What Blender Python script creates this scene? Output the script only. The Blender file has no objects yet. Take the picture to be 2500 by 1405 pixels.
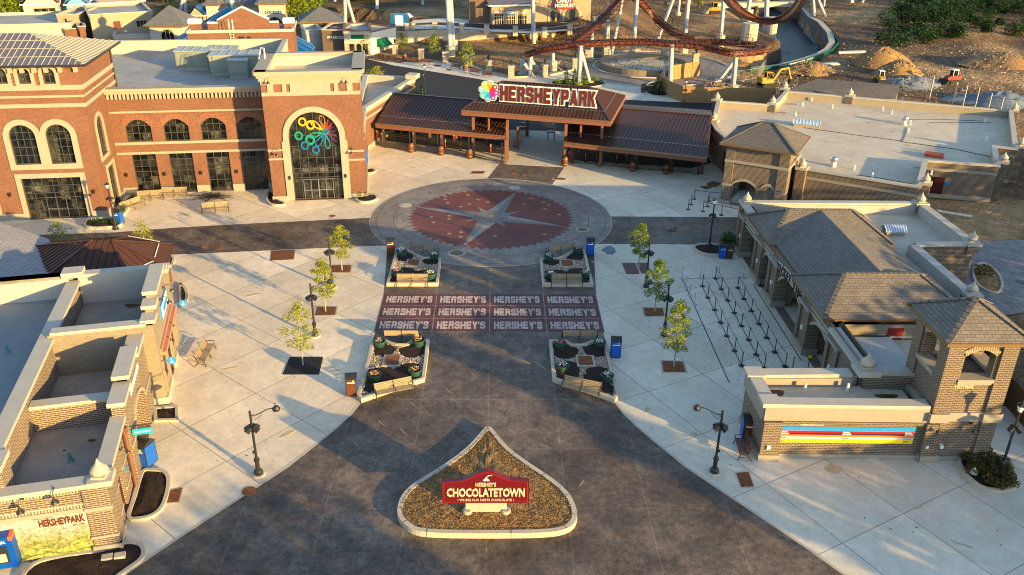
import bpy, math, random
from mathutils import Vector as V, geometry
RN=random.Random(11)
sc=bpy.context.scene; COL=sc.collection
PI=math.pi; rad=math.radians
# ---------------------------------------------------------------- camera
F,PIT,YAW,ROL,CX,CY,H=2077.98,.44945,-.02196,.01297,.40124,-78.04796,30.
def _basis():
    f=V((0,math.cos(PIT),-math.sin(PIT)));r=V((1,0,0));u=r.cross(f)
    r2=r*math.cos(ROL)+u*math.sin(ROL);u2=-r*math.sin(ROL)+u*math.cos(ROL)
    c,s=math.cos(YAW),math.sin(YAW)
    R=lambda v:V((c*v.x-s*v.y,s*v.x+c*v.y,v.z))
    return R(r2),R(u2),R(f)
CR,CU,CF=_basis(); CO=V((CX,CY,H))
def ray(x,y): return CF+CR*((x-1250)/F)-CU*((y-702.5)/F)
def G(x,y,z=0.):
    d=ray(x,y);t=(z-H)/d.z;return V((CX+t*d.x,CY+t*d.y))
def G3(x,y,z=0.):
    g=G(x,y,z);return V((g.x,g.y,z))
def GY(x,y,Y):
    d=ray(x,y);t=(Y-CY)/d.y;return CO+d*t
def proj(p):
    v=V(p)-CO;z=v.dot(CF);return 1250+F*v.dot(CR)/z,702.5-F*v.dot(CU)/z
def ZT(bx,by,ty,b=0.):
    g=G(bx,by,b);lo,hi=b,29.
    for _ in range(40):
        m=(lo+hi)/2
        if proj((g.x,g.y,m))[1]>ty: lo=m
        else: hi=m
    return lo
cd=bpy.data.cameras.new('camera');cam=bpy.data.objects.new('camera',cd);COL.objects.link(cam)
cd.sensor_width=36;cd.lens=36*F/2500;cd.clip_end=2000;cd.clip_start=.5
from mathutils import Matrix
cam.matrix_world=Matrix(((CR.x,CU.x,-CF.x,CO.x),(CR.y,CU.y,-CF.y,CO.y),(CR.z,CU.z,-CF.z,CO.z),(0,0,0,1)))
sc.camera=cam;sc.cycles.filter_width=1.05
# ---------------------------------------------------------------- light
SAZ=rad(49.5);SEL=rad(9.8)   # shadows run left-forward
SD=V((math.sin(SAZ)*math.cos(SEL),-math.cos(SAZ)*math.cos(SEL),math.sin(SEL)))
w=bpy.data.worlds.new('World');sc.world=w;w.use_nodes=True
nt=w.node_tree;bg=nt.nodes['Background'];sk=nt.nodes.new('ShaderNodeTexSky')
sk.sky_type='NISHITA';sk.sun_disc=False;sk.sun_elevation=SEL;sk.sun_rotation=math.atan2(SD.x,SD.y)
sk.air_density=1.;sk.dust_density=.5;sk.ozone_density=1.6
nt.links.new(sk.outputs[0],bg.inputs[0]);bg.inputs[1].default_value=.15
sl=bpy.data.lights.new('sun','SUN');sl.energy=4.8;sl.angle=rad(.5);sl.color=(1,.66,.22)
so=bpy.data.objects.new('sun',sl);COL.objects.link(so);so.rotation_euler=SD.to_track_quat('Z','Y').to_euler()
so.location=(60,-60,40)
sc.view_settings.view_transform='Standard';sc.view_settings.look='None';sc.view_settings.exposure=1.52
# ---------------------------------------------------------------- materials
MT={}
def _m(name):
    m=bpy.data.materials.new(name);m.use_nodes=True;MT[name]=m
    return m,m.node_tree,m.node_tree.nodes['Principled BSDF']
def nd(nt,t,**k):
    n=nt.nodes.new('ShaderNode'+t)
    for a,b in k.items():
        if a in n.inputs: n.inputs[a].default_value=b
        else: setattr(n,a,b)
    return n
def c4(c): return (c[0],c[1],c[2],1)
def noisy(nt,col,amt,scale,coord='Object',detail=5,seed=0.):
    """multiply a colour (socket or value) by noise in 1-amt..1+amt"""
    tc=nd(nt,'TexCoord');nz=nd(nt,'TexNoise',Scale=scale,Detail=detail);nz.noise_dimensions='4D';nz.inputs['W'].default_value=seed
    nt.links.new(tc.outputs[coord],nz.inputs['Vector'])
    mr=nd(nt,'MapRange');mr.inputs[1].default_value=.3;mr.inputs[2].default_value=.7;mr.inputs[3].default_value=1-amt;mr.inputs[4].default_value=1+amt
    nt.links.new(nz.outputs[0],mr.inputs[0])
    vm=nd(nt,'VectorMath',operation='SCALE')
    if isinstance(col,tuple): vm.inputs[0].default_value=col[:3]
    else: nt.links.new(col,vm.inputs[0])
    nt.links.new(mr.outputs[0],vm.inputs['Scale'])
    return vm.outputs[0]
def bump(nt,b,scale,dist,coord='Object'):
    tc=nd(nt,'TexCoord');nz=nd(nt,'TexNoise',Scale=scale,Detail=6);nt.links.new(tc.outputs[coord],nz.inputs['Vector'])
    bp=nd(nt,'Bump',Distance=dist,Strength=1.);nt.links.new(nz.outputs[0],bp.inputs['Height']);nt.links.new(bp.outputs[0],b.inputs['Normal'])
def mat(name,col,rough=.8,metal=0.,var=.12,vs=1.5,spec=.3,bmp=None):
    m,nt,b=_m(name)
    b.inputs['Roughness'].default_value=rough;b.inputs['Metallic'].default_value=metal;b.inputs['Specular IOR Level'].default_value=spec
    if var:
        c=noisy(nt,c4(col),var,vs);c=noisy(nt,c,var*.6,vs*9,seed=3.)
        nt.links.new(c,b.inputs['Base Color'])
    else: b.inputs['Base Color'].default_value=c4(col)
    if bmp: bump(nt,b,*bmp)
    return m
def mixc(nt,fac,a,b):
    mx=nd(nt,'Mix');mx.data_type='RGBA'
    for s,v in((mx.inputs[0],fac),(mx.inputs[6],a),(mx.inputs[7],b)):
        if isinstance(v,(tuple,float,int)): s.default_value=v
        else: nt.links.new(v,s)
    return mx.outputs[2]
def brickm(name,c1,c2,mortar,bw=.3,bh=.1,ms=.012,rough=.85,c3=None,stain=.12,off=.5,bias=0.):
    m,nt,b=_m(name);tc=nd(nt,'TexCoord')
    br=nd(nt,'TexBrick',Scale=1.,Bias=bias);br.offset=off
    br.inputs['Color1'].default_value=c4(c1);br.inputs['Color2'].default_value=c4(c2);br.inputs['Mortar'].default_value=c4(mortar)
    br.inputs['Mortar Size'].default_value=ms;br.inputs['Brick Width'].default_value=bw;br.inputs['Row Height'].default_value=bh;br.inputs['Mortar Smooth'].default_value=.2
    nt.links.new(tc.outputs['UV'],br.inputs['Vector']);c=br.outputs[0]
    if c3:   # scattered odd bricks / odd shingle tabs
        b2=nd(nt,'TexBrick',Scale=1.,Bias=-.75);b2.offset=off
        b2.inputs['Color1'].default_value=(0,0,0,1);b2.inputs['Color2'].default_value=(1,1,1,1);b2.inputs['Mortar'].default_value=(0,0,0,1)
        b2.inputs['Mortar Size'].default_value=0;b2.inputs['Brick Width'].default_value=bw;b2.inputs['Row Height'].default_value=bh
        mp=nd(nt,'Mapping');mp.inputs['Location'].default_value=(bw*40,bh*40,0)
        nt.links.new(tc.outputs['UV'],mp.inputs[0]);nt.links.new(mp.outputs[0],b2.inputs['Vector'])
        ml=nd(nt,'Math',operation='MULTIPLY');nt.links.new(b2.outputs[0],ml.inputs[0]);ml.inputs[1].default_value=.8
        c=mixc(nt,ml.outputs[0],c,c4(c3))
    c=noisy(nt,c,stain,.35,seed=2.);c=noisy(nt,c,stain*.7,5,seed=5.)
    nt.links.new(c,b.inputs['Base Color']);b.inputs['Roughness'].default_value=rough;b.inputs['Specular IOR Level'].default_value=.2
    return m
brickm('red_brick',(.175,.07,.044),(.115,.046,.032),(.23,.15,.105),.24,.08,.008,c3=(.16,.09,.06))
brickm('brown_brick',(.125,.086,.063),(.082,.058,.044),(.28,.23,.17),.34,.115,.02,c3=(.07,.05,.045))
brickm('tan_brick',(.13,.09,.067),(.082,.06,.047),(.32,.265,.2),.38,.12,.022,c3=(.08,.055,.05))
brickm('cream_brick',(.22,.185,.14),(.195,.16,.12),(.27,.23,.18),.4,.13,.014)
brickm('soldier_brick',(.2,.12,.08),(.13,.085,.06),(.55,.45,.3),.13,.4,.02,off=0)
brickm('shingle_tan',(.19,.165,.14),(.145,.128,.115),(.06,.058,.06),.46,.22,.016,c3=(.12,.1,.09),stain=.08)
brickm('shingle_grey',(.15,.135,.125),(.11,.1,.095),(.06,.055,.055),.5,.2,.015,c3=(.1,.09,.09),stain=.08)
brickm('shingle_dark',(.14,.14,.15),(.1,.105,.12),(.06,.06,.07),.5,.2,.012,stain=.08)
brickm('stone_veneer',(.5,.44,.36),(.33,.29,.24),(.2,.17,.14),.35,.18,.02,c3=(.2,.18,.16))
mat('cream_stone',(.3,.265,.215),.75,var=.06);mat('coping',(.4,.37,.32),.7,var=.07);mat('white_trim',(.72,.68,.6),.6,var=.05)
mat('window_frame',(.045,.048,.052),.4,var=0,spec=.5)
mat('black_metal',(.018,.018,.02),.42,var=0,spec=.5);mat('dark_green_iron',(.02,.035,.035),.4,var=0)
mat('steel',(.6,.6,.6),.35,metal=1,var=0);mat('white_paint',(.7,.72,.74),.5,var=.06)
mat('wood_slat',(.3,.235,.15),.6,var=.12,vs=3);mat('dark_wood',(.12,.05,.04),.5,var=.1)
mat('blue_panel',(.01,.09,.45),.4,var=.04);mat('blue_sign',(.02,.22,.6),.4,var=0);mat('teal_sign',(.01,.42,.52),.4,var=0)
mat('brown_panel',(.1,.035,.015),.45,var=.04);mat('red_plastic',(.55,.03,.02),.5,var=.05)
mat('copper_paint',(.19,.08,.055),.55,var=.08);mat('brown_post',(.17,.07,.04),.6,var=.08)
mat('mulch',(.028,.016,.011),.95,var=.35,vs=5,bmp=(14,.08));mat('curb',(.46,.4,.31),.85,var=.09)
mat('bark',(.33,.27,.2),.9,var=.2);mat('soil_dirt',(.27,.165,.07),.95,var=.4,vs=3.5,bmp=(9,.16))
mat('maroon',(.05,.007,.009),.4,var=.05);mat('cream_paint',(.42,.36,.28),.5,var=.03);mat('white_letter',(.8,.78,.74),.5,var=0)
mat('brown_letter',(.1,.02,.015),.45,var=0);mat('hvac',(.22,.25,.22),.5,var=.08);mat('pvc',(.75,.73,.68),.4,var=.04)
mat('red_track',(.1,.024,.014),.38,var=.1,spec=.5);mat('track_dark',(.055,.018,.012),.45,var=.1);mat('support_grey',(.33,.37,.42),.45,var=.05)
mat('concrete',(.38,.34,.27),.85,var=.12,vs=.8);mat('precast',(.4,.36,.29),.85,var=.08)
mat('yellow_machine',(.36,.22,.03),.6,var=.25,vs=1.2);mat('red_machine',(.3,.03,.02),.5,var=.15);mat('rubber',(.02,.02,.02),.8,var=.1)
mat('green_plastic',(.0,.06,.03),.5,var=.1);mat('orange_plastic',(.7,.12,.03),.5,var=.1);mat('green_awning',(.0,.11,.05),.7,var=.05)
mat('wood_fence',(.32,.19,.08),.8,var=.2,vs=2.5);mat('blue_roof',(.0,.07,.24),.35,var=.08);mat('red_roof',(.25,.05,.035),.6,var=.1)
mat('white_wall',(.4,.37,.33),.8,var=.05);mat('stucco',(.32,.265,.19),.85,var=.06);mat('grey_wall',(.4,.39,.36),.8,var=.06);mat('blue_wall',(.12,.32,.55),.7,var=.06)
mat('rock',(.4,.37,.32),.9,var=.3);mat('grey_rock',(.2,.22,.25),.9,var=.3,vs=2);mat('tarp',(.08,.12,.18),.45,var=.2)
mat('tub_green',(.02,.07,.055),.5,var=.05);mat('rust',(.2,.075,.03),.85,var=.3,vs=3);mat('skin',(.5,.3,.2),.6,var=0)
mat('flower_white',(.8,.75,.72),.7,var=0);mat('flower_purple',(.22,.03,.35),.7,var=0);mat('flower_red',(.6,.03,.08),.7,var=0);mat('flower_yellow',(.8,.5,.03),.7,var=0)
mat('skylight',(.25,.4,.65),.25,var=.05,spec=.8);mat('lens',(.8,.78,.7),.3,var=0)
mat('olive_plate',(.13,.1,.045),.6,var=.2);mat('drain',(.3,.2,.1),.6,var=.3,vs=6)
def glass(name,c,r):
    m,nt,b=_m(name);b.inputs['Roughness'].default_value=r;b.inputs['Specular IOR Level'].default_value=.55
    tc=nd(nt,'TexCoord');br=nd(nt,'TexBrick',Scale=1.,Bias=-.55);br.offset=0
    br.inputs['Color1'].default_value=c4([x*.4 for x in c]);br.inputs['Color2'].default_value=c4((c[0]*5,c[1]*4.6,c[2]*3.6));br.inputs['Mortar Size'].default_value=0;br.inputs['Brick Width'].default_value=.83;br.inputs['Row Height'].default_value=.9  # paler panes paint reflections and interior tone into the base colour
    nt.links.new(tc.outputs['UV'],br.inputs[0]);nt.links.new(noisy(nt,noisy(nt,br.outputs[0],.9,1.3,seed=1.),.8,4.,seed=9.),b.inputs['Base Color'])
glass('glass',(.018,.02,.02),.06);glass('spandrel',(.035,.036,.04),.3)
def leafm(name,a,b_,c_):
    m,nt,b=_m(name);oi=nd(nt,'NewGeometry');cr=nd(nt,'ValToRGB');e=cr.color_ramp.elements
    e[0].color=c4(a);e[0].position=0;e[1].color=c4(c_);e[1].position=1;q=e.new(.55);q.color=c4(b_)
    nt.links.new(oi.outputs['Random Per Island'],cr.inputs[0]);nt.links.new(cr.outputs[0],b.inputs['Base Color'])
    b.inputs['Roughness'].default_value=.55;b.inputs['Specular IOR Level'].default_value=.25
    tr=nd(nt,'BsdfTranslucent');nt.links.new(cr.outputs[0],tr.inputs[0]);mx=nd(nt,'MixShader');mx.inputs[0].default_value=.3
    nt.links.new(b.outputs[0],mx.inputs[1]);nt.links.new(tr.outputs[0],mx.inputs[2]);nt.links.new(mx.outputs[0],nt.nodes['Material Output'].inputs[0])
leafm('leaf_yellow',(.12,.17,.015),(.25,.3,.02),(.5,.44,.02));leafm('leaf_mid',(.07,.13,.015),(.14,.23,.02),(.3,.34,.03))
leafm('leaf_dark',(.006,.02,.004),(.016,.045,.008),(.045,.09,.012));leafm('leaf_brown',(.05,.04,.01),(.11,.08,.015),(.16,.12,.02))
leafm('leaf_lime',(.1,.16,.01),(.2,.27,.015),(.3,.36,.03));leafm('leaf_ever',(.012,.05,.01),(.03,.09,.015),(.06,.15,.02))
leafm('gravel',(.2,.15,.11),(.42,.33,.24),(.75,.64,.5));leafm('rubble',(.12,.1,.08),(.25,.21,.17),(.6,.55,.48));leafm('clod',(.07,.038,.013),(.24,.13,.04),(.46,.28,.1))
# ground sheets ------------------------------------------------------
def paving(name,col,jcol,size,angle,jw,var,tile_var,rough=.75,off=(0,0),bw=None,fine=.3,stain=None):
    m,nt,b=_m(name);tc=nd(nt,'TexCoord');mp=nd(nt,'Mapping');mp.inputs['Rotation'].default_value=(0,0,angle);mp.inputs['Location'].default_value=(off[0],off[1],0)
    nt.links.new(tc.outputs['Object'],mp.inputs[0])
    br=nd(nt,'TexBrick',Scale=1.,Bias=0.);br.offset=0
    d=tile_var;br.inputs['Color1'].default_value=c4([x*(1+d) for x in col]);br.inputs['Color2'].default_value=c4([x*(1-d) for x in col]);br.inputs['Mortar'].default_value=c4(jcol)
    br.inputs['Mortar Size'].default_value=jw;br.inputs['Brick Width'].default_value=bw or size;br.inputs['Row Height'].default_value=size;br.inputs['Mortar Smooth'].default_value=.4
    nt.links.new(mp.outputs[0],br.inputs[0]);c=br.outputs[0]
    c=noisy(nt,c,var,.22,seed=1.);c=noisy(nt,c,var*.9,1.1,detail=8,seed=4.);c=noisy(nt,c,var*.9,3.6,detail=9,seed=11.);c=noisy(nt,c,fine*var*2,11,seed=7.)
    if stain: # faint ochre blotches
        tc2=nd(nt,'TexCoord');nz=nd(nt,'TexNoise',Scale=.35,Detail=4);nt.links.new(tc2.outputs['Object'],nz.inputs[0])
        mr=nd(nt,'MapRange');mr.inputs[1].default_value=.55;mr.inputs[2].default_value=.75;mr.inputs[4].default_value=.45;nt.links.new(nz.outputs[0],mr.inputs[0])
        c=mixc(nt,mr.outputs[0],c,c4(stain))
    nt.links.new(c,b.inputs['Base Color']);b.inputs['Roughness'].default_value=rough;b.inputs['Specular IOR Level'].default_value=.3
    bump(nt,b,6,.01)
    return m
mat('asphalt',(.022,.021,.023),.85,var=.2,vs=.3);paving('roof_membrane',(.5,.43,.33),(.4,.33,.25),1.9,rad(-26),.03,.1,.03,bw=30,stain=(.4,.31,.2));paving('roof_grey',(.3,.29,.27),(.22,.21,.2),1.9,rad(7.5),.03,.12,.04,bw=30,stain=(.27,.22,.16))
mat('water',(.01,.022,.03),.45,var=.3,spec=.12)
mat('metal_grey',(.13,.125,.15),.4,metal=.3,var=.05);mat('seam_light',(.36,.34,.3),.4,var=0);mat('hvac_light',(.3,.33,.31),.5,var=.05);mat('copper_roof',(.08,.038,.024),.42,metal=.35,var=.1,vs=.7);mat('copper_roof_dark',(.06,.025,.018),.4,var=0);mat('bronze',(.28,.17,.08),.4,metal=.6,var=0)
brickm('soldier_red',(.2,.075,.045),(.15,.055,.036),(.26,.15,.1),.12,.3,.012)
mat('rust_stain',(.09,.055,.02),.9,var=.3,vs=3);mat('faded_letter',(.42,.33,.25),.8,var=.2,vs=6);mat('red_plastic_dull',(.35,.08,.05),.8,var=.1)
mat('sign_red',(.1,.004,.01),.35,var=.05,spec=.5);mat('sign_red_light',(.25,.02,.02),.4,var=0);mat('sign_cream',(.5,.42,.3),.5,var=0)
mat('letter_ice',(.45,.62,.7),.4,var=0);mat('roof_stained',(.25,.225,.2),.6,var=.22,vs=.6);mat('roof_blue',(.16,.2,.22),.6,var=.14,vs=.3);mat('shop_rose',(.42,.19,.13),.6,var=.06)
mat('teal_pipe',(.08,.2,.2),.5,var=0);mat('bank_blue',(.0,.06,.36),.4,var=.03);mat('copper_roof_dk2',(.075,.033,.022),.5,metal=.2,var=.08,vs=.6)
brickm('shingle_pale',(.34,.33,.33),(.27,.27,.28),(.12,.14,.16),.5,.22,.02,c3=(.2,.17,.17),stain=.08)
brickm('soldier_tan',(.19,.125,.08),(.12,.085,.06),(.6,.5,.34),.14,.42,.03,off=0)
# printed landscape mural
m,nt,b=_m('mural')
tc=nd(nt,'TexCoord');sp_=nd(nt,'SeparateXYZ');nt.links.new(tc.outputs['UV'],sp_.inputs[0])
nz=nd(nt,'TexNoise',Scale=1.1,Detail=8,Distortion=.8);nt.links.new(tc.outputs['UV'],nz.inputs[0])
mr=nd(nt,'MapRange');mr.inputs[1].default_value=.1;mr.inputs[2].default_value=3.;nt.links.new(sp_.outputs[1],mr.inputs[0])
ad=nd(nt,'Math',operation='MULTIPLY_ADD');nt.links.new(nz.outputs[0],ad.inputs[0]);ad.inputs[1].default_value=.55;nt.links.new(mr.outputs[0],ad.inputs[2])
cr=nd(nt,'ValToRGB');e=cr.color_ramp.elements;e[0].position=.2;e[0].color=(.14,.17,.04,1);e[1].position=1.2 if 0 else 1.;e[1].color=(.42,.37,.31,1)
for p,c in((.3,(.32,.34,.1,1)),(.38,(.09,.14,.03,1)),(.46,(.34,.33,.08,1)),(.53,(.12,.15,.05,1)),(.6,(.28,.26,.1,1)),(.68,(.25,.27,.14,1)),(.76,(.34,.27,.18,1)),(.86,(.4,.33,.26,1))): q=e.new(p);q.color=c
nt.links.new(ad.outputs[0],cr.inputs[0]);nt.links.new(noisy(nt,noisy(nt,cr.outputs[0],.55,4,'UV'),.5,11,'UV'),b.inputs['Base Color']);b.inputs['Roughness'].default_value=.5
mat('stucco_brown',(.13,.09,.065),.85,var=.08);mat('white_bright',(.6,.57,.52),.8,var=.04);mat('candy_tan',(.3,.23,.16),.85,var=.06);mat('bark_dark',(.06,.045,.03),.9,var=.2);mat('orange_dull',(.22,.09,.03),.5,var=.1)
mat('tarp_blue',(.11,.15,.2),.6,var=.15);mat('wood_dark',(.14,.075,.035),.85,var=.2,vs=3);brickm('wall_block',(.12,.11,.11),(.08,.08,.085),(.05,.05,.05),.6,.3,.02)
for n_,c_ in(('petal_purple',(.09,.02,.09)),('petal_red',(.22,.02,.02)),('petal_orange',(.6,.22,.02)),('petal_yellow',(.65,.45,.02)),('petal_teal',(.02,.4,.3)),('petal_blue',(.01,.2,.45)),('petal_cyan',(.02,.3,.4))): mat(n_,c_,.4,var=0)

mat('gravel_bed',(.3,.24,.17),.95,var=.4,vs=6,bmp=(12,.08))
for n_,c_ in (('petal_orange',(.22,.1,.02)),('petal_yellow',(.4,.28,.02)),('petal_teal',(.01,.2,.15)),('petal_blue',(.01,.1,.25)),('petal_cyan',(.02,.14,.2))): mat(n_,c_,.4,var=0)
mat('pt_red_dull',(.2,.015,.015),.5,var=0);mat('stain_roof',(.3,.24,.16),.8,var=.2,vs=3);mat('stain_dark',(.13,.11,.09),.9,var=.2);mat('scuff',(.26,.2,.14),.8,var=.4,vs=6);mat('stain_ochre',(.46,.36,.22),.85,var=.2,vs=3)
SPLIT={'window_surround','stone_trim','corner_pier','kerb_ring','arch_course','pier_base','stone_band','plinth','arch_trim','pier_cap','coping','stone_panel','arch_surround','roof_stain','arch_opening','soldier_course','step_coping','gutter','fascia','lantern_cap','shopfront_trim','wall','pier','gable_coping','downspout','roof_ladder','frieze','wall_light','railing_post'}
# ---------------------------------------------------------------- mesh builder
class MB:
    def __init__(s): s.v=[];s.f=[];s.m=[]
    def face(s,pts,m=0):
        n=len(s.v);s.v+= [tuple(p) for p in pts];s.f.append(tuple(range(n,n+len(pts))));s.m.append(m);return s
    def mesh(s,vs,fs,m=0):
        n=len(s.v);s.v+=[tuple(p) for p in vs]
        for f in fs: s.f.append(tuple(i+n for i in f));s.m.append(m)
        return s
    def hexa(s,p,m=0):   # 8 points: bottom 4 ccw, top 4 ccw
        return s.mesh(p,[(3,2,1,0),(4,5,6,7),(0,1,5,4),(1,2,6,5),(2,3,7,6),(3,0,4,7)],m)
    def box(s,x,y,z,sx,sy,sz,rz=0,m=0):   # z = bottom
        c,q=math.cos(rz),math.sin(rz);P=[]
        for zz in(z,z+sz):
            for a,b in((-1,-1),(1,-1),(1,1),(-1,1)):
                u,w_=a*sx/2,b*sy/2;P.append((x+c*u-q*w_,y+q*u+c*w_,zz))
        return s.hexa(P,m)
    def prism(s,poly,z0,z1,m=0,mt=None,bottom=False):
        poly=[V(p[:2]) for p in poly]
        if sum(a.x*b.y-b.x*a.y for a,b in zip(poly,poly[1:]+poly[:1]))<0: poly=poly[::-1]
        n=len(poly);k=len(s.v)
        s.v+=[(p.x,p.y,z0) for p in poly]+[(p.x,p.y,z1) for p in poly]
        for i in range(n): j=(i+1)%n;s.f.append((k+i,k+j,k+n+j,k+n+i));s.m.append(m)
        for t in geometry.tessellate_polygon([[V((p.x,p.y,0)) for p in poly]]):
            a,b,c=[poly[i] for i in t]
            if (b-a).cross(c-a)<0: t=t[::-1]
            s.f.append(tuple(k+n+i for i in t));s.m.append(m if mt is None else mt)
            if bottom: s.f.append(tuple(k+i for i in t[::-1]));s.m.append(m)
        return s
    def tube(s,pts,r,n=8,m=0,caps=True):
        pts=[V(p) for p in pts];rs=r if isinstance(r,(list,tuple)) else [r]*len(pts);k=len(s.v);prev=None
        for i,p in enumerate(pts):
            d=(pts[min(i+1,len(pts)-1)]-pts[max(i-1,0)]).normalized()
            if prev is None: a=d.orthogonal().normalized()
            else: a=(prev-d*prev.dot(d)).normalized()
            prev=a;b=d.cross(a)
            for j in range(n):
                t=2*PI*j/n;s.v.append(tuple(p+(a*math.cos(t)+b*math.sin(t))*rs[i]))
        for i in range(len(pts)-1):
            for j in range(n):
                q=(j+1)%n;s.f.append((k+i*n+j,k+i*n+q,k+(i+1)*n+q,k+(i+1)*n+j));s.m.append(m)
        if caps:
            s.f.append(tuple(k+j for j in range(n))[::-1]);s.m.append(m);e=k+(len(pts)-1)*n;s.f.append(tuple(e+j for j in range(n)));s.m.append(m)
        return s
    def lathe(s,prof,x=0,y=0,z=0,n=12,m=0,sx=1,sy=1):
        k=len(s.v)
        for r,h in prof:
            for j in range(n):
                t=2*PI*j/n;s.v.append((x+r*math.cos(t)*sx,y+r*math.sin(t)*sy,z+h))
        for i in range(len(prof)-1):
            for j in range(n):
                q=(j+1)%n;s.f.append((k+i*n+j,k+i*n+q,k+(i+1)*n+q,k+(i+1)*n+j));s.m.append(m)
        e=k+(len(prof)-1)*n;s.f.append(tuple(e+j for j in range(n)));s.m.append(m);return s
    def beam(s,a,b,w_,h,m=0,up=(0,0,1)):
        a,b=V(a),V(b);d=(b-a).normalized();q=d.cross(V(up))
        if q.length<1e-4: q=V((1,0,0))
        q.normalize();t=q.cross(d).normalized();P=[]
        for p in(a,b):
            for i,j in((-1,-1),(1,-1),(1,1),(-1,1)): P.append(p+q*(i*w_/2)+t*(j*h/2))
        return s.mesh(P,[(0,1,2,3),(7,6,5,4),(1,0,4,5),(2,1,5,6),(3,2,6,7),(0,3,7,4)],m)
    def split(s):
        """clusters of faces whose boxes touch: separate pieces become objects of their own"""
        n=len(s.f);par=list(range(len(s.v)))
        def fd(i):
            while par[i]!=i: par[i]=par[par[i]];i=par[i]
            return i
        for f in s.f:
            for i in f[1:]: par[fd(i)]=fd(f[0])
        bb={}
        for f in s.f:
            k=fd(f[0]);b=bb.setdefault(k,[1e9,1e9,1e9,-1e9,-1e9,-1e9])
            for i in f:
                for j in range(3): b[j]=min(b[j],s.v[i][j]);b[j+3]=max(b[j+3],s.v[i][j])
        ks=list(bb);e=.04
        for a in range(len(ks)):
            for b in range(a):
                A,B=bb[ks[a]],bb[ks[b]]
                if all(A[j]-e<=B[j+3] and B[j]-e<=A[j+3] for j in range(3)): par[fd(ks[a])]=fd(ks[b])
        out={}
        for f,m in zip(s.f,s.m):
            o=out.setdefault(fd(f[0]),(MB(),{}));q=o[0];mp=o[1]
            for i in f:
                if i not in mp: mp[i]=len(q.v);q.v.append(s.v[i])
            q.f.append(tuple(mp[i] for i in f));q.m.append(m)
        return [o[0] for o in out.values()]
    def build(s,name,mats,parent=None,uv=True,smooth=False,at=None):
        if name in SPLIT and parent is not None and len(s.f)<900:
            L=s.split()
            if 1<len(L)<24: return [q._build(name,mats,parent,uv,smooth,at) for q in L][0]
        return s._build(name,mats,parent,uv,smooth,at)
    def _build(s,name,mats,parent=None,uv=True,smooth=False,at=None):
        o0=parent_origin(parent) if at is None else V(at)
        me=bpy.data.meshes.new(name);vs=[(x-o0.x,y-o0.y,z-o0.z) for x,y,z in s.v];me.from_pydata(vs,[],s.f)
        if isinstance(mats,str): mats=[mats]
        for a in mats: me.materials.append(MT[a])
        me.polygons.foreach_set('material_index',s.m)
        if uv:
            L=me.uv_layers.new(name='UVMap');me.update();out=[0.]*(2*len(me.loops));Z=V((0,0,1))
            for p in me.polygons:
                n=p.normal
                if abs(n.z)>.97: a,b=V((1,0,0)),V((0,1,0))
                else: a=V((-n.y,n.x,0)).normalized();b=n.cross(a)
                for li in p.loop_indices:
                    q=V(s.v[me.loops[li].vertex_index]);out[2*li]=q.dot(a);out[2*li+1]=q.dot(b)
            L.data.foreach_set('uv',out)
        if smooth: me.polygons.foreach_set('use_smooth',[True]*len(me.polygons))
        me.update();o=bpy.data.objects.new(name,me);COL.objects.link(o)
        if parent: o.parent=parent
        elif at is not None: o.location=at
        return o
ORG={}
def parent_origin(p):
    t=V((0,0,0))
    while p is not None: t=t+V(p.location);p=p.parent
    return t
def tag(o,label=None,cat=None,group=None,kind=None):
    for k,v in(('label',label),('category',cat),('group',group),('kind',kind)):
        if v: o[k]=v
    return o
def thing(name,loc,label,cat,group=None):
    o=bpy.data.objects.new(name,None);COL.objects.link(o);o.location=(loc[0],loc[1],loc[2] if len(loc)>2 else 0);o.empty_display_size=.3
    return tag(o,label,cat,group)
def dup(root,loc,rz=0,label=None,group=None,scale=None):
    r=root.copy();COL.objects.link(r);r.location=(loc[0],loc[1],loc[2] if len(loc)>2 else 0);r.rotation_euler=(0,0,rz)
    if scale: r.scale=scale
    if label: r['label']=label
    if group: r['group']=group
    def rec(a,b):
        for ch in a.children:
            c=ch.copy();COL.objects.link(c);c.parent=b;rec(ch,c)
    rec(root,r);return r
def struct(name,mb,m,z=0,label=None):
    o=mb.build(name,m,at=(0,0,0));o['kind']='structure'
    return o
def sheet(name,polys,z,m,label=None):
    """flat ground sheet(s) with a little thickness"""
    mb=MB()
    for p in polys: mb.prism(p,z-.02,z)
    return struct(name,mb,m)
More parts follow.
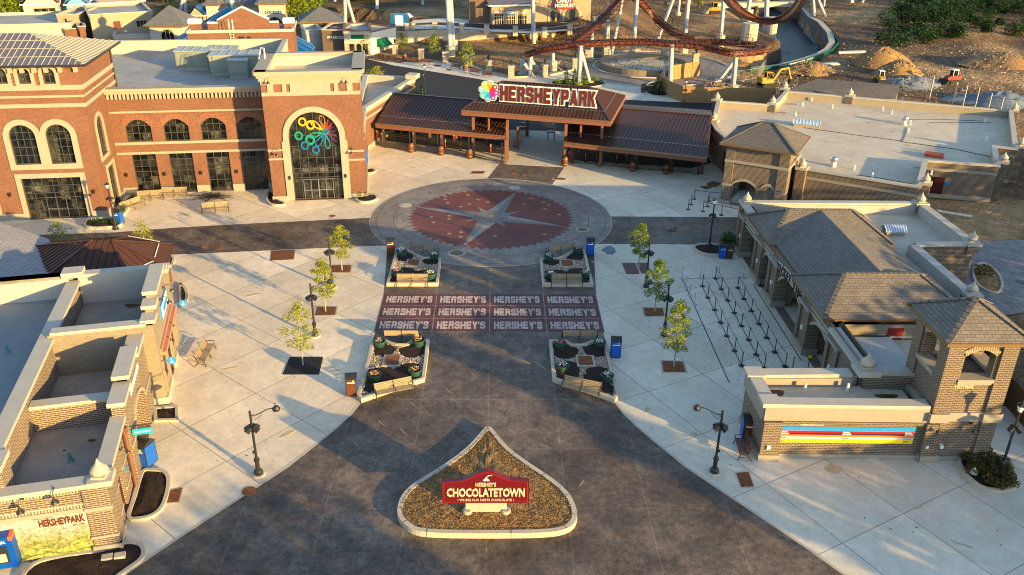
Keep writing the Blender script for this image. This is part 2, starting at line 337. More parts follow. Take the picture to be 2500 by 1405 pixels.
# ---------------------------------------------------------------- wall frames
class Wall:
    def __init__(s,A,B):
        s.A=V(A[:2]);s.B=V(B[:2]);s.d=(s.B-s.A).normalized();s.n=V((s.d.y,-s.d.x));s.L=(s.B-s.A).length
    def p(s,u,z,w_=0.): q=s.A+s.d*u+s.n*w_;return V((q.x,q.y,z))
    def xy(s,u,w_=0.): return s.A+s.d*u+s.n*w_
    def uz(s,x,y,w_=0.):
        d=ray(x,y);n3=V((s.n.x,s.n.y,0));o=V((s.A.x+s.n.x*w_,s.A.y+s.n.y*w_,0))
        t=(o-CO).dot(n3)/d.dot(n3);P=CO+d*t;return (V((P.x,P.y))-s.A).dot(s.d),P.z
    def rng(s,x0,y0,x1,y1,w_=0.):  # lower-left, upper-right pixels
        a=s.uz(x0,y0,w_);b=s.uz(x1,y1,w_);return a[0],b[0],a[1],b[1]
    def box(s,mb,u0,u1,z0,z1,w0,w1,m=0):
        return mb.hexa([s.p(u0,z0,w1),s.p(u1,z0,w1),s.p(u1,z0,w0),s.p(u0,z0,w0),s.p(u0,z1,w1),s.p(u1,z1,w1),s.p(u1,z1,w0),s.p(u0,z1,w0)],m)
    def panel(s,mb,outer,holes=(),w_=0.,m=0):
        polys=[outer]+list(holes);pts=[q for P in polys for q in P]
        k=len(mb.v);mb.v+=[tuple(s.p(u,z,w_)) for u,z in pts]
        for t in geometry.tessellate_polygon([[V((u,z,0)) for u,z in P] for P in polys]):
            a,b,c=[V(pts[i]) for i in t]
            if (b-a).cross(c-a)<0: t=t[::-1]
            mb.f.append(tuple(k+i for i in t));mb.m.append(m)
    def reveal(s,mb,hole,d0,d1,m=0):
        n=len(hole)
        for i in range(n):
            a,b=hole[i],hole[(i+1)%n];mb.face([s.p(*a,d0),s.p(*b,d0),s.p(*b,d1),s.p(*a,d1)],m)
    def ring(s,mb,inner,outer,w0,w1,m=0):
        """flat surround between two equal-length outlines, proud from w0 to w1"""
        n=len(inner)
        for i in range(n):
            j=(i+1)%n;a,b,c,d=inner[i],inner[j],outer[j],outer[i]
            mb.face([s.p(*a,w1),s.p(*b,w1),s.p(*c,w1),s.p(*d,w1)],m)
            mb.face([s.p(*d,w1),s.p(*c,w1),s.p(*c,w0),s.p(*d,w0)],m)
            mb.face([s.p(*b,w1),s.p(*a,w1),s.p(*a,w0),s.p(*b,w0)],m)
def rect(u0,u1,z0,z1): return [(u0,z0),(u1,z0),(u1,z1),(u0,z1)]
def arch(u0,u1,z0,zs,z1,n=14):
    """arch-topped outline: springing at zs, crown at z1"""
    c=(u0+u1)/2;a=(u1-u0)/2;return [(u0,z0),(u1,z0)]+[(c+a*math.cos(PI*i/n),zs+(z1-zs)*math.sin(PI*i/n)) for i in range(n+1)]
def seg(u0,u1,z0,zs,z1,n=10):
    """segmental (shallow) arch outline"""
    return [(u0,z0),(u1,z0)]+[(u1-(u1-u0)*i/n,zs+(z1-zs)*(1-(2*i/n-1)**2)) for i in range(n+1)]
def window(parent,wl,outl,cols,rows,depth=.22,fr=.07,name='window',spandrels=(),low=None,doors=None,gm='glass'):
    """framed window in an opening: frame with bars, pane as sub-part. cols/rows: bar positions (fractions)"""
    us=[p[0] for p in outl];zs=[p[1] for p in outl];u0,u1,z0,z1=min(us),max(us),min(zs),max(zs);W,Hh=u1-u0,z1-z0
    def top(u):
        best=z1
        for (a,za),(b,zb) in zip(outl,outl[1:]+outl[:1]):
            if (a-u)*(b-u)<=0 and abs(a-b)>1e-6:
                z=za+(zb-za)*(u-a)/(b-a)
                if z>z0+.3*Hh: best=min(best,z) if best<z1 else z
        return best
    def span(z):
        xs=[]
        for (a,za),(b,zb) in zip(outl,outl[1:]+outl[:1]):
            if (za-z)*(zb-z)<=0 and abs(za-zb)>1e-6: xs.append(a+(b-a)*(z-za)/(zb-za))
        return (min(xs),max(xs)) if len(xs)>1 else (u0,u1)
    mb=MB();cu=sum(us)/len(us);cz=(z0+z1)/2
    inn=[(u+(fr if u<(u0+u1)/2 else -fr)*min(1,abs(u-(u0+u1)/2)/(W/2)*1.2),z+(fr if z<=z0+.01 else (-fr if z>cz else 0))) for u,z in outl]
    wl.ring(mb,inn,outl,-depth,-depth+.1)
    for c in cols: u=u0+W*c;wl.box(mb,u-fr*.45,u+fr*.45,z0,top(u)-.01,-depth,-depth+.075)
    for r in rows:
        z=z0+Hh*r;a,b=span(z);wl.box(mb,a,b,z-fr*.45,z+fr*.45,-depth,-depth+.07)
    f=mb.build(name,'window_frame',parent)
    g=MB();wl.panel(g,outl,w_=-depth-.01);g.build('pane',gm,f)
    for a,b in spandrels:
        g=MB();x0,x1=span(z0+Hh*(a+b)/2);wl.box(g,x0,x1,z0+Hh*a,z0+Hh*b,-depth,-depth+.05);g.build('spandrel','spandrel',f)
    if doors:
        for a,b,h in doors:
            g=MB();x0,x1=u0+W*a,u0+W*b;zz=z0+Hh*h;t=.05
            for q in(x0,x1-t,(x0+x1)/2-t/2): wl.box(g,q,q+t,z0,zz,-depth+.08,-depth+.12)
            wl.box(g,x0,x1,zz-t,zz,-depth+.08,-depth+.121);wl.box(g,x0,x1,z0+.9,z0+.96,-depth+.12,-depth+.16)
            g.build('door','steel',f)
    return f
def cap(mb,pts,z,wd=.5,h=.22,m=0,over=.08):
    """coping along a polyline (centre line), mitred"""
    n=len(pts);P=[V(p[:2]) for p in pts];L=[];Rr=[]
    for i,p in enumerate(P):
        d0=(P[i]-P[i-1]).normalized() if i>0 else None;d1=(P[i+1]-P[i]).normalized() if i<n-1 else None
        if d0 is None: d0=d1
        if d1 is None: d1=d0
        t=(d0+d1).normalized();nn=V((-t.y,t.x));k=1/max(.35,nn.dot(V((-d0.y,d0.x))));L.append(p+nn*(wd/2*k));Rr.append(p-nn*(wd/2*k))
    for i in range(n-1):
        a,b,c,d=Rr[i],Rr[i+1],L[i+1],L[i];mb.hexa([(q.x,q.y,z) for q in(a,b,c,d)]+[(q.x,q.y,z+h) for q in(a,b,c,d)],m)
def offset(poly,d):
    """inset a ccw polygon by d"""
    P=[V(p[:2]) for p in poly];n=len(P);out=[]
    for i in range(n):
        a=(P[i]-P[i-1]).normalized();b=(P[(i+1)%n]-P[i]).normalized();na,nb=V((-a.y,a.x)),V((-b.y,b.x));t=(na+nb);t=t/max(.3,(1+na.dot(nb)));out.append(P[i]+t*d)
    return out
def ccw(poly):
    P=[V(p[:2]) for p in poly]
    return P if sum(a.x*b.y-b.x*a.y for a,b in zip(P,P[1:]+P[:1]))>0 else P[::-1]
def parapet(th,poly,zroof,ztop,wallmat,th_=.35,capm='coping',roofm='roof_membrane',z0=0.,inner='coping',caph=.2,over=.1,holes=None,capname='coping'):
    """building block: walls from z0 to ztop, flat roof at zroof inside a parapet with coping. holes={edge:[outlines]}"""
    P=ccw(poly);I=offset(P,th_);n=len(P);mb=MB()
    for i in range(n):
        a,b=P[i],P[(i+1)%n];wl=Wall(a,b);hs=(holes or {}).get(i,[])
        wl.panel(mb,rect(0,wl.L,z0,ztop),hs)
        for h in hs: wl.reveal(mb,h,0,-.45)
    mb.build('wall',wallmat,th)
    mb=MB()
    for i in range(n):
        a,b=I[(i+1)%n],I[i];mb.face([(a.x,a.y,zroof-.1),(b.x,b.y,zroof-.1),(b.x,b.y,ztop),(a.x,a.y,ztop)])
    mb.build('parapet_lining',inner,th)
    mb=MB();k=[(p.x,p.y) for p in offset(P,.02)]
    mb.prism(k,zroof-.12,zroof);mb.build('flat_roof',roofm,th)
    mb=MB();O=offset(P,-over);I2=offset(P,th_+over*.6)
    for i in range(n):
        j=(i+1)%n;mb.hexa([(q.x,q.y,ztop) for q in(O[i],O[j],I2[j],I2[i])]+[(q.x,q.y,ztop+caph) for q in(O[i],O[j],I2[j],I2[i])])
    mb.build(capname,capm,th);return P,I
def slope(mb,pts,m=0,th=.0):
    mb.face(pts,m)
def ribs(mb,poly,step,h=.05,wd=.05,m=0):
    """standing seams running up-slope on a planar roof polygon (3D points, ccw from outside)"""
    P=[V(p) for p in poly];n=(P[1]-P[0]).cross(P[2]-P[0]).normalized()
    if n.z<0: n=-n
    a=V((-n.y,n.x,0)).normalized();b=n.cross(a)
    if b.z<0: b=-b
    o=P[0];Q=[((p-o).dot(a),(p-o).dot(b)) for p in P];u=min(q[0] for q in Q)+step*.5;um=max(q[0] for q in Q)
    while u<um:
        ys=[]
        for (x0,y0),(x1,y1) in zip(Q,Q[1:]+Q[:1]):
            if (x0-u)*(x1-u)<0: ys.append(y0+(y1-y0)*(u-x0)/(x1-x0))
        if len(ys)>=2:
            A=o+a*u+b*min(ys)+n*h/2;B=o+a*u+b*max(ys)+n*h/2;mb.beam(A,B,wd,h,m,up=n)
        u+=step
def finial(x,y,z,s=1.,parent=None,name='finial'):
    mb=MB();mb.box(x,y,z,.62*s,.62*s,.13*s)
    pr=[(.24,.13),(.36,.2),(.4,.3),(.37,.42),(.27,.54),(.15,.66),(.07,.8),(.02,.95)]
    mb.lathe([(a*s,b*s) for a,b in pr],x,y,z,14)
    return mb.build(name,'cream_paint',parent,smooth=False)
def textmb(txt,size,thick,bold=0.,sx=1.,align='CENTER',shear=0.):
    """lettering as a mesh builder in the local x (along), z (up) plane facing -y"""
    c=bpy.data.curves.new('lettering','FONT');c.body=txt;c.size=size;c.extrude=thick/2;c.offset=bold;c.align_x=align;c.align_y='CENTER';c.resolution_u=2;c.shear=shear
    o=bpy.data.objects.new('lettering',c);COL.objects.link(o);bpy.context.view_layer.update()
    me=bpy.data.meshes.new_from_object(o.evaluated_get(bpy.context.evaluated_depsgraph_get()))
    vs=[(v.co.x*sx,-v.co.z,v.co.y) for v in me.vertices];fs=[tuple(p.vertices) for p in me.polygons]
    bpy.data.objects.remove(o);bpy.data.curves.remove(c);bpy.data.meshes.remove(me)
    return vs,fs
def wtext(wl,txt,u,z,size,name,m,parent,bold=0.,sx=1.,w_=.03,thick=.04,fit=None,align='CENTER'):
    vs,fs=textmb(txt,size,thick,bold,sx,align)
    if fit:
        xs=[v[0] for v in vs];k=fit/(max(xs)-min(xs));vs=[(v[0]*k,v[1],v[2]) for v in vs]
    mb=MB();mb.mesh([wl.p(u+x,z+zz,w_-y) for x,y,zz in vs],fs);return mb.build(name,m,parent,uv=False)
def gtext(txt,x,y,z,size,m,parent=None,name='lettering',bold=0.,fitw=None,fith=None,rz=0.,thick=.01):
    """lettering lying flat on the ground"""
    vs,fs=textmb(txt,size,thick,bold)
    xs=[v[0] for v in vs];zs=[v[2] for v in vs];kx=fitw/(max(xs)-min(xs)) if fitw else 1;kz=fith/(max(zs)-min(zs)) if fith else 1;cx=(max(xs)+min(xs))/2;cz=(max(zs)+min(zs))/2
    c,s=math.cos(rz),math.sin(rz);mb=MB()
    mb.mesh([(x+c*(a-cx)*kx-s*(d-cz)*kz,y+s*(a-cx)*kx+c*(d-cz)*kz,z-b) for a,b,d in vs],[f for f in fs])
    return mb.build(name,m,parent,uv=False)
def gooseneck(parent,wl,u,z,s=1.,name='wall_lamp'):
    mb=MB();mb.tube([wl.p(u,z,.0),wl.p(u,z,.08)],.1*s,8)
    mb.tube([wl.p(u,z,.05),wl.p(u,z+.25*s,.3*s),wl.p(u,z+.18*s,.62*s),wl.p(u,z-.1*s,.7*s)],.022*s,6)
    q=wl.p(u,z-.38*s,.7*s);mb.lathe([(.2*s,0),(.17*s,.1*s),(.07*s,.22*s),(.05*s,.32*s)],q.x,q.y,q.z,10)
    return mb.build(name,'black_metal',parent)
def sconce(parent,wl,u,z,name='wall_lantern'):
    mb=MB();wl.box(mb,u-.07,u+.07,z-.1,z+.15,0,.08);q=wl.p(u,z-.2,.2);mb.lathe([(.05,0),(.1,.05),(.12,.28),(.14,.3),(.02,.4)],q.x,q.y,q.z,6)
    return mb.build(name,'black_metal',parent)

_b=lambda a,b,c,d:[(a,b),(c,b),(c,d),(a,d)]
GLY={'H':[_b(0,0,.33,1),_b(.67,0,1,1),_b(.3,.38,.7,.62)],'E':[_b(0,0,.34,1),_b(.3,0,.92,.23),_b(.3,.39,.84,.61),_b(.3,.77,.92,1)],
'R':[_b(0,0,.33,1),_b(.3,.78,.72,1),_b(.3,.4,.72,.6),[(.64,.45),(.84,.42),(.97,.55),(.97,.86),(.84,1),(.64,.97)],[(.58,.44),(.66,0),(1,0),(.9,.46)]],
'P':[_b(0,0,.33,1),_b(.3,.78,.72,1),_b(.3,.36,.72,.58),[(.64,.4),(.84,.37),(.97,.5),(.97,.86),(.84,1),(.64,.97)]],
'S':[[(.16,.78),(.84,.78),(.94,.9),(.8,1),(.2,1),(.06,.9)],_b(.02,.55,.34,.9),[(.05,.55),(.3,.42),(.95,.42),(.98,.5),(.7,.62),(.1,.62)],_b(.66,.12,.98,.48),[(.2,0),(.8,0),(.94,.1),(.84,.23),(.16,.23),(.06,.1)],_b(.66,.66,.97,.88),_b(.03,.12,.34,.34)],
'Y':[[(0,1),(.34,1),(.63,.4),(.37,.34)],[(.66,1),(1,1),(.64,.34),(.37,.4)],_b(.34,0,.66,.45)],
'A':[[(0,0),(.3,0),(.6,1),(.34,1)],[(.7,0),(1,0),(.66,1),(.4,1)],_b(.24,.16,.76,.36)],
'K':[_b(0,0,.33,1),[(.28,.42),(.6,.5),(1,1),(.62,1)],[(.36,.66),(.66,0),(1,0),(.6,.7)]],"'":[_b(0,.66,.8,1)]}
def glyphs(txt,W,Hh,gap=.1,grow_=0.,th=.05):
    """heavy block lettering W wide, Hh high, centred on the origin; returns (x, depth, z) points and faces"""
    ws={"'":.3};tot=sum(ws.get(c,1) for c in txt)+gap*(len(txt)-1);k=W/tot;x=-W/2;vs=[];fs=[];d=0
    for c in txt:
        w_=ws.get(c,1)*k
        for pl in GLY[c]:
            q=[V((x+a*w_,(b-.5)*Hh)) for a,b in pl];q=offset(ccw(q),-grow_) if grow_ else ccw(q);n=len(q);b0=len(vs);d=(d+1)%7;dd=d*.0008
            vs+=[(p.x,0,p.y) for p in q]+[(p.x,-th-dd,p.y) for p in q];fs.append(tuple(range(b0+n,b0+2*n)))
            for i in range(n): j=(i+1)%n;fs.append((b0+i,b0+j,b0+n+j,b0+n+i))
        x+=w_+gap*k
    return vs,fs
# ================================================================= SETTING
from mathutils import noise
def inpoly(x,y,P):
    c=False;j=len(P)-1
    for i in range(len(P)):
        a,b=P[i],P[j]
        if (a[1]>y)!=(b[1]>y) and x<(b[0]-a[0])*(y-a[1])/(b[1]-a[1])+a[0]: c=not c
        j=i
    return c
def dseg(x,y,a,b):
    dx,dy=b[0]-a[0],b[1]-a[1];t=max(0,min(1,((x-a[0])*dx+(y-a[1])*dy)/(dx*dx+dy*dy+1e-9)));return math.hypot(x-a[0]-t*dx,y-a[1]-t*dy)
def dline(x,y,L): return min(dseg(x,y,a,b) for a,b in zip(L,L[1:]))
WD=-3.6
rim=[G(*p) for p in((1955,14),(1978,44),(2002,58),(2025,84),(2031,108),(2020,124),(2000,136),(1968,148),(1932,158),(1900,165),(1866,169),(1838,172))]
lbank=[G(*p,WD) for p in((1790,192),(1830,186),(1868,176),(1862,160),(1900,150),(1905,130),(1890,105),(1870,85),(1845,60),(1850,35),(1880,16))]
creek=rim+[lbank[i] for i in range(1,len(lbank))]
wallpx=[(995,117),(1062,112),(1128,112),(1186,112),(1258,112),(1304,112),(1345,106),(1385,99),(1420,90),(1450,80),(1470,68)]
wl_line=[G(*p) for p in wallpx]
plateau=wl_line+[V((44,330)),V((-90,330)),V((-70,130)),V((wl_line[0].x-2,118))]
def sm(t): t=max(0,min(1,t));return t*t*(3-2*t)
def hground(x,y):
    h=0.
    if y>44 and x>20:
        if inpoly(x,y,creek): return WD-.4
        if 45<x<115 and 50<y<210:
            d=dline(x,y,lbank)
            cx=dline(x,y,rim)
            if d<14 and x<creek[3][0]-4 and cx>1.2 and not (y<lbank[0].y+1): h-=3.9*(1-sm(d/14.))
    if y>80 and -45<x<60:
        if inpoly(x,y,plateau): return max(h,3.0)
        if x>wl_line[-2][0]-8:
            d=dline(x,y,wl_line[-3:]+[V((44,330))]);h=max(h,3.0*(1-sm(d/16.)))
    if y>72 and -24<x<24 and not inpoly(x,y,plateau): h+=1.0*sm((y-74)/16)*sm((x+24)/6)*sm((24-x)/8)
    dirt=(y>50 and x>26) or (y>68 and x>-22)
    if dirt or x>46:
        k=min(1,max(0,(x-24)/25.)) if y<90 else 1
        n=noise.noise(V((x*.09,y*.09,0)))*.9+noise.noise(V((x*.3,y*.3,3)))*.35+noise.noise(V((x*.8,y*.8,7)))*.14
        amp=.55 if x>40 else .22
        if y<52 and x<75: amp*=.25
        h+=n*amp*k if x<40 else n*amp
        if x>60 and y>95: h+=sm((y-95)/60)*2.2*sm((x-60)/40)
    return h-.06
xs=[-900,-400,-200];x=-120.
while x<250: xs.append(x);x+=1.0 if 52<x<100 else (1.6 if 20<x<130 else 3.)
xs+=[300,400,900]
ys=[-500,-200,-100];y=-60.
while y<330: ys.append(y);y+=1.0 if 62<y<150 else (1.6 if 40<y<200 else 3.5)
ys+=[400,600,1200]
mb=MB();nx=len(xs);mb.v=[(a,b,hground(a,b)) for b in ys for a in xs]
for j in range(len(ys)-1):
    for i in range(nx-1): k=j*nx+i;mb.f.append((k,k+1,k+nx+1,k+nx));mb.m.append(0)
m,nt,b=_m('ground_dirt')
tc=nd(nt,'TexCoord');nz=nd(nt,'TexNoise',Scale=.035,Detail=6,Distortion=.6);nt.links.new(tc.outputs['Object'],nz.inputs[0])
cr=nd(nt,'ValToRGB');e=cr.color_ramp.elements;e[0].position=.36;e[0].color=(.08,.06,.043,1);e[1].position=.62;e[1].color=(.36,.225,.11,1)
q=e.new(.5);q.color=(.16,.1,.052,1);nt.links.new(nz.outputs[0],cr.inputs[0])
c=noisy(nt,cr.outputs[0],.3,.5,detail=9,seed=2.);c=noisy(nt,c,.25,5,detail=6,seed=3.)
nt.links.new(c,b.inputs['Base Color']);b.inputs['Roughness'].default_value=.95;b.inputs['Specular IOR Level'].default_value=.1;bump(nt,b,1.6,.35)
gr=struct('ground',mb,'ground_dirt');gr.data.polygons.foreach_set('use_smooth',[True]*len(gr.data.polygons))
mb=MB();mb.prism([(p.x,p.y) for p in ccw(creek)],WD-.1,WD);struct('creek_water',mb,'water')
# paving materials
paving('plaza_conc_r',(.6,.54,.43),(.3,.26,.21),5.3,rad(-28.4),.035,.09,.11,bw=4.6,stain=(.56,.43,.28),off=(1.2,.7))
paving('plaza_conc_l_sunlit',(.66,.56,.42),(.3,.26,.21),5.3,rad(40),.035,.1,.11,bw=4.6,stain=(.56,.41,.24),off=(.3,2.))  # same concrete as the right, yellower to paint warm sunlight into it
paving('road_dark',(.112,.086,.067),(.17,.135,.11),5.2,0,.03,.4,.05,rough=.62,bw=4.25,off=(0.,1.1),fine=.45)
paving('ring_grey',(.2,.175,.15),(.14,.12,.11),100,0,.03,.24,0,rough=.62,off=(13,17),fine=.45)
paving('disc_red',(.14,.042,.032),(.12,.05,.04),100,0,.03,.2,0,rough=.6,off=(13,17),fine=.35)
paving('star_grey',(.24,.225,.21),(.14,.12,.11),100,0,.03,.18,0,rough=.6,off=(13,17));paving('star_dark',(.165,.155,.15),(.14,.12,.11),100,0,.03,.18,0,rough=.6,off=(13,17))
paving('band_maroon',(.1,.036,.032),(.3,.2,.16),2.13,0,.04,.25,.06,rough=.6,bw=4.22,off=(0,.0),fine=.4)
paving('band_letter',(.46,.36,.32),(.4,.3,.25),100,0,.0,.15,0,rough=.7,off=(13,17))
paving('rear_pave',(.2,.19,.18),(.1,.1,.1),.6,0,.02,.2,.1,bw=.6);paving('path_conc',(.6,.55,.46),(.35,.3,.25),4,rad(20),.04,.08,.05,bw=4)
# big pale plaza, one sheet each side of the axis
right_plaza=[(0,-75),(75,-75),(75,-34),(31,-33),(31,-6),(32,1),(34,12),(33,24),(14,18.8),(8,20.5),(0,22.2)]
left_plaza=[(0,-75),(0,22.2),(-3,22.8),(-10,25),(-15.5,28),(-15,6),(-24,8.5),(-38,7.5),(-70,0),(-70,-75)]
sheet('plaza_paving',[right_plaza],.0,'plaza_conc_r');sheet('plaza_paving',[left_plaza],.0,'plaza_conc_l_sunlit')
# asphalt way behind the gates, pale promenade around it, ring round the fountain
asp=[G(*p) for p in((640,100),(700,92),(790,112),(873,139),(960,160),(1060,176),(1160,192),(1215,203),(1330,222),(1420,236),(1545,245),(1640,250),(1740,252),(1800,262))]+[V((31,22)),V((23,16)),V((8,19)),V((0,21.5)),V((-15,27)),V((-24,20)),V((-60,34)),V((-70,60))]
sheet('asphalt_way',[asp],.004,'asphalt')
pro=[G(*p) for p in((873,139),(960,160),(1060,176),(1160,192),(1215,203),(1330,222),(1420,236),(1545,245),(1665,250),(1640,232),(1560,205),(1450,178),(1400,168),(1270,190),(1200,180),(1130,163),(1060,146),(1000,135),(940,128),(880,122))]
sheet('promenade',[pro],.008,'path_conc')
sheet('gate_threshold',[[G(*p) for p in((1238,402),(1378,408),(1392,322),(1244,318))]],.008,'path_conc')
FC=G(1590,165);
def disc(cx,cy,r,n=64,r0=None,tooth=None):
    return [(cx+(r if not tooth or i%2==0 else tooth)*math.cos(2*PI*i/n),cy+(r if not tooth or i%2==0 else tooth)*math.sin(2*PI*i/n)) for i in range(n)]
sheet('fountain_path',[disc(FC.x,FC.y,15.2)],.012,'ring_grey')
# dark stamped road: funnel, cross street, stub to the gates
lf=[(945,610),(937,716),(917,810),(905,845),(878,985),(858,1010),(825,1041),(770,1086),(700,1141),(625,1190),(540,1245),(440,1310),(330,1385),(250,1440)]
LW=[G(*p) for p in lf];fun=[V((p.x,p.y)) for p in LW]+[V((-26,-62)),V((26,-62))]+[V((-p.x,p.y)) for p in reversed(LW)]+[V((8.4,-9)),V((-8.4,-9))]
xst=[G(*p) for p in((-400,590),(280,568),(359,562),(438,556),(640,545),(880,534),(905,532))]+[V((0,.5))]+[G(*p) for p in((1491,529),(1800,531),(1815,532),(1810,599),(1640,597),(1455,596))]+[V((0,-7))]+[G(*p) for p in((944,600),(880,602),(658,612),(428,622),(-400,650))]
stub=[V((0,8))]+[G(*p) for p in((1180,448),(1222,396),(1240,402),(1377,409),(1374,415),(1340,462))]
sheet('stamped_road',[fun],.004,'road_dark');sheet('stamped_road',[xst],.008,'road_dark');sheet('stamped_road',[stub],.004,'road_dark')
# kerb-like pale edge of the funnel
mb=MB()
for s in(1,-1):
    pts=[(s*p.x,p.y) for p in LW[4:]]
    cap(mb,pts if s<0 else pts[::-1],.0,.16,.008)
struct('road_edge',mb,'curb')
# compass medallion
sheet('medallion_ring',[disc(0,0,11.69,96)],.012,'ring_grey')
mb=MB();
for r in(11.72,):
    for i in range(96):
        a,b=2*PI*i/96,2*PI*(i+1)/96
        mb.hexa([(r*math.cos(a),r*math.sin(a),0),((r+.07)*math.cos(a),(r+.07)*math.sin(a),0),((r+.07)*math.cos(b),(r+.07)*math.sin(b),0),(r*math.cos(b),r*math.sin(b),0)]+[(q[0],q[1],.014) for q in((r*math.cos(a),r*math.sin(a)),((r+.07)*math.cos(a),(r+.07)*math.sin(a)),((r+.07)*math.cos(b),(r+.07)*math.sin(b)),(r*math.cos(b),r*math.sin(b)))])
struct('medallion_edge',mb,'curb')
mb=MB()
for r in(9.5,11.15,):
    for i in range(96):
        a,b=2*PI*i/96,2*PI*(i+1)/96
        mb.face([(r*math.cos(a),r*math.sin(a),.0145),((r+.035)*math.cos(a),(r+.035)*math.sin(a),.0145),((r+.035)*math.cos(b),(r+.035)*math.sin(b),.0145),(r*math.cos(b),r*math.sin(b),.0145)])
struct('medallion_joint',mb,'asphalt')
n=60;saw=[]
for i in range(n):
    a=2*PI*i/n;b=2*PI*(i+.5)/n;saw+= [(8.12*math.cos(a),8.12*math.sin(a)),(7.62*math.cos(b),7.62*math.sin(b))]
sheet('medallion_disc',[saw],.016,'disc_red')
mb1,mb2=MB(),MB()
for p,wd,rr in(((1259.6,470),.95,1.55),((1380.7,554),.95,1.55),((1128,604.6),.95,1.55),((1016.5,506),.95,1.55),((1163.8,503.7),.36,1.6),((1270.5,517.5),.36,1.6),((1236,555.5),.36,1.6),((1127,541),.36,1.6)):
    t=G(*p);d=t.normalized();nn=V((-d.y,d.x));c=d*rr*.6
    for s,q in((1,mb1),(-1,mb2)):
        a=c+nn*wd*s;pl=[(c.x,c.y),(a.x,a.y),(t.x,t.y)];q.prism(pl,.0,.02)
struct('medallion_star',mb1,'star_grey');struct('medallion_star',mb2,'star_dark')
sheet('medallion_hub',[disc(0,0,1.73,40)],.024,'star_dark');sheet('medallion_hub_ring',[],.02,'curb')
# lettered band
mb=MB();mb.prism([(-8.45,-17),(8.45,-17),(8.45,-23.4),(-8.45,-23.4)],-.01,.012);bo=mb.build('lettered_band','band_maroon',at=(-8.44,-23.4,0));bo['kind']='structure'
for r in range(3):
    for c in range(4):
        vs,fs=glyphs("HERSHEY'S",3.6,1.12,th=.006);mb=MB();mb.mesh([(-6.33+4.22*c+x,-18.08-2.13*r+z,.012-y) for x,y,z in vs],fs);mb.build('lettering','band_letter',bo,uv=False)
# ---- flush covers: manholes, grates, lights
def cover(p,r,m,name,label,cat,group=None,z=.018,n=20,ring=None):
    g=G(*p);t=thing(name,(g.x,g.y,0),label,cat,group)
    mb=MB();mb.lathe([(r,-.02),(r,z+.006),(r*.96,z+.012)],g.x,g.y,0,n);mb.build('plate',m,t)
    if ring: mb=MB();mb.lathe([(r*1.22,-.02),(r*1.22,z),(r*1.02,z+.004)],g.x,g.y,0,n);mb.build('frame',ring,t)
    return t
UPL=[(1087,480),(1086.5,487.5),(1093,496.5),(1142,477),(1166.5,488.5),(1124.5,505.5),(1146,500),(1191,494.5),(1053,531),(1058,544),(1097,528),(1096,535),(1096.5,571.5),(1125.5,568),(1124,579),(1208,577),(1297.5,485.5),(1279,498.5),(1327,495),(1340,501.5),(1330,511),(1365,525),(1329,573)]
for i,p in enumerate(UPL):
    cover(p,.2,'drain','ground_light',['small round light set in the red paving near the sawtooth rim','small round light set in the red paving between the star arms','small round light set in the red paving left of the hub'][0 if i in(0,1,3,16,18,21,22) else (2 if i in(8,9,10,11) else 1)],'ground light','round lights in the medallion',ring='black_metal',n=12)
cover((1200,528.3),.32,'drain','drain_cover','brown round drain at the centre of the compass star','drain',z=.028,ring='black_metal')
for p,r,m,l in(((1257,459),.5,'coping','pale round manhole behind the tip of the star arm'),((990,502),.52,'coping','pale round manhole on the grey ring left of the red disc'),((1422,561),.5,'olive_plate','olive round manhole on the grey ring right of the red disc'),((1115,618.5),.62,'olive_plate','large olive round manhole between medallion and left flower bed'),((1254,422),.34,'rust','small rusty manhole in the road nearer the gate'),((1279,428),.38,'rust','small rusty manhole in the road just right of another'),((608,1200),.38,'rust','rusty round manhole beside the lower left street lamp'),((500,602),.34,'rust','round rusty manhole left of its twin in the cross street'),((537,607),.34,'rust','round rusty manhole right of its twin in the cross street'),((812,528),.3,'rust','small rusty manhole in front of the arched brick entrance')):
    cover(p,r,m,'manhole_cover',l,'manhole',ring='curb' if m!='rust' else None)
def grate(quad,label,m='rust',frame=True,z=.02,name='drain_grate',group=None):
    P=[G(*p) for p in quad];c=sum(P,V((0,0)))/4;t=thing(name,(c.x,c.y,0),label,'grate',group)
    Q=[c+(p-c)*1.18 for p in P]
    if frame: mb=MB();mb.prism(Q,-.02,z-.006);mb.build('frame','curb',t)
    mb=MB();mb.prism(P,-.02,z)
    for i in range(1,12):
        a=P[0]+(P[1]-P[0])*i/12;b=P[3]+(P[2]-P[3])*i/12;mb.beam((a.x,a.y,z+.008),(b.x,b.y,z+.008),.04,.016)
    mb.build('grid',m,t);return t
grate([(1153,1020-0),(0,0),(0,0),(0,0)],'x') if False else None
grate([(1797,1156),(1828,1154),(1840,1189),(1810,1190)],'rusty rectangular floor grate near the lower right street lamp')
grate([(411,1199),(446,1193),(436,1226),(405,1229)],'rusty floor grate beside the kerb of the left mulch bed')
grate([(1153,419),(1184,419),(1180,425),(1150,425)],'small rusty grate left of the road to the gate')
grate([(1353,434),(1380,436),(1378,440),(1351,439)],'small rusty grate right of the road to the gate')
grate([(662,613),(720,611),(718,634),(660,637)],'rusty steel road plate at the edge of the left cross street',frame=False)
grate([(1632,560),(1655,556),(1650,566),(1628,567)],'small rusty floor plate near the upper rope barriers',frame=False)
grate([(650,581),(659,581),(657,592),(636,594)],'small rusty drain in the left cross street',frame=False)
for q,l in(([(810,649),(858,648),(855,666),(806,666)],'rusty tree grate round the farthest left tree'),([(775,750),(822,750),(818,770),(768,771)],'rusty tree grate round the middle left tree'),([(1570,752),(1618,753),(1622,772),(1575,773)],'rusty tree grate round the middle right tree'),([(1616,882),(1667,884),(1674,909),(1620,909)],'rusty tree grate round the nearest right tree')):
    t=grate(q,l)
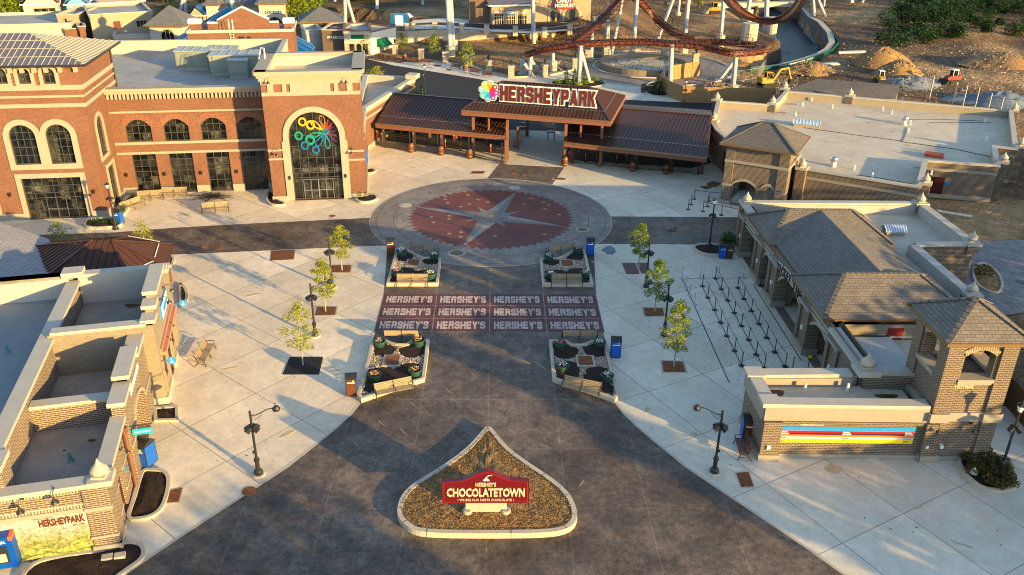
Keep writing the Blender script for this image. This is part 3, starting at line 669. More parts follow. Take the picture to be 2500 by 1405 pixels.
t=grate([(707,873),(789,873),(779,915),(690,915)],'black rubber mats laid round the nearest left tree','rubber',False,.03,'ground_mat')
t=grate([(1518,643),(1551,643),(1561,669),(1530,670)],'left of two brown plates beside the farthest right tree','dark_wood',False,.03,'ground_plate')
t=grate([(1554,643),(1580,643),(1590,668),(1566,668)],'right of two brown plates beside the farthest right tree','dark_wood',False,.03,'ground_plate')
# dark tarp patch and stains beside the road
g=G(1486,611);mb=MB();P=[(1468,612),(1479,604),(1490,602),(1500,607),(1503,615),(1496,622),(1480,620),(1481,616)]
mb.prism([G(*p) for p in P],0,.05);tag(mb.build('tarp','tarp',at=(g.x,g.y,0)),'crumpled dark tarp lying flat near the upper right planter','tarp')
# ================================================================= PLAZA FURNITURE
def kerbring(mb,poly,wd,z0,z1,m=0):
    P=ccw(poly);I=offset(P,wd);n=len(P)
    for i in range(n):
        j=(i+1)%n;mb.hexa([(q.x,q.y,z0) for q in(P[i],P[j],I[j],I[i])]+[(q.x,q.y,z1) for q in(P[i],P[j],I[j],I[i])],m)
    return I
def smooth(poly,it=2):
    P=[V(p[:2]) for p in poly]
    for _ in range(it):
        Q=[]
        for i in range(len(P)): a,b=P[i],P[(i+1)%len(P)];Q+=[a*.75+b*.25,a*.25+b*.75]
        P=Q
    return P
def mound(poly,z0,h,m,name,parent,n=5,rough=.05,seed=0):
    """heaped soil: rings towards the centroid with noise"""
    P=ccw(poly);c=sum(P,V((0,0)))/len(P);mb=MB();N=len(P);R=[]
    for k in range(n+1):
        t=k/n;row=[]
        for p in P:
            q=c+(p-c)*(1-t) if k<n else c;z=z0+h*math.sin(t*PI/2)+noise.noise(V((q.x*2.1+seed,q.y*2.1,1)))*rough*(1 if k else 0)+noise.noise(V((q.x*6+seed,q.y*6,4)))*rough*.6*(1 if k else 0)
            row.append((q.x,q.y,z))
        R.append(row)
    k0=0;mb.v=[v for r in R for v in r]
    for k in range(n):
        for i in range(N): j=(i+1)%N;mb.f.append((k*N+i,k*N+j,(k+1)*N+j,(k+1)*N+i));mb.m.append(0)
    return mb.build(name,m,parent,smooth=True)
def stones(poly,n,z,smin,smax,m,name,parent,excl=()):
    mb=MB();xs=[p[0] for p in poly];ys=[p[1] for p in poly];k=0;tr=0
    while k<n and tr<n*30:
        tr+=1;x=RN.uniform(min(xs),max(xs));y=RN.uniform(min(ys),max(ys))
        if not inpoly(x,y,poly) or any(inpoly(x,y,e) for e in excl): continue
        k+=1;s=RN.uniform(smin,smax);a=RN.random()*PI;c,q=math.cos(a),math.sin(a);b=s*RN.uniform(.5,.9);h=s*RN.uniform(.4,.8)
        mb.mesh([(x+c*s,y+q*s,z),(x-q*b,y+c*b,z+h*.2),(x-c*s,y-q*s,z),(x+q*b,y-c*b,z+h*.1),(x+s*.1,y,z+h)],[(0,1,4),(1,2,4),(2,3,4),(3,0,4)])
    o=mb.build(name,m,parent,uv=False);o['kind']='stuff';return o
# --- flower tub prototype
def tub_proto(kind):
    t=thing('flower_tub',(0,0,0),'tub','flower tub')
    mb=MB();mb.lathe([(.36,0),(.46,.38),(.5,.4),(.5,.5),(.44,.5),(.43,.44)],n=20);mb.build('pot','tub_green',t)
    mb=MB();mb.lathe([(.44,.42),(.3,.47),(.05,.5)],n=14);mb.build('soil','mulch',t)
    fl=MB();lf=MB()
    for i in range(46):
        a=RN.random()*2*PI;r=.33*math.sqrt(RN.random());x,y,z=r*math.cos(a),r*math.sin(a),.5+RN.random()*.12*(1.4-r)
        s=RN.uniform(.03,.05);mi=RN.choice(kind);u=RN.random()*PI
        fl.mesh([(x+s*math.cos(u+q*PI/2.5),y+s*math.sin(u+q*PI/2.5),z+RN.uniform(-.01,.02)) for q in range(5)]+[(x,y,z+.03)],[(0,1,5),(1,2,5),(2,3,5),(3,4,5),(4,0,5)],mi)
        for q in range(2):
            b=RN.random()*2*PI;l=.08;lf.face([(x,y,z-.05),(x+l*math.cos(b),y+l*math.sin(b),z-.03),(x+l*math.cos(b+.6),y+l*math.sin(b+.6),z-.05)])
    fl.build('flowers',['flower_white','flower_purple','flower_red','flower_yellow'],t,uv=False);lf.build('foliage','leaf_mid',t,uv=False);return t
tubp=[tub_proto([0,0,1,0]),tub_proto([0,2,2,3]),tub_proto([0,1,2,3]),tub_proto([0,0,0,3])]
TUBS=[((981,625),0,'flower tub with white and purple blooms at the top of the upper left bed'),((1060.6,633),0,'flower tub with pale blooms at the upper right of the upper left bed'),((969.7,675),2,'flower tub with mixed blooms at the lower left of the upper left bed'),((1051,680),3,'flower tub with white and yellow blooms at the lower right of the upper left bed'),
((1410,619),2,'flower tub with mixed blooms at the top of the upper right bed'),((1339.6,636),0,'flower tub with white and purple blooms at the upper left of the upper right bed'),((1344.8,680),0,'flower tub with purple blooms behind the left half of the upper right bench'),((1428,677),3,'flower tub with white blooms behind the right half of the upper right bench'),
((927,846),2,'flower tub with mixed blooms at the top left of the lower left bed'),((1022,844),1,'flower tub with red blooms at the top right of the lower left bed'),((915.5,927),1,'flower tub with red and white blooms by the left kerb of the lower left bed'),((1013,917),1,'flower tub with red blooms at the right end of the lower left bench'),
((1366.7,850),1,'flower tub with red and purple blooms at the top left of the lower right bed'),((1463.4,848),3,'flower tub with white blooms at the top right of the lower right bed'),((1374,905),0,'flower tub with purple blooms at the left side of the lower right bed'),((1481.8,930),0,'flower tub with white blooms at the right side of the lower right bed')]
usedt=set()
for p,k,l in TUBS:
    g=G(p[0],p[1],.2);L=(g.x,g.y,.22)
    if k in usedt: dup(tubp[k],L,RN.random()*6,l,'green flower tubs in the kerbed beds',(.9,.9,.9))
    else: usedt.add(k);tubp[k].location=L;tubp[k]['label']=l;tubp[k]['group']='green flower tubs in the kerbed beds'
# --- kerbed beds
UL=[G(*p,.3) for p in((978.6,602),(1000,611),(1018,621),(1033.7,628),(1049,627),(1077,630),(1074,662),(1069.6,692),(943.4,692),(950,668),(957,645),(966,610))]
LL=[G(*p,.3) for p in((907.6,829),(941,829),(955,835),(968,839),(992,839),(1007,829),(1048.5,829),(1043,880),(1036.8,924),(960,948),(882,975),(871,962),(884,920),(896,880))]
for P0,nm,ym in((UL,'upper',None),(LL,'lower',None)):
    for s,sn in((1,'left'),(-1,'right')):
        P=[V((s*p.x,p.y)) for p in P0];P=ccw(P);c=sum(P,V((0,0)))/len(P)
        t=thing('flower_bed',(c.x,c.y,0),f'kerbed bed of gravel and dark mulch, {nm} {sn} of four on the road','flower bed','kerbed beds along the axis road')
        mb=MB();I=kerbring(mb,P,.21,0,.32);mb.build('kerb','curb',t)
        mb=MB();mb.prism(I,0,.2);mb.build('gravel_base','gravel_bed',t)
        blobs=[]
        tl=[G(p[0][0],p[0][1],.2) for p in TUBS]
        for g in tl:
            if inpoly(g.x,g.y,P):
                v=V((g.x,g.y));d=(v-c);R=min(1.75,d.length*.62);B=[]
                for i in range(22):
                    a=2*PI*i/22;q=v+V((math.cos(a),math.sin(a)))*R*(1+.12*math.sin(3*a+g.x));
                    # keep inside the kerb
                    for _ in range(14):
                        if inpoly(q.x,q.y,I): break
                        q=v+(q-v)*.86
                    B.append(q)
                blobs.append(B);mound(B,.2,.05,'mulch','mulch',t,rough=.03,seed=g.x)
        stones([(p.x,p.y) for p in I],1700,.2,.05,.12,'gravel','gravel',t,excl=[[(q.x,q.y) for q in B] for B in blobs])
        gm=MB();gx,gy=c.x+(.35 if s>0 else -.35)*s*0,c.y-.1;sz=.95
        gm.box(gx,gy,.18,sz+.3,sz*1.25+.3,.1);gm.build('grate_frame','concrete',t)
        gm=MB();gm.box(gx,gy,.18,sz,sz*1.25,.115)
        for k in range(9): gm.box(gx,gy-sz*.6+k*sz*.15,.29,sz,.05,.02)
        gm.build('grate','rust',t)
# --- benches
def bench_proto(nsec,slat,iron,name='bench',length=1.25):
    t=thing(name,(0,0,0),'bench','bench');W=nsec*length
    for s in range(nsec):
        x0=-W/2+s*length+.03;x1=x0+length-.06;mb=MB()
        for k in range(5): y=-.42+k*.105;mb.box((x0+x1)/2,y,.42,x1-x0,.085,.03)
        mb.build('seat',slat,t);mb=MB()
        for k in range(5):
            z=.5+k*.095;mb.beam((x0,.08+k*.028,z),(x1,.08+k*.028,z),.03,.08)
        mb.build('backrest',slat,t)
    for s in range(nsec+1):
        x=-W/2+s*length;mb=MB()
        mb.tube([(x,-.5,0),(x,-.44,.2),(x,-.38,.4),(x,0,.4),(x,.1,.62),(x,.24,.95)],.03,6);mb.tube([(x,.3,0),(x,.12,.2),(x,.02,.4)],.03,6)
        mb.tube([(x,-.38,.2),(x,-.1,.26),(x,.12,.2)],.018,5)
        if s in(0,nsec): mb.tube([(x,-.4,.4),(x,-.46,.62),(x,-.2,.66),(x,.12,.64)],.028,6)
        else: mb.tube([(x,-.4,.4),(x,-.44,.58),(x,-.2,.62),(x,.12,.6)],.022,6)
        mb.build('leg',iron,t)
    return t
bp=bench_proto(2,'wood_slat','black_metal');bdark=bench_proto(1,'dark_wood','black_metal','dark_bench',1.6)
_ub=set()
def bench(pr,p,rz,label,group,z=0.):
    g=G(*p,z+.2) if isinstance(p[0],(int,float)) and len(p)==2 and p[0]>60 or True else V(p)
    L=(g.x,g.y,z)
    if pr.name in _ub: return dup(pr,L,rz,label,group)
    _ub.add(pr.name);pr.location=L;pr.rotation_euler=(0,0,rz);pr['label']=label
    if group: pr['group']=group
    return pr
GB='slatted double benches on the plaza'
bench(bp,(1007,691),0,'pale slatted double bench in front of the upper left bed',GB)
bench(bp,(1383,691),0,'pale slatted double bench in front of the upper right bed',GB)
bench(bp,(1034,615),rad(180-27),'double bench behind the upper left bed facing the medallion',GB)
bench(bp,(1368,615),rad(180+25),'double bench behind the upper right bed facing the medallion',GB)
bench(bp,(981,826),PI,'double bench behind the lower left bed, its back to the camera',GB)
bench(bp,(1415,826),PI,'double bench behind the lower right bed, its back to the camera',GB)
bench(bp,(962,955),rad(22),'pale double bench set askew in front of the lower left bed',GB)
bench(bp,(1420,952),rad(-22),'tan double bench set askew in front of the lower right bed',GB)
bench(bp,(526,512),rad(13),'lone double bench on the concrete before the brick hall windows',GB)
bench(bp,(368,483),rad(12),'double bench against the brick hall nearest the planted corner',GB)
bench(bp,(426,475),rad(5),'double bench against the brick hall, second from the corner',GB)
bench(bp,(322,505),rad(62),'double bench beside the corner tower, turned towards the plaza',GB)
bench(bp,(497,868),rad(92),'double bench standing end-on before the tan brick shop front',GB)
bench(bdark,(1818,1098),rad(-95),'dark maroon bench against the end wall of the striped building',None)
# --- big solar litter bins
def bin_proto(front,side,name='litter_bin'):
    t=thing(name,(0,0,0),'bin','litter bin')
    mb=MB();mb.box(0,0,.04,.62,.66,1.1);mb.build('body','black_metal',t)
    mb=MB();mb.box(0,-.335,.08,.56,.02,1.02);mb.build('front_panel',front,t)
    mb=MB();mb.box(.315,0,.08,.02,.58,1.02);mb.box(-.315,0,.08,.02,.58,1.02);mb.build('side_panel',side,t)
    mb=MB();n=8;pr=[(-.36+.72*i/n,1.14+.2*math.sin(PI*i/n)) for i in range(n+1)]
    k=[( -.34,y,z) for y,z in pr]+[(.34,y,z) for y,z in pr];mb.mesh(k,[(i,i+1,n+2+i,n+1+i) for i in range(n)]+[tuple(range(n,-1,-1)),tuple(range(n+1,2*n+2))]);mb.build('lid','black_metal',t)
    mb=MB();mb.box(0,-.35,.88,.46,.012,.05);mb.build('label_strip','white_letter',t)
    mb=MB();mb.lathe([(.05,0),(.05,.02)],0,0,0,10);mb2=MB();mb2.mesh([(x+.14,-.352,y*0+1.0+y) if 0 else (x+.14,-.352-z*.5,1.02+y) for x,y,z in mb.v],mb.f);mb2.build('badge','flower_yellow',t)
    return t
b1=bin_proto('brown_panel','blue_panel');b2=bin_proto('blue_panel','blue_panel')
def place(pr,p,rz,label,group=None,used=set(),z=0,sc_=None):
    g=G(*p,z)
    if pr.name in used: return dup(pr,(g.x,g.y,z),rz,label,group,sc_)
    used.add(pr.name);pr.location=(g.x,g.y,z);pr.rotation_euler=(0,0,rz);pr['label']=label
    if group: pr['group']=group
    if sc_: pr.scale=sc_
    return pr
BG='solar litter bins on the plaza';S3=(1.08,1.1,1.16)
place(b1,(860,962),rad(6),'brown faced litter bin left of the lower left bed',BG,sc_=S3);place(b1,(955,620),rad(6),'brown faced litter bin left of the upper left bed',BG,sc_=S3)
place(b2,(1502,869),rad(-4),'blue faced litter bin right of the lower right bed',BG,sc_=S3);place(b2,(1440,620),rad(-4),'blue faced litter bin right of the upper right bed',BG,sc_=S3)
place(b2,(358,1132),rad(-18),'blue faced litter bin against the tan brick wall above the mulch bed',BG,sc_=(1.4,1.4,1.25))
place(b2,(292,548),rad(-10),'blue litter bin at the end of the long planter by the brick tower',BG,sc_=S3)
place(b1,(1824,1068),rad(-8),'black and brown litter bin beside the maroon bench',BG,sc_=(1.2,1.5,1.2))
place(b2,(1762,629),rad(-5),'blue recycling bin on the concrete below the round planted island',BG,sc_=(.9,.9,.95));place(b1,(1779,630),rad(-5),'black litter bin beside the blue recycling bin',BG,sc_=(.85,.9,.95))
# --- street lamps
def lamp_arm():
    t=thing('street_lamp',(0,0,0),'lamp','street lamp')
    mb=MB();mb.lathe([(.36,0),(.36,.1),(.33,.12)],n=20);mb.build('plinth','curb',t)
    mb=MB();mb.lathe([(.24,.12),(.24,.3),(.2,.36),(.13,.42),(.12,.95),(.16,.98),(.16,1.04),(.11,1.08),(.13,1.15),(.08,1.2)],n=14);mb.build('base','black_metal',t)
    mb=MB();mb.lathe([(.075,1.2),(.06,4.1),(.07,4.12),(.06,4.2),(.02,4.26)],n=10);mb.lathe([(.07,0),(.07,.12)],-.1,0,1.5,8);mb.build('pole','black_metal',t)
    mb=MB();mb.tube([(0,0,3.95),(.3,0,3.92),(.6,0,4.05),(.85,0,4.18),(1.2,0,4.22)],.03,7);mb.tube([(0,0,3.65),(.2,0,3.62),(.45,0,3.78),(.62,0,3.98)],.015,5)
    mb.tube([(.05,0,3.9),(.12,0,3.75),(.22,0,3.82),(.17,0,3.9)],.012,5);mb.build('arm','black_metal',t)
    mb=MB();mb.lathe([(.05,.0),(.2,.04),(.22,.16),(.14,.28),(.04,.34)],1.36,0,4.02,8);mb.build('lantern','black_metal',t)
    for a in(35,150,215,325):
        c,s=math.cos(rad(a)),math.sin(rad(a));mb=MB();mb.beam((.1*c,.1*s,3.22),(.38*c,.38*s,3.02),.24,.24);mb.tube([(0,0,3.3),(.14*c,.14*s,3.24)],.03,5);mb.build('spotlight','black_metal',t)
    return t
lp=lamp_arm();LG='black street lamps with curved arms on the plaza'
for p,rz,l in(((632,1160),.25,'curved arm street lamp nearest the camera on the left'),((770,822),.35,'curved arm street lamp beside the middle left tree'),((812,703),.45,'curved arm street lamp beside the farthest left tree'),((1743,1156),PI-.25,'curved arm street lamp nearest the camera on the right'),((1621,823),PI-.35,'curved arm street lamp beside the nearest right tree'),((1577,704),PI-.45,'curved arm street lamp beside the farthest right tree')):
    place(lp,p,rz,l,LG)
def lamp_top():
    t=thing('lantern_lamp',(0,0,0),'lamp','street lamp')
    mb=MB();mb.lathe([(.3,0),(.3,.12),(.22,.13),(.2,.35),(.11,.45),(.1,.9),(.13,.95),(.07,1.05)],n=12);mb.build('base','black_metal',t)
    mb=MB();mb.lathe([(.07,1.05),(.055,3.9),(.12,3.95),(.05,4.0)],n=10);mb.build('pole','black_metal',t)
    for a in(30,150,270):
        c,s=math.cos(rad(a)),math.sin(rad(a));mb=MB();mb.beam((.08*c,.08*s,3.1),(.32*c,.32*s,2.92),.2,.2);mb.build('spotlight','black_metal',t)
    mb=MB();mb.lathe([(.1,4.0),(.2,4.35)],n=6);mb.build('glass_panel','lens',t)
    mb=MB();mb.lathe([(.24,4.35),(.24,4.39),(.1,4.5),(.03,4.55),(.02,4.66)],n=6);mb.lathe([(.12,3.96),(.12,4.02)],n=6);mb.build('lantern_cap','black_metal',t)
    return t
lt=lamp_top();LT='black lantern topped lamps'
for p,l,s in(((1731,606),'lantern topped lamp on the round planted island by the ticket hall',1.05),((2438,1166),'lantern topped lamp in the planted island at the right edge',1.1),((283,560),'lantern topped lamp by the blue bin before the brick tower',1.),((1038,232),'lantern topped lamp behind the left gate roof',1.),((1668,272),'lantern topped lamp on the dark asphalt behind the right gate roof',1.)):
    place(lt,p,RN.random(),l,LT,sc_=(s,s,s))
# --- stanchions and belts
def stanch(m='black_metal'):
    t=thing('barrier_post',(0,0,0),'post','barrier post');mb=MB();mb.lathe([(.22,0),(.22,.03),(.05,.06)],n=16);mb.build('foot',m,t)
    mb=MB();mb.lathe([(.035,.05),(.035,.95),(.045,.96),(.045,1.05),(.02,1.07)],n=8);mb.build('post',m,t);return t
sp=stanch();sg=stanch('support_grey')
def z6(x,y): return (1640+x/4.39,640+y/4.39)
cols=[[(327,262),(385,384),(460,516),(523,652),(588,796),(673,955),(747,1112)],[(467,178),(530,293),(598,415),(669,548),(746,688),(823,838),(903,996),(990,1142)],[(707,279),(771,398),(852,527),(932,666),(1016,815),(1103,968),(1213,1123)]]
nth=['farthest','second','third','fourth','fifth','sixth','seventh','nearest'];cn=['left','middle','right']
def belt(a,b,m,label,z=1.0):
    mb=MB();A,B=V((a.x,a.y,z)),V((b.x,b.y,z));d=(B-A).normalized();mb.beam(A+d*.05,B-d*.05,.008,.05)
    o=mb.build('barrier_belt',m,at=(a.x,a.y,0),uv=False);tag(o,label,'barrier belt','belts between the queue posts');return o
for ci,c in enumerate(cols):
    gs=[G(*z6(*p)) for p in c]
    for i,p in enumerate(c):
        l='nearest' if i==len(c)-1 else nth[i]
        place(sp,z6(*p),0,f'{l} black post of the {cn[ci]} queue row before the ticket arches','black queue posts before the ticket arches')
    for i in range(len(gs)-1): belt(gs[i],gs[i+1],'black_metal',f'black belt from the {nth[i]} post of the {cn[ci]} queue row')
gr_=[(110,178),(305,175),(500,172),(765,172),(152,272),(190,360),(242,462)]
gl=['pale post at the far left corner of the queue','pale post second along the back of the queue','pale post third along the back of the queue','pale post at the right of the queue back, near the arches','pale post next down from the far left corner','pale post third down the left side of the queue','pale post lowest on the left side of the queue']
for p,l in zip(gr_,gl): place(sg,z6(*p),0,l,'pale queue posts')
for p,l in(((952,258),'lone black post at the foot of the second ticket pier'),((1290,1165),'black post beside the roof of the striped building'),((1452,1175),'black post with yellow sign near the last ticket arch')): place(sp,z6(*p),0,l,'black queue posts before the ticket arches')
g=G(*z6(1452,1175));mb=MB();mb.box(g.x,g.y,1.05,.3,.03,.22);tag(mb.build('post_sign','flower_yellow',at=(g.x,g.y,1.05)),'small yellow sign on a black post near the last ticket arch','sign')
up=[(1695,487),(1731,492),(1727,505),(1687,500),(1680,512),(1716,517),(1761,526)]
ul=['upper left post of the red roped queue','post next right of the upper left one in the red roped queue','centre post of the red roped queue','post at the left bend of the red roped queue','outermost left post of the red roped queue','lower middle post of the red roped queue','lowest post of the red roped queue by the brown brick tower']
for p,l in zip(up,ul): place(sp,p,0,l,'posts of the red roped queue')
ug=[G(*p) for p in up]
for a,b,k in((0,1,'top'),(0,3,'upper left'),(3,4,'outer left'),(2,1,'inner'),(2,5,'middle'),(5,6,'lower')): belt(ug[a],ug[b],'maroon',f'dark red belt at the {k} side of the small roped queue')
belt(ug[1],G(1768,495),'maroon','dark red belt running from the small queue to the brick tower');belt(ug[6],G(1800,535),'maroon','dark red belt running from the lowest post past the tower foot')
# thin dark strips and dashes on the paving
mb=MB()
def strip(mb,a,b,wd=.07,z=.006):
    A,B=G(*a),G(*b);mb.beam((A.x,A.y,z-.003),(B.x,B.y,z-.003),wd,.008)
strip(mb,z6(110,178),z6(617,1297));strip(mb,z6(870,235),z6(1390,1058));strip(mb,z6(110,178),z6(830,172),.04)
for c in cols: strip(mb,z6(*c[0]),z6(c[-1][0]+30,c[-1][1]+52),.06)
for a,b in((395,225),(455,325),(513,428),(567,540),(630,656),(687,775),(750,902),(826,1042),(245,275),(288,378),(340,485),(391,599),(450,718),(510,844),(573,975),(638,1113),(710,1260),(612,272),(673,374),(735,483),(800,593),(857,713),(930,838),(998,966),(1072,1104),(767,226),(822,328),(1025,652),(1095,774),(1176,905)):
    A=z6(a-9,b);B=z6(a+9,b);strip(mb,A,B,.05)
struct('paving_strips',mb,'rubber')
# ================================================================= BRICK HALL (left)
A75=rad(7.5);E7=V((math.cos(A75),math.sin(A75)));N7=V((-math.sin(A75),math.cos(A75)))
K1=V((-37.0,-.35))
hall=thing('brick_hall',(K1.x,K1.y,0),'large red brick hall with corner tower, arched windows and flat roofs','building')
def wx(a): return max(p[0] for p in a)
def bands(wl,lst,parent,u0=0,u1=None,name='stone_band',m='cream_stone',w1=.1):
    for z0,z1,*r in lst:
        mb=MB();wl.box(mb,u0,wl.L+ (w1 if u1 is None else 0) if u1 is None else u1,z0,z1,-.02,r[0] if r else w1);mb.build(name,m,parent)
def grow(o,d,base=True):
    """outline enlarged by d (arch outlines starting with two base points)"""
    us=[p[0] for p in o];zs=[p[1] for p in o];cu=(min(us)+max(us))/2;W=(max(us)-min(us))/2;z0=min(zs);zt=max(zs)
    out=[(o[0][0]-d,z0-(d if base else 0)),(o[1][0]+d,z0-(d if base else 0))]
    zs0=o[2][1]
    for u,z in o[2:]:
        k=(u-cu)/W;out.append((u+d*k,z+(d*(1-abs(k)**2)**.5 if zt>zs0+.05 else d)))
    return out
def growr(o,d,base=0): (a,z0),(b,_),(_,z1)=o[0],o[1],o[2];return [(a-d,z0-base),(b+d,z0-base),(b+d,z1+d),(a-d,z1+d)]
# --- corner tower
TL=Wall(K1-E7*20,K1);TS=Wall(K1,K1+N7*10.2);zt=14.6
ops=[];wins=[]
for xl,xr,yb,yt,xm in((39,103,403,305,60),(127.5,188,400.5,303.5,145)):
    u0,z0=TL.uz(xl,yb);u1=TL.uz(xr,yb-.5)[0];z1=TL.uz(xm,yt)[1];wins.append((arch(u0,u1,z0,z1-(u1-u0)/2,z1),'a'))
u0,z0=TL.uz(76,541);u1=TL.uz(218,534)[0];z1=TL.uz(135,434)[1];wins.append((rect(u0,u1,.05,z1),'s'))
wins.append((rect(u0-9.3,TL.uz(-2,538)[0],.05,z1),'s2'))
for xl,xr in((-11,21),(48,78),(108,138)):
    u0,z0=TL.uz(xl,205);u1=TL.uz(xr,205)[0];z1=TL.uz((xl+xr)/2-2,166)[1];wins.append((arch(u0,u1,z0,z1-(u1-u0)/2,z1,10),'t'))
a0=wins[0][0];dx=wins[1][0][0][0]-a0[0][0]
mb=MB();TL.panel(mb,rect(0,TL.L,0,zt),[w_[0] for w_ in wins])
for w_ in wins: TL.reveal(mb,w_[0],0,-.45)
sw=[]
u0,z0=TS.uz(249,381);u1=TS.uz(263,369)[0];z1=TS.uz(239,283)[1];sw.append(arch(u0,u1,wins[0][0][0][1],wins[0][0][2][1],max(p[1] for p in wins[0][0])))
u0=TS.uz(279,496)[0];u1=TS.uz(290,488)[0];sw.append(rect(max(.5,u0),u1+.4,.05,wins[2][0][2][1]))
TS.panel(mb,rect(0,TS.L,0,zt),sw)
for w_ in sw: TS.reveal(mb,w_,0,-.45)
bk=K1-E7*20+N7*10.2;mb.face([(TS.B.x,TS.B.y,0),(bk.x,bk.y,0),(bk.x,bk.y,zt),(TS.B.x,TS.B.y,zt)]);mb.face([(bk.x,bk.y,0),(TL.A.x,TL.A.y,0),(TL.A.x,TL.A.y,zt),(bk.x,bk.y,zt)])
mb.build('wall','red_brick',hall)
for w_,k in wins:
    if k=='a': window(hall,TL,w_,(.25,.5,.75),(.22,.42,.62,.8))
    elif k=='t': window(hall,TL,w_,(.5,),(.55,),fr=.1)
    elif k=='s': window(hall,TL,w_,(1/6,2/6,.5,4/6,5/6),(.2,.5,.62,.8),spandrels=((.63,.78),),doors=((.33,.67,.52),))
    else: window(hall,TL,w_,(.25,.5,.75),(.2,.5,.62,.8),spandrels=((.63,.78),))
window(hall,TS,sw[0],(.33,.66),(.22,.42,.62,.8));window(hall,TS,sw[1],(.33,.66),(.2,.5,.62,.8),spandrels=((.63,.78),))
mb=MB()
a,b=wins[0][0],wins[1][0];c0=(a[1][0]+b[0][0])/2
for o in(a,b):
    g=grow(o,.5);g=[(max(u,c0) if o is b else min(u,c0),z) for u,z in g];TL.ring(mb,o,g,-.02,.09)
for o in[w_[0] for w_ in wins[4:]]: TL.ring(mb,o,grow(o,.32),-.02,.09)
for o in(wins[2][0],wins[3][0]): TL.ring(mb,o,growr(o,.45,0),-.02,.09)
TS.ring(mb,sw[0],grow(sw[0],.4),-.02,.09);TS.ring(mb,sw[1],growr(sw[1],.4),-.02,.09)
mb.build('window_surround','cream_stone',hall)
zz=lambda y:TL.uz(120,y)[1]
for wl,u1 in((TL,None),(TS,TS.L)):
    bands(wl,[(zz(220),zz(208),.16),(zz(238.5),zz(233)),(zz(262.5),zz(253))],hall,0,u1)
mb=MB();w0=wins[2][0];w1_=wins[3][0]
for s0,s1 in((0,w1_[0][0]-.45),(w1_[1][0]+.45,w0[0][0]-.45),(w0[1][0]+.45,TL.L+.08)): TL.box(mb,s0,s1,0,.62,-.02,.1)
TS.box(mb,0,sw[1][0][0]-.4,0,.62,-.02,.1);TS.box(mb,sw[1][1][0]+.4,TS.L,0,.62,-.02,.1);mb.build('plinth','cream_stone',hall)
mb=MB()
for x in(22,51,81,110,145,183): u=TL.uz(x,157)[0];TL.box(mb,u-.16,u+.16,zt-.75,zt-.12,-.02,.35);TL.box(mb,u-.22,u+.22,zt-.3,zt-.1,-.02,.5)
mb.build('eaves_bracket','cream_stone',hall)
# roof of the tower
ov=.9;e=[K1+E7*ov-N7*ov,K1+E7*ov+N7*(10.2+ov),K1-E7*20+N7*(10.2+ov),K1-E7*20-N7*ov]
r1=GY(88,78,K1.y+5.1);zr=min(17.6,max(16.,r1.z));R1=K1-E7*5.3+N7*5.1;R2=K1-E7*14.7+N7*5.1
P=lambda v,z:(v.x,v.y,z)
mb=MB();F1=[P(e[3],zt),P(e[0],zt),P(R1,zr),P(R2,zr)];F2=[P(e[0],zt),P(e[1],zt),P(R1,zr)];F3=[P(e[1],zt),P(e[2],zt),P(R2,zr),P(R1,zr)]
for f in(F1,F2,F3): mb.face(f)
mb.face([P(q,zt) for q in e[::-1]]);mb.build('roof','metal_grey',hall)
mb=MB();[ribs(mb,f,.55,.06,.05) for f in(F1,F2,F3)]
for k in(.25,.5,.75):
    for f in(F1,F2): 
        a=V(f[0]).lerp(V(f[-1]),k);b=V(f[1]).lerp(V(f[2]),k);mb.beam(a+V((0,0,.03)),b+V((0,0,.03)),.05,.04)
mb.build('roof_seams','seam_light',hall)
mb=MB()
for a,b in((e[3],e[0]),(e[0],e[1])): mb.beam(P(a,zt-.06),P(b,zt-.06),.14,.2)
mb.build('gutter','black_metal',hall)
mb=MB();a=TS.xy(TS.L-.2,.12);mb.tube([P(a,zt-.3),P(a,8.)],.1,6)
mb.build('downspout','black_metal',hall)
sconce(hall,TL,TL.uz(30,491)[0],2.6);sconce(hall,TL,TL.uz(234,484)[0],2.6)
# --- wing
W0=K1+N7*6.3;WW=Wall(W0,W0+E7*15.2);zw=10.8
wins=[]
for (xl,yl,xr,xt,yt) in((312,347,374,338,292),(404,345,465,431,290),(494,342.5,555,521,287),(582,341,644,611,285)):
    u0,z0=WW.uz(xl,yl);u1=WW.uz(xr,yl-1)[0];z1=WW.uz(xt,yt)[1];wins.append((seg(u0,u1,z0,z1-.75,z1),'a'))
for (xl,yl,xr,xt,yt) in((337,465.5,394.6,351,376.6),(426,466,483,440,373),(515,466,571,531,370),(601,466,658,618,367.5)):
    u0=WW.uz(xl,yl)[0];u1=WW.uz(xr,yl)[0];z1=WW.uz(xt,yt)[1];wins.append((rect(u0,u1,.05,z1),'s'))
zs1=sum(w_[0][2][1] for w_ in wins[4:])/4
mb=MB();WW.panel(mb,rect(0,WW.L,0,zw),[w_[0] for w_ in wins])
for w_ in wins: WW.reveal(mb,w_[0],0,-.45)
mb.build('wall','red_brick',hall)
for w_,k in wins:
    if k=='a': window(hall,WW,w_,(.25,.5,.75),(.36,.7))
    else: window(hall,WW,w_,(.33,.67),(.28,.55,.68,.84),spandrels=((.69,.83),(0.02,.09)))
mb=MB()
for w_,k in wins[:4]:
    g=[(u+(.35 if u>(w_[0][0]+w_[1][0])/2 else -.35),z+.55) for u,z in w_[2:]]
    for i in range(len(g)-1):
        a,b,c,d=w_[2+i],w_[3+i],g[i+1],g[i];mb.face([WW.p(*a,.05),WW.p(*b,.05),WW.p(*c,.05),WW.p(*d,.05)]);mb.face([WW.p(*d,.05),WW.p(*c,.05),WW.p(*c,0),WW.p(*d,0)])
mb.build('arch_course','soldier_red',hall)
z_=lambda x,y:WW.uz(x,y)[1]
sill=wins[0][0][0][1]
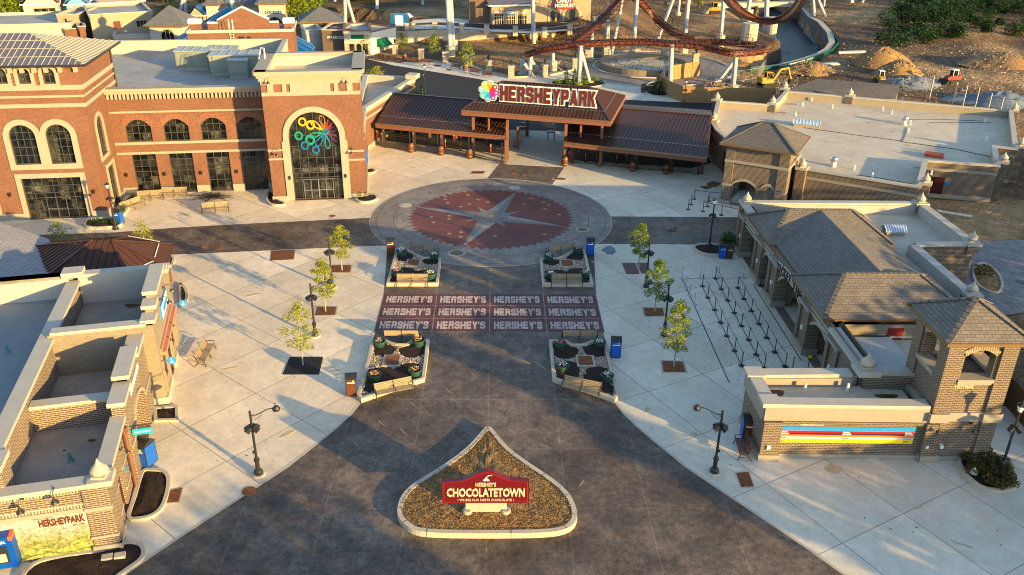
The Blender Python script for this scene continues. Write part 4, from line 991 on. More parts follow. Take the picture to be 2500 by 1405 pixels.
bands(WW,[(sill-.3,sill-.04,.12),(z_(345,377),z_(345,371.5)),(z_(340,276),z_(340,271.5))],hall,0,WW.L)
mb=MB();WW.box(mb,0,WW.L,zw-.1,zw+.14,-.5,.55);WW.box(mb,0,WW.L,zw-.42,zw-.1,-.02,.32)
n=40
for i in range(n): u=(i+.5)*WW.L/n;WW.box(mb,u-.1,u+.1,zw-.95,zw-.42,-.02,.28)
mb.build('cornice','cream_stone',hall)
mb=MB();edges=[w_[0] for w_ in wins[4:]];prev=0
for o in edges+[None]:
    u=o[0][0]-.02 if o else WW.L
    if u-prev>.1: WW.box(mb,prev,u,0,.75,-.02,.12)
    prev=o[1][0]+.02 if o else 0
mb.build('plinth','cream_stone',hall)
for x,y in((310,426),(403,424),(492,421),(579,418)): sconce(hall,WW,WW.uz(x,y)[0],WW.uz(x,y)[1])
# main flat roof with far parapets
zr_=9.9;far=24.
q=[W0+E7*-3+N7*.45,W0+E7*15.2+N7*.45,W0+E7*15.2+N7*far,W0-E7*16+N7*far,W0-E7*16+N7*4]
mb=MB();mb.prism(q,zr_-.1,zr_);mb.build('flat_roof','roof_grey',hall)
mb=MB()
def lowwall(mb,a,b,z0,z1,t=.35):
    d=(b-a).normalized();nn=V((-d.y,d.x))*t/2;mb.hexa([P(p,z) for z in(z0,z1) for p in(a-nn,b-nn,b+nn,a+nn)])
lowwall(mb,q[2],q[3],0,zr_+1.45,.4);lowwall(mb,q[2],W0+E7*15.2+N7*9,0,zr_+1.45,.4);lowwall(mb,q[3],q[4],0,zr_+1.4,.4);mb.build('parapet','white_wall',hall)
mb=MB();lowwall(mb,q[2],q[3],zr_+1.45,zr_+1.6,.6);lowwall(mb,q[2],W0+E7*15.2+N7*9,zr_+1.45,zr_+1.6,.6);WW.box(mb,0,WW.L,zr_,zr_+.9,-.5,-.46);mb.build('coping','coping',hall)
# rear gabled block
GA=G(463,127,zr_);GB_=G(718,122,zr_);GW=Wall(GA,GB_);ztop=GW.uz(580,80)[1];dd=GW.L
blk=[GW.xy(0),GW.xy(dd),GW.xy(dd,-7),GW.xy(0,-7)]
mb=MB();mb.prism(blk,0,ztop);mb.build('gable_block','red_brick',hall)
mb=MB()
for a,b in((0,1),(1,2),(3,0)): lowwall(mb,blk[a],blk[b],ztop,ztop+.35,.45)
mb.build('coping','coping',hall)
G2=Wall(GW.xy(0,-1.6),GW.xy(dd,-1.6));ap=G2.uz(589,19);sh=G2.uz(530,51);s2=G2.uz(657,49);bl=G2.uz(506,58);br_=G2.uz(681,60)
out=[(bl[0],ztop-.3),(br_[0],ztop-.3),(br_[0],bl[1]),(s2[0],bl[1]),(s2[0],sh[1]),ap,(sh[0],sh[1]),(sh[0],bl[1]),(bl[0],bl[1])]
mb=MB();G2.panel(mb,out);G2.panel(mb,[(u,z) for u,z in out],w_=-.5)
for i in range(len(out)): a,b=out[i],out[(i+1)%len(out)];mb.face([G2.p(*a,0),G2.p(*a,-.5),G2.p(*b,-.5),G2.p(*b,0)])
for x0,x1,yt in((464,491,50),(695,718,48)):
    u0=G2.uz(x0,76)[0];u1=G2.uz(x1,76)[0];G2.box(mb,u0,u1,ztop,G2.uz(x0,yt+9)[1],-1.2,.1)
mb.build('gable_wall','red_brick',hall)
mb=MB()
for a,b in((out[4],ap),(ap,out[6])): mb.beam(G2.p(a[0],a[1]+.08,-.25),G2.p(b[0],b[1]+.08,-.25),.62,.16)
for a,b in((out[2],out[3]),(out[7],out[8])): mb.beam(G2.p(a[0],a[1]+.08,-.25),G2.p(b[0],b[1]+.08,-.25),.62,.16)
for x0,x1,yt in((464,491,50),(695,718,48)):
    u0=G2.uz(x0,76)[0];u1=G2.uz(x1,76)[0];z=G2.uz(x0,yt+9)[1];G2.box(mb,u0-.1,u1+.1,z,z+.55,-1.3,.2)
mb.build('gable_coping','white_trim',hall)
def ladder(parent,wl,u,z0,z1,hoop=1.2,w0=.15):
    mb=MB()
    for s in(-.22,.22): mb.tube([wl.p(u+s,z0,w0),wl.p(u+s,z1+hoop,w0),wl.p(u+s,z1+hoop+.1,w0-.3),wl.p(u+s,z1,w0-.6)],.035,5)
    z=z0+.3
    while z<z1: mb.tube([wl.p(u-.22,z,w0),wl.p(u+.22,z,w0)],.022,4);z+=.32
    return mb.build('ladder','white_trim',parent)
ladder(hall,GW,GW.uz(568,100)[0],zr_+.1,ztop+.3)
mb=MB();u=GW.uz(593,100)[0];mb.tube([GW.p(u,zr_,.15),GW.p(u,zr_+1.5,.15)],.09,6);GW.box(mb,u-.25,u+.25,zr_+1.5,zr_+1.75,.02,.3);GW.box(mb,u+.7,u+1.05,zr_+1.5,zr_+1.72,.02,.25);mb.build('downspout','black_metal',hall)
# --- arched entrance tower
B0=V((-22.12,4.12));BW=Wall(B0,B0+E7*9.25);zb=13.1;dp=9.6;BS=Wall(BW.B,BW.B+N7*dp)
u0=BW.uz(721,491)[0];u1=BW.uz(841,487)[0];z1=BW.uz(766,273.6)[1];A1=arch(u0,u1,.05,z1-(u1-u0)/2,z1,24)
mb=MB();BW.panel(mb,rect(0,BW.L,0,zb-.3),[A1]);BW.reveal(mb,A1,0,-.5)
BL=Wall(BW.A+N7*dp,BW.A);
for wl in(BS,BL): wl.panel(mb,rect(0,wl.L,0,zb-.3))
wl=Wall(BS.B,BL.A);wl.panel(mb,rect(0,wl.L,9.5,zb-.3));mb.build('wall','red_brick',hall)
W_=u1-u0
f=window(hall,BW,A1,(1/6,2/6,.5,4/6,5/6),tuple((BW.uz(780,y)[1]-.05)/(z1-.05) for y in(439.5,435,424,412,387,358,332)),depth=.35,spandrels=(((BW.uz(780,423)[1])/z1,(BW.uz(780,412.5)[1])/z1),),doors=((.2,.5,BW.uz(780,440)[1]/z1),(.5,.8,BW.uz(780,440)[1]/z1)))
f['label']='tall arched glazed entrance with double doors'
# arched inner rings of the fanlight
mb=MB();cu=(u0+u1)/2;zs=z1-W_/2
for r in(.28,.62):
    pts=[BW.p(cu+W_/2*r*math.cos(PI*i/14),zs+W_/2*r*math.sin(PI*i/14),-.28) for i in range(15)];mb.tube(pts,.035,5)
for a in(rad(45),rad(135)): mb.tube([BW.p(cu+W_*.14*math.cos(a),zs+W_*.14*math.sin(a),-.28),BW.p(cu+W_/2*math.cos(a),zs+W_/2*math.sin(a),-.28)],.035,5)
mb.build('fanlight_bars','window_frame',f)
# coloured flower sculpture seen in the arch
fs=thing('flower_sculpture',BW.p(0,0,-.2),'coloured looped petal sculpture hanging in the tall arched window','sculpture')
hc=BW.uz(794,324);K=BW.uz(734,324)
def petal(wl,cx,cz,ang,L,wd,w_,th=.05,n=10):
    """teardrop outline points"""
    pts=[]
    for i in range(2*n):
        t=i/(2*n)*2*PI;r=L/2;x=L*.53+L*.47*math.cos(t);y=wd*math.sin(t)*(.25+.75*((1+math.cos(t))/2))
        pts.append((cx+x*math.cos(ang)-y*math.sin(ang),cz+x*math.sin(ang)+y*math.cos(ang)))
    return pts
pc=[('petal_purple',20),('petal_red',62),('petal_orange',100),('petal_yellow',140),('petal_teal',195),('petal_blue',235),('petal_cyan',275),('petal_purple',325)]
for m,a in pc:
    mb=MB();L=1.75 if a!=20 else 1.1;Q=petal(BW,hc[0],hc[1],rad(a),L,.42,0);Qi=petal(BW,hc[0]+.35*L*math.cos(rad(a)),hc[1]+.35*L*math.sin(rad(a)),rad(a),L*.55,.27,0)
    BW.ring(mb,Qi,Q,-.24,-.2);mb.build('petal',m,fs)
for (x,y),m,r in(((738,298),'petal_yellow',.42),((758,306),'petal_yellow',.45),((729,332),'petal_teal',.42),((757,342),'petal_teal',.5),((744,356),'petal_blue',.42),((771,366),'petal_blue',.4)):
    c=BW.uz(x,y,-.15);mb=MB();o=[(c[0]+r*math.cos(2*PI*i/14),c[1]+r*1.1*math.sin(2*PI*i/14)) for i in range(14)];i_=[(c[0]+r*.55*math.cos(2*PI*i/14),c[1]+r*.6*math.sin(2*PI*i/14)) for i in range(14)]
    BW.ring(mb,i_,o,-.2,-.14);mb.build('petal_loop',m,fs)
mb=MB();o=[(hc[0]+.36*math.cos(2*PI*i/16),hc[1]+.36*math.sin(2*PI*i/16)) for i in range(16)];BW.panel(mb,o,w_=-.17);mb.build('hub','petal_cyan',fs)
wtext(BW,'HP',hc[0],hc[1],.42,'hub_letters','black_metal',fs,w_=-.155,thick=.02)
mb=MB();g=grow(A1,.55,False);g[0]=(g[0][0],.05);g[1]=(g[1][0],.05);BW.ring(mb,A1,g,-.02,.14)
sz=BW.uz(690,337)[1]
for a,b in((u0-.72,u0-.55),(u1+.55,u1+.72)): BW.box(mb,a,b,0.05,zs-.4,-.02,.14)
mb.build('arch_surround','cream_stone',hall)
zy=lambda y:BW.uz(752,y)[1]
mb=MB();BW.box(mb,-.45,BW.L+.45,zb-.35,zb,-.6,.62);BW.box(mb,-.3,BW.L+.3,zb-.62,zb-.35,-.02,.42);BW.box(mb,-.15,BW.L+.15,zb-.95,zb-.62,-.02,.2)
for wl in(BS,BL): wl.box(mb,0,wl.L+.4,zb-.35,zb,-.6,.62);wl.box(mb,0,wl.L,zb-.62,zb-.35,-.02,.42);wl.box(mb,0,wl.L,zb-.95,zb-.62,-.02,.2)
wl=Wall(BS.B,BL.A);wl.box(mb,-.3,wl.L+.3,zb-.35,zb,-.6,.3);mb.build('cornice','cream_stone',hall)
for wl in(BW,BS):
    bands(wl,[(zy(204.5),zy(195),.1),(zy(233),zy(224),.1)],hall,0,wl.L+.1)
mb=MB();c=BW.L/2;zp0,zp1=zy(224),zy(204.5);BW.box(mb,c-1.9,c+1.9,zp0,zp1,-.02,.095)
for s in(-1,1): BW.box(mb,c+s*2.45-.2,c+s*2.45+.2,zp0,zp1,-.02,.093);BW.box(mb,c+s*3.75-.28,c+s*3.75+.28,zp0,zp1,-.02,.097)
mb.build('stone_panel','cream_stone',hall)
for yy in((392,387.5),(370.5,366)):
    for a,b in((-.02,u0-.55),(u1+.55,BW.L+.1)): mb=MB();BW.box(mb,a,b,BW.uz(645 if a<1 else 870,yy[0])[1],BW.uz(645 if a<1 else 870,yy[1])[1],-.02,.1);mb.build('stone_band','cream_stone',hall)
for x,y in((656,198),(845,196),(677,372),(858,368)): u,z=BW.uz(x,y);gooseneck(hall,BW,u,z+.2,.9)
sconce(hall,BW,u0-.3,2.5);sconce(hall,BW,u1+.3,2.5)
mb=MB();BW.box(mb,-.08,u0-.55,0,.55,-.02,.16);BW.box(mb,u1+.55,BW.L+.12,0,.55,-.02,.16);BS.box(mb,0,BS.L,0,.55,-.02,.16);BL.box(mb,0,4,0,.55,-.02,.16);mb.build('plinth','cream_stone',hall)
I=offset(ccw([BW.A,BW.B,BS.B,BL.A]),.55)
mb=MB();mb.prism(I,zb-1.4,zb-1.3);mb.build('flat_roof','roof_membrane',hall)
mb=MB()
for i in range(4): a,b=I[(i+1)%4],I[i];mb.face([P(a,zb-1.35),P(b,zb-1.35),P(b,zb),P(a,zb)])
mb.build('parapet_lining','white_wall',hall)
ladder(hall,Wall(BL.B,BL.A),6.2,zr_+.1,zb,1.0,-.1)
# --- low wing toward the gates
C0=V((-15.4,20.3));C1=V((-14.4,21.2));C2=V((-10.2,36.3));zc=5.3
C1=G(897,368);z5=ZT(897,368,266);C2=G(1012,191,z5);C0=Wall(BS.A,BS.B).xy(8.5,0)
t2=parapet(hall,[C1,C2,C2+V((-7,1.5)),C0+V((-2,8)),C0],z5-1.1,z5-.2,'red_brick',capm='coping',caph=.35,over=.2,inner='white_wall',roofm='roof_membrane')[0]
for a,b in((C0,C1),(C1,C2)):
    wl=Wall(a,b);bands(wl,[(z5-1.35,z5-1.1,.08),(z5-.55,z5-.2,.12),(0,.6,.12)],hall,0,wl.L)
mb=MB();d=(C2-C1).normalized();mb.box(C2.x-d.x*.7,C2.y-d.y*.7,z5+.15,1.7,1.5,.55,math.atan2(d.y,d.x));mb.build('pier_cap','coping',hall)
# rooftop units
def rooftop(pts,z0,h,label,n):
    c=sum((V(p) for p in pts),V((0,0)))/4;t=thing('rooftop_unit',(c.x,c.y,z0),label,'air handler','green grey air handlers on the hall roof')
    mb=MB();mb.prism(offset(ccw(pts),.1),z0,z0+.3);mb.build('curb_base','white_wall',t)
    mb=MB();mb.prism(pts,z0+.3,z0+h);mb.build('cabinet','hvac',t)
    P_=[V(p) for p in pts];mb=MB();mb.prism(offset(ccw(pts),-.12),z0+h,z0+h+.1)
    for i in range(1,n): a=P_[0].lerp(P_[1],i/n);b=P_[3].lerp(P_[2],i/n);mb.beam(P(a,z0+h+.13),P(b,z0+h+.13),.06,.06)
    mb.build('lid','hvac_light',t);wl=Wall(P_[0],P_[1]) 
    if wl.n.y>0: wl=Wall(P_[1],P_[0])
    for i in range(n):
        u=(i+.5)*wl.L/n;mb=MB();wl.box(mb,u-wl.L/n*.42,u+wl.L/n*.42,z0+.45,z0+h-.15,0,.035);mb.build('panel_door','hvac',t)
    return t
def rq(a,b,z,d): A_,B_=G(*a,z),G(*b,z);dn=N7*d;return [A_,B_,B_+dn,A_+dn]
rooftop(rq((432,171),(512,173),zr_,3.),zr_,2.0,'long air handler farthest left on the brick hall roof',4)
rooftop(rq((508,163),(580,165),zr_,2.6),zr_,1.9,'air handler behind the others near the brick gable',4)
rooftop(rq((515,186),(632,184),zr_,3.2),zr_,2.1,'long air handler in front, beside the entrance tower',5)
rooftop(rq((560,193),(606,193),zr_,1.4),zr_,1.9,'small air handler cabinet nearest the roof edge',1)
# ================================================================= GATE PAVILION
gate=thing('entrance_gate',(4,18,0),'long brown metal roofed entrance gate with raised centre roof','gate')
def shed(pl,pr,rl,rr,ze,zrd,name,hipR=False,fas=.55):
    a,b,c,d=G(*pl,ze),G(*pr,ze),G(*rr,zrd),G(*rl,zrd);back=lambda e_,r_:r_+(r_-e_)
    a2,b2=back(a,d),back(b,c)
    f1=[P(a,ze),P(b,ze),P(c,zrd),P(d,zrd)];f2=[P(b2,ze),P(a2,ze),P(d,zrd),P(c,zrd)]
    mb=MB();mb.face(f1);mb.face(f2);mb.face([(x,y,z-.12) for x,y,z in f1[::-1]]);mb.face([(x,y,z-.12) for x,y,z in f2[::-1]]);mb.build(name,'copper_roof',gate)
    mb=MB();ribs(mb,f1,.44,.07,.07);ribs(mb,f2,.44,.07,.07);mb.beam(P(d,zrd+.04),P(c,zrd+.04),.3,.08);mb.build(name+'_seams','copper_roof_dark',gate)
    mb=MB();mb.beam(P(a,ze-.28),P(b,ze-.28),.12,.5);mb.beam(P(b,ze-.28),P(c,zrd-.25),.12,.45);mb.beam(P(c,zrd-.25),P(b2,ze-.28),.12,.45);mb.beam(P(a,ze-.28),P(d,zrd-.25),.12,.45);mb.beam(P(d,zrd-.25),P(a2,ze-.28),.12,.45);mb.beam(P(a2,ze-.28),P(b2,ze-.28),.12,.5)
    mb.build('fascia','copper_paint',gate)
    mb=MB();dn=(b-a).normalized();nn=V((dn.y,-dn.x));mb.beam(P(a+nn*.12,ze-.02),P(b+nn*.12,ze-.02),.16,.14);mb.build('gutter','bronze',gate)
    # snow guard line
    mb=MB();k=.22;p=V(f1[0]).lerp(V(f1[3]),k);q_=V(f1[1]).lerp(V(f1[2]),k)
    nseg=40
    for i in range(nseg): s=p.lerp(q_,(i+.1)/nseg)+V((0,0,.12));e_=p.lerp(q_,(i+.75)/nseg)+V((0,0,.12));mb.beam(s,e_,.05,.03)
    mb.build('snow_guard','steel',gate);return a,b,c,d,a2,b2
ZE=3.05
aL=shed((917,302),(1232,332),(963,228),(1240,252),ZE,5.0,'shed_roof')
aR=shed((1377,347),(1726,386),(1400,255),(1737,283),ZE,5.0,'shed_roof')
# raised centre roof with hip at the right end
ze,zrd=5.7,7.9
a,b=G(1127,270,ze),G(1490,297,ze);d_=(b-a).normalized();nb=V((-d_.y,d_.x));dep=13.
a2,b2=a+nb*dep,b+nb*dep;rL=a+nb*dep/2+d_*3.2;rR=b+nb*dep/2-d_*3.6
f1=[P(a,ze),P(b,ze),P(rR,zrd),P(rL,zrd)];f2=[P(b,ze),P(b2,ze),P(rR,zrd)];f3=[P(b2,ze),P(a2,ze),P(rL,zrd),P(rR,zrd)];f4=[P(a2,ze),P(a,ze),P(rL,zrd)]
mb=MB();[mb.face(f) for f in(f1,f2,f3,f4)];[mb.face([(x,y,z-.12) for x,y,z in f[::-1]]) for f in(f1,f2,f3,f4)];mb.build('centre_roof','copper_roof',gate)
mb=MB();[ribs(mb,f,.44,.07,.07) for f in(f1,f3)];[ribs(mb,f,.3,.06,.06) for f in(f2,f4)];mb.build('centre_roof_seams','copper_roof_dark',gate)
mb=MB();[mb.beam(V(x)+V((0,0,.05)),V(y)+V((0,0,.05)),.22,.07) for x,y in((f1[1],f1[2]),(f1[0],f1[3]),(f1[2],f1[3]),(f2[1],f2[2]),(f4[0],f4[2]))];mb.build('ridge_cap','copper_roof',gate)
mb=MB();[mb.beam(P(x,ze-.3),P(y,ze-.3),.12,.52) for x,y in((a,b),(b,b2),(a,a2),(b2,a2))];mb.build('fascia','copper_paint',gate)
nn=-nb;mb=MB();mb.beam(P(a+nn*.12,ze),P(b+nn*.12,ze),.16,.14);mb.build('gutter','bronze',gate)
for f in(f1,f2):
    mb=MB();k=.25;p=V(f[0]).lerp(V(f[-1]),k);q_=V(f[1]).lerp(V(f[2]),k)
    for i in range(44): mb.beam(p.lerp(q_,(i+.1)/44)+V((0,0,.12)),p.lerp(q_,(i+.75)/44)+V((0,0,.12)),.05,.03)
    mb.build('snow_guard','steel',gate)
# posts
def post(parent,p,z1,w_=.3,m='brown_post',z0=0,name='post'):
    mb=MB();mb.box(p.x,p.y,z0,w_,w_,z1-z0);mb.box(p.x,p.y,z0,w_*1.3,w_*1.3,.12);return mb.build(name,m,parent)
gline=[G(*p) for p in((935,361),(1008,370),(1076,377),(1152,385),(1232,400))];gr2=[G(*p) for p in((1392,399),(1463,404),(1548,414),(1633,421),(1712,428))]
for g in gline+gr2: post(gate,g+nb*.5,ZE-.3);post(gate,g+nb*6.3,ZE-.3)
for k in(.06,.3,.94,.7):
    p=a.lerp(b,k)+nb*1.2;post(gate,p,ze-.3,.32,z0=0);post(gate,p+nb*(dep-2.6),ze-.3,.32)
for g in(a.lerp(b,.17),a.lerp(b,.8)): post(gate,g+nb*1.2,ze-.3,.25,z0=3.3)
# big rooftop sign
sgn=thing('park_sign',P(a.lerp(b,.5)+nb*2.6,6.6),'white outlined HERSHEYPARK letters with multicoloured petal emblem on brown roof','sign')
so_=a+nb*1.9;SW=Wall(so_,so_+d_*20)
ul,zl=SW.uz(1219,246);ur,zr2=SW.uz(1457,262);zt2=SW.uz(1222,207)[1];zm=(zl+zt2)/2;hh=zt2-zl
def outlined(txt,uc,zc,fitw,hgt,parent,wl):
    for g_,m,w_,nm in((.15,'white_letter',.0,'letter_outline'),(0.02,'brown_letter',.1,'letters')):
        v2,f2_=glyphs(txt,fitw,hgt,gap=.17,grow_=g_,th=.08);mb=MB();mb.mesh([wl.p(uc+x,zc+z,w_-y) for x,y,z in v2],f2_);mb.build(nm,m,parent,uv=False)
outlined('HERSHEYPARK',(ul+ur)/2,zm,ur-ul-.3,hh*.94,sgn,SW)
fc=SW.uz(1194,223)
mat('pt_orange',(.8,.3,.03),.4,var=0);mat('pt_red',(.75,.03,.04),.4,var=0);mat('pt_magenta',(.7,.02,.25),.4,var=0);mat('pt_purple',(.3,.03,.35),.4,var=0);mat('pt_blue',(.02,.35,.6),.4,var=0);mat('pt_teal',(.05,.5,.55),.4,var=0);mat('pt_aqua',(.2,.65,.6),.4,var=0);mat('pt_yellow',(.85,.5,.03),.4,var=0)
for i,m in enumerate(('pt_orange','pt_red','pt_magenta','pt_purple','pt_blue','pt_teal','pt_aqua','pt_yellow')):
    an=rad(80-45*i);L=hh*.62
    o=petal(SW,fc[0],fc[1],an,L*1.1,.54,0);i_=petal(SW,fc[0]+.05*math.cos(an),fc[1]+.05*math.sin(an),an,L*.98,.43,0)
    mb=MB();SW.panel(mb,o,w_=0.02);SW.ring(mb,i_,o,-.1,.03);mb.build('petal_outline','white_letter',sgn)
    mb=MB();SW.panel(mb,i_,w_=.06);SW.ring(mb,[((x+y_[0])/2,(z+y_[1])/2) for (x,z),y_ in zip(i_,i_)],i_,0,.06);pt=mb.build('petal',m,sgn)
    c=(fc[0]+L*.78*math.cos(an),fc[1]+L*.78*math.sin(an));mb=MB();SW.panel(mb,[(c[0]+.13*math.cos(t*PI/5),c[1]+.13*math.sin(t*PI/5)) for t in range(10)],w_=.075);mb.build('petal_dot','white_letter',pt)
for x in(1200,1262,1348,1445):
    u=SW.uz(x,250)[0];mb=MB();mb.tube([SW.p(u,zl+.2,-.1),SW.p(u,zl-.35,-.1),SW.p(u,zl-.6,.25)],.06,6);mb.tube([SW.p(u,zl+1.2,-.1),SW.p(u,zl+.2,-1.4)],.04,5);mb.build('bracket','brown_post',sgn)
mb=MB();SW.box(mb,fc[0],ur-.3,zm-.55,zm-.45,-.16,-.08);SW.box(mb,fc[0],ur-.3,zm+.45,zm+.55,-.16,-.08);mb.build('rail','white_letter',sgn)
# iron gates, one leaf pair per bay
def leafpair(p,q,h,label,n=26):
    c=(p+q)/2;t=thing('iron_gate',(c.x,c.y,0),label,'gate','black iron gates under the pavilion')
    for A_,B_ in((p,c),(c,q)):
        mb=MB();d=(B_-A_)
        for z in(.15,h-.25,h-.45): mb.beam(P(A_,z),P(B_,z),.03,.05)
        for i in range(n//2+1): s=A_+d*(i/(n//2));mb.tube([P(s,.08),P(s,h)],.014,4,caps=False)
        mb.build('gate_leaf','black_metal',t)
    for s in(p,q): mb=MB();mb.box(s.x,s.y,0,.14,.14,h+.35);mb.build('gate_post','black_metal',t)
def between(a_,b_,e=.35): d=(b_-a_).normalized();return a_+d*e,b_-d*e
for i in range(4): p,q=between(gline[i],gline[i+1]);leafpair(p,q,2.1,f"iron gate pair in bay {['nearest the brick hall','second from the brick hall','third from the brick hall','beside the open left gate leaf'][i]}")
for i in range(4): p,q=between(gr2[i],gr2[i+1]);leafpair(p,q,2.1,f"iron gate pair in the bay {['right of the open central passage','third from the brown brick shop','second from the brown brick shop','nearest the brown brick shop'][i]}")
p0=gline[4];t=thing('open_gate_leaf',(p0.x,p0.y,0),'open black gate leaf swung out with colourful plastic strip','gate')
q0=G(1212,402);mb=MB();dd_=q0-p0
for z in(.15,1.1,1.9): mb.beam(P(p0,z),P(q0,z),.03,.05)
for i in range(14): s=p0+dd_*(i/13);mb.tube([P(s,.08),P(s,2.1)],.014,4,caps=False)
mb.build('gate_leaf','black_metal',t)
# barrels
def barrel_proto():
    t=thing('barrel_bin',(0,0,0),'b','barrel');mb=MB();mb.lathe([(.26,0),(.33,.25),(.35,.5),(.33,.75),(.28,.95)],n=16);mb.build('staves','brown_panel',t)
    for z,r in((.2,.335),(.72,.345)): mb=MB();mb.lathe([(r,z),(r+.01,z+.03),(r,z+.06)],n=16);mb.build('hoop','bronze',t)
    mb=MB();mb.lathe([(.3,.95),(.29,1.03),(.2,1.06)],n=16);mb.build('lid','black_metal',t);return t
brl=barrel_proto()
for p,l in(((1003,372),'brown barrel bin nearest the brick hall, before the iron gates'),((1076,379),'brown barrel bin second from the brick hall'),((1146,387),'brown barrel bin at the third post of the left gates'),((1378,406),'brown barrel bin right of the open passage'),((1544,418),'brown barrel bin in the middle of the right hand gates'),((1626,425),'brown barrel bin nearest the brown brick shop')):
    place(brl,p,RN.random()*3,l,'brown barrel bins before the gates',sc_=(1.15,1.15,1.15))
# red flexible posts behind the gates
def cone_proto():
    t=thing('red_post',(0,0,0),'b','bollard');mb=MB();mb.lathe([(.22,0),(.2,.05),(.06,.07)],n=10);mb.build('foot','rubber',t)
    mb=MB();mb.lathe([(.06,.06),(.055,1.05),(.02,1.1)],n=8);mb.build('post','red_plastic',t);mb=MB()
    for z in(.72,.9): mb.lathe([(.063,z),(.063,z+.09)],n=8)
    mb.build('reflective_band','white_letter',t);return t
rp=cone_proto();RL=['left of the passage by the grey bin','behind the left gates, nearest the hall','behind the left gates, beside the tall white post','behind the left gates, near the passage','farthest left behind the gates','second farthest behind the left gates','beside the right passage post','behind the right gates, far left pair','behind the right gates, upper left','behind the right gates, left bay right side','in the left bay, nearest the gate','in the second bay, nearest the gate','in the second bay, far side','in the second bay, right side']
for p,l in zip(((1257,358),(1125,343),(1125,368),(1198,373),(1087,361),(1108,346),(1389,390),(1413,385),(1420,376),(1442,376),(1429,395),(1505,400),(1514,382),(1530,396)),RL): place(rp,p,0,'slim red warning post '+l,'red warning posts around the gates')
def turnst(p,label):
    g=G(*p);t=thing('turnstile',(g.x,g.y,0),label,'turnstile','turnstile stands in the gate passage')
    for s in(-.4,.4): mb=MB();mb.box(g.x+s,g.y,0,.1,.5,.95);mb.build('leg','black_metal',t)
    mb=MB();mb.box(g.x,g.y,.95,1.05,.6,.14);mb.build('top','black_metal',t);mb=MB();mb.tube([(g.x+.2,g.y,1.09),(g.x+.2,g.y,1.9)],.03,5);mb.box(g.x+.2,g.y,1.85,.12,.1,.25);mb.build('reader','steel',t)
turnst((1276,330),'black turnstile stand on the left of the open passage');turnst((1345,341),'black turnstile stand on the right of the open passage');turnst((1282,320),'black turnstile stand farther back on the left of the passage')
g=G(1268,343);tag(MB().prism([(g.x-.3,g.y-.3),(g.x+.3,g.y-.3),(g.x+.3,g.y+.3),(g.x-.3,g.y+.3)],0,.95).build('ticket_box','coping',at=(g.x,g.y,0)),'pale grey box by the left turnstile in the passage','box')
# ================================================================= TICKET HALL (right)
tk=thing('ticket_hall',(28,-18,0),'brown brick ticket hall with arched open front, shingled hip roofs and striped end wall','building')
FW=Wall((22.2,-7.6),(22.2,-35.2));zp=4.3
yy=lambda y:-7.6-y      # y -> u along the front wall
BAY=[(yy(-9.5),yy(-13.0),'f'),(yy(-15.1),yy(-17.1),'a'),(yy(-19.2),yy(-24.5),'A'),(yy(-26.6),yy(-30.0),'a'),(yy(-32.),yy(-34.6),'f')]
hs=[]
for a,b,k in BAY:
    if k=='f': hs.append(rect(a,b,.02,2.85))
    elif k=='a': hs.append(seg(a,b,.02,2.35,3.0) )
    else: hs.append(seg(a,b,.02,2.2,3.35,14))
mb=MB();FW.panel(mb,rect(0,FW.L,0,zp),hs);FW.panel(mb,rect(0,FW.L,0,zp),hs,w_=-.7)
for h in hs: FW.reveal(mb,h,0,-.7)
mb.build('front_wall','brown_brick',tk)
# piers
for y0,y1 in((-7.7,-9.5),(-13.,-15.1),(-17.1,-19.2),(-24.5,-26.6),(-30.,-32.)):
    a,b=yy(y0),yy(y1);mb=MB();FW.box(mb,a,a+.45,0,zp-.9,0,.28);FW.box(mb,b-.45,b,0,zp-.9,0,.28);FW.box(mb,a+.45,b-.45,0,zp-.9,0,.12)
    FW.box(mb,a+.1,b-.1,0,2.3,-1.3,-.7);mb.build('pier','brown_brick',tk)
    mb=MB();FW.box(mb,a-.08,b+.08,0,.5,-.78,.38);FW.box(mb,a-.05,b+.05,zp-.95,zp-.75,-.02,.36);mb.build('pier_base','cream_stone',tk)
    mb=MB();FW.box(mb,(a+b)/2-.1,(a+b)/2+.1,1.5,1.8,.12,.24);mb.build('wall_light','lens',tk)
mb=MB()
for h,(a,b,k) in zip(hs,BAY):
    if k=='f': FW.box(mb,a,b,2.85,3.05,-.02,.07)
    else:
        g=[(u,z+.25) for u,z in h[2:]]
        for i in range(len(g)-1):
            p,q=h[2+i],h[3+i];mb.face([FW.p(*p,.08),FW.p(*q,.08),FW.p(*g[i+1],.08),FW.p(*g[i],.08)]);mb.face([FW.p(*g[i],.08),FW.p(*g[i+1],.08),FW.p(*g[i+1],0),FW.p(*g[i],0)])
mb.build('arch_trim','cream_stone',tk)
mb=MB();
for a,b,k in BAY[:2]+BAY[3:]: FW.box(mb,a-.3,b+.3,zp-.72,zp-.55,-.02,.1)
mb.build('stone_band','cream_stone',tk)
# dark back wall with ticket windows
IW=Wall((25.6,-9.),(25.6,-34.));mb=MB();IW.panel(mb,rect(0,IW.L,0,3.4));mb.build('inner_wall','brown_brick',tk)
for i in range(9):
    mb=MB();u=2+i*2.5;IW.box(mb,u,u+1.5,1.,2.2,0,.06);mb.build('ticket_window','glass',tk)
mb=MB();mb.hexa([(22.4,-35,3.35),(26,-35,3.35),(26,-8,3.35),(22.4,-8,3.35),(22.4,-35,3.45),(26,-35,3.45),(26,-8,3.45),(22.4,-8,3.45)]);mb.build('soffit','grey_wall',tk)
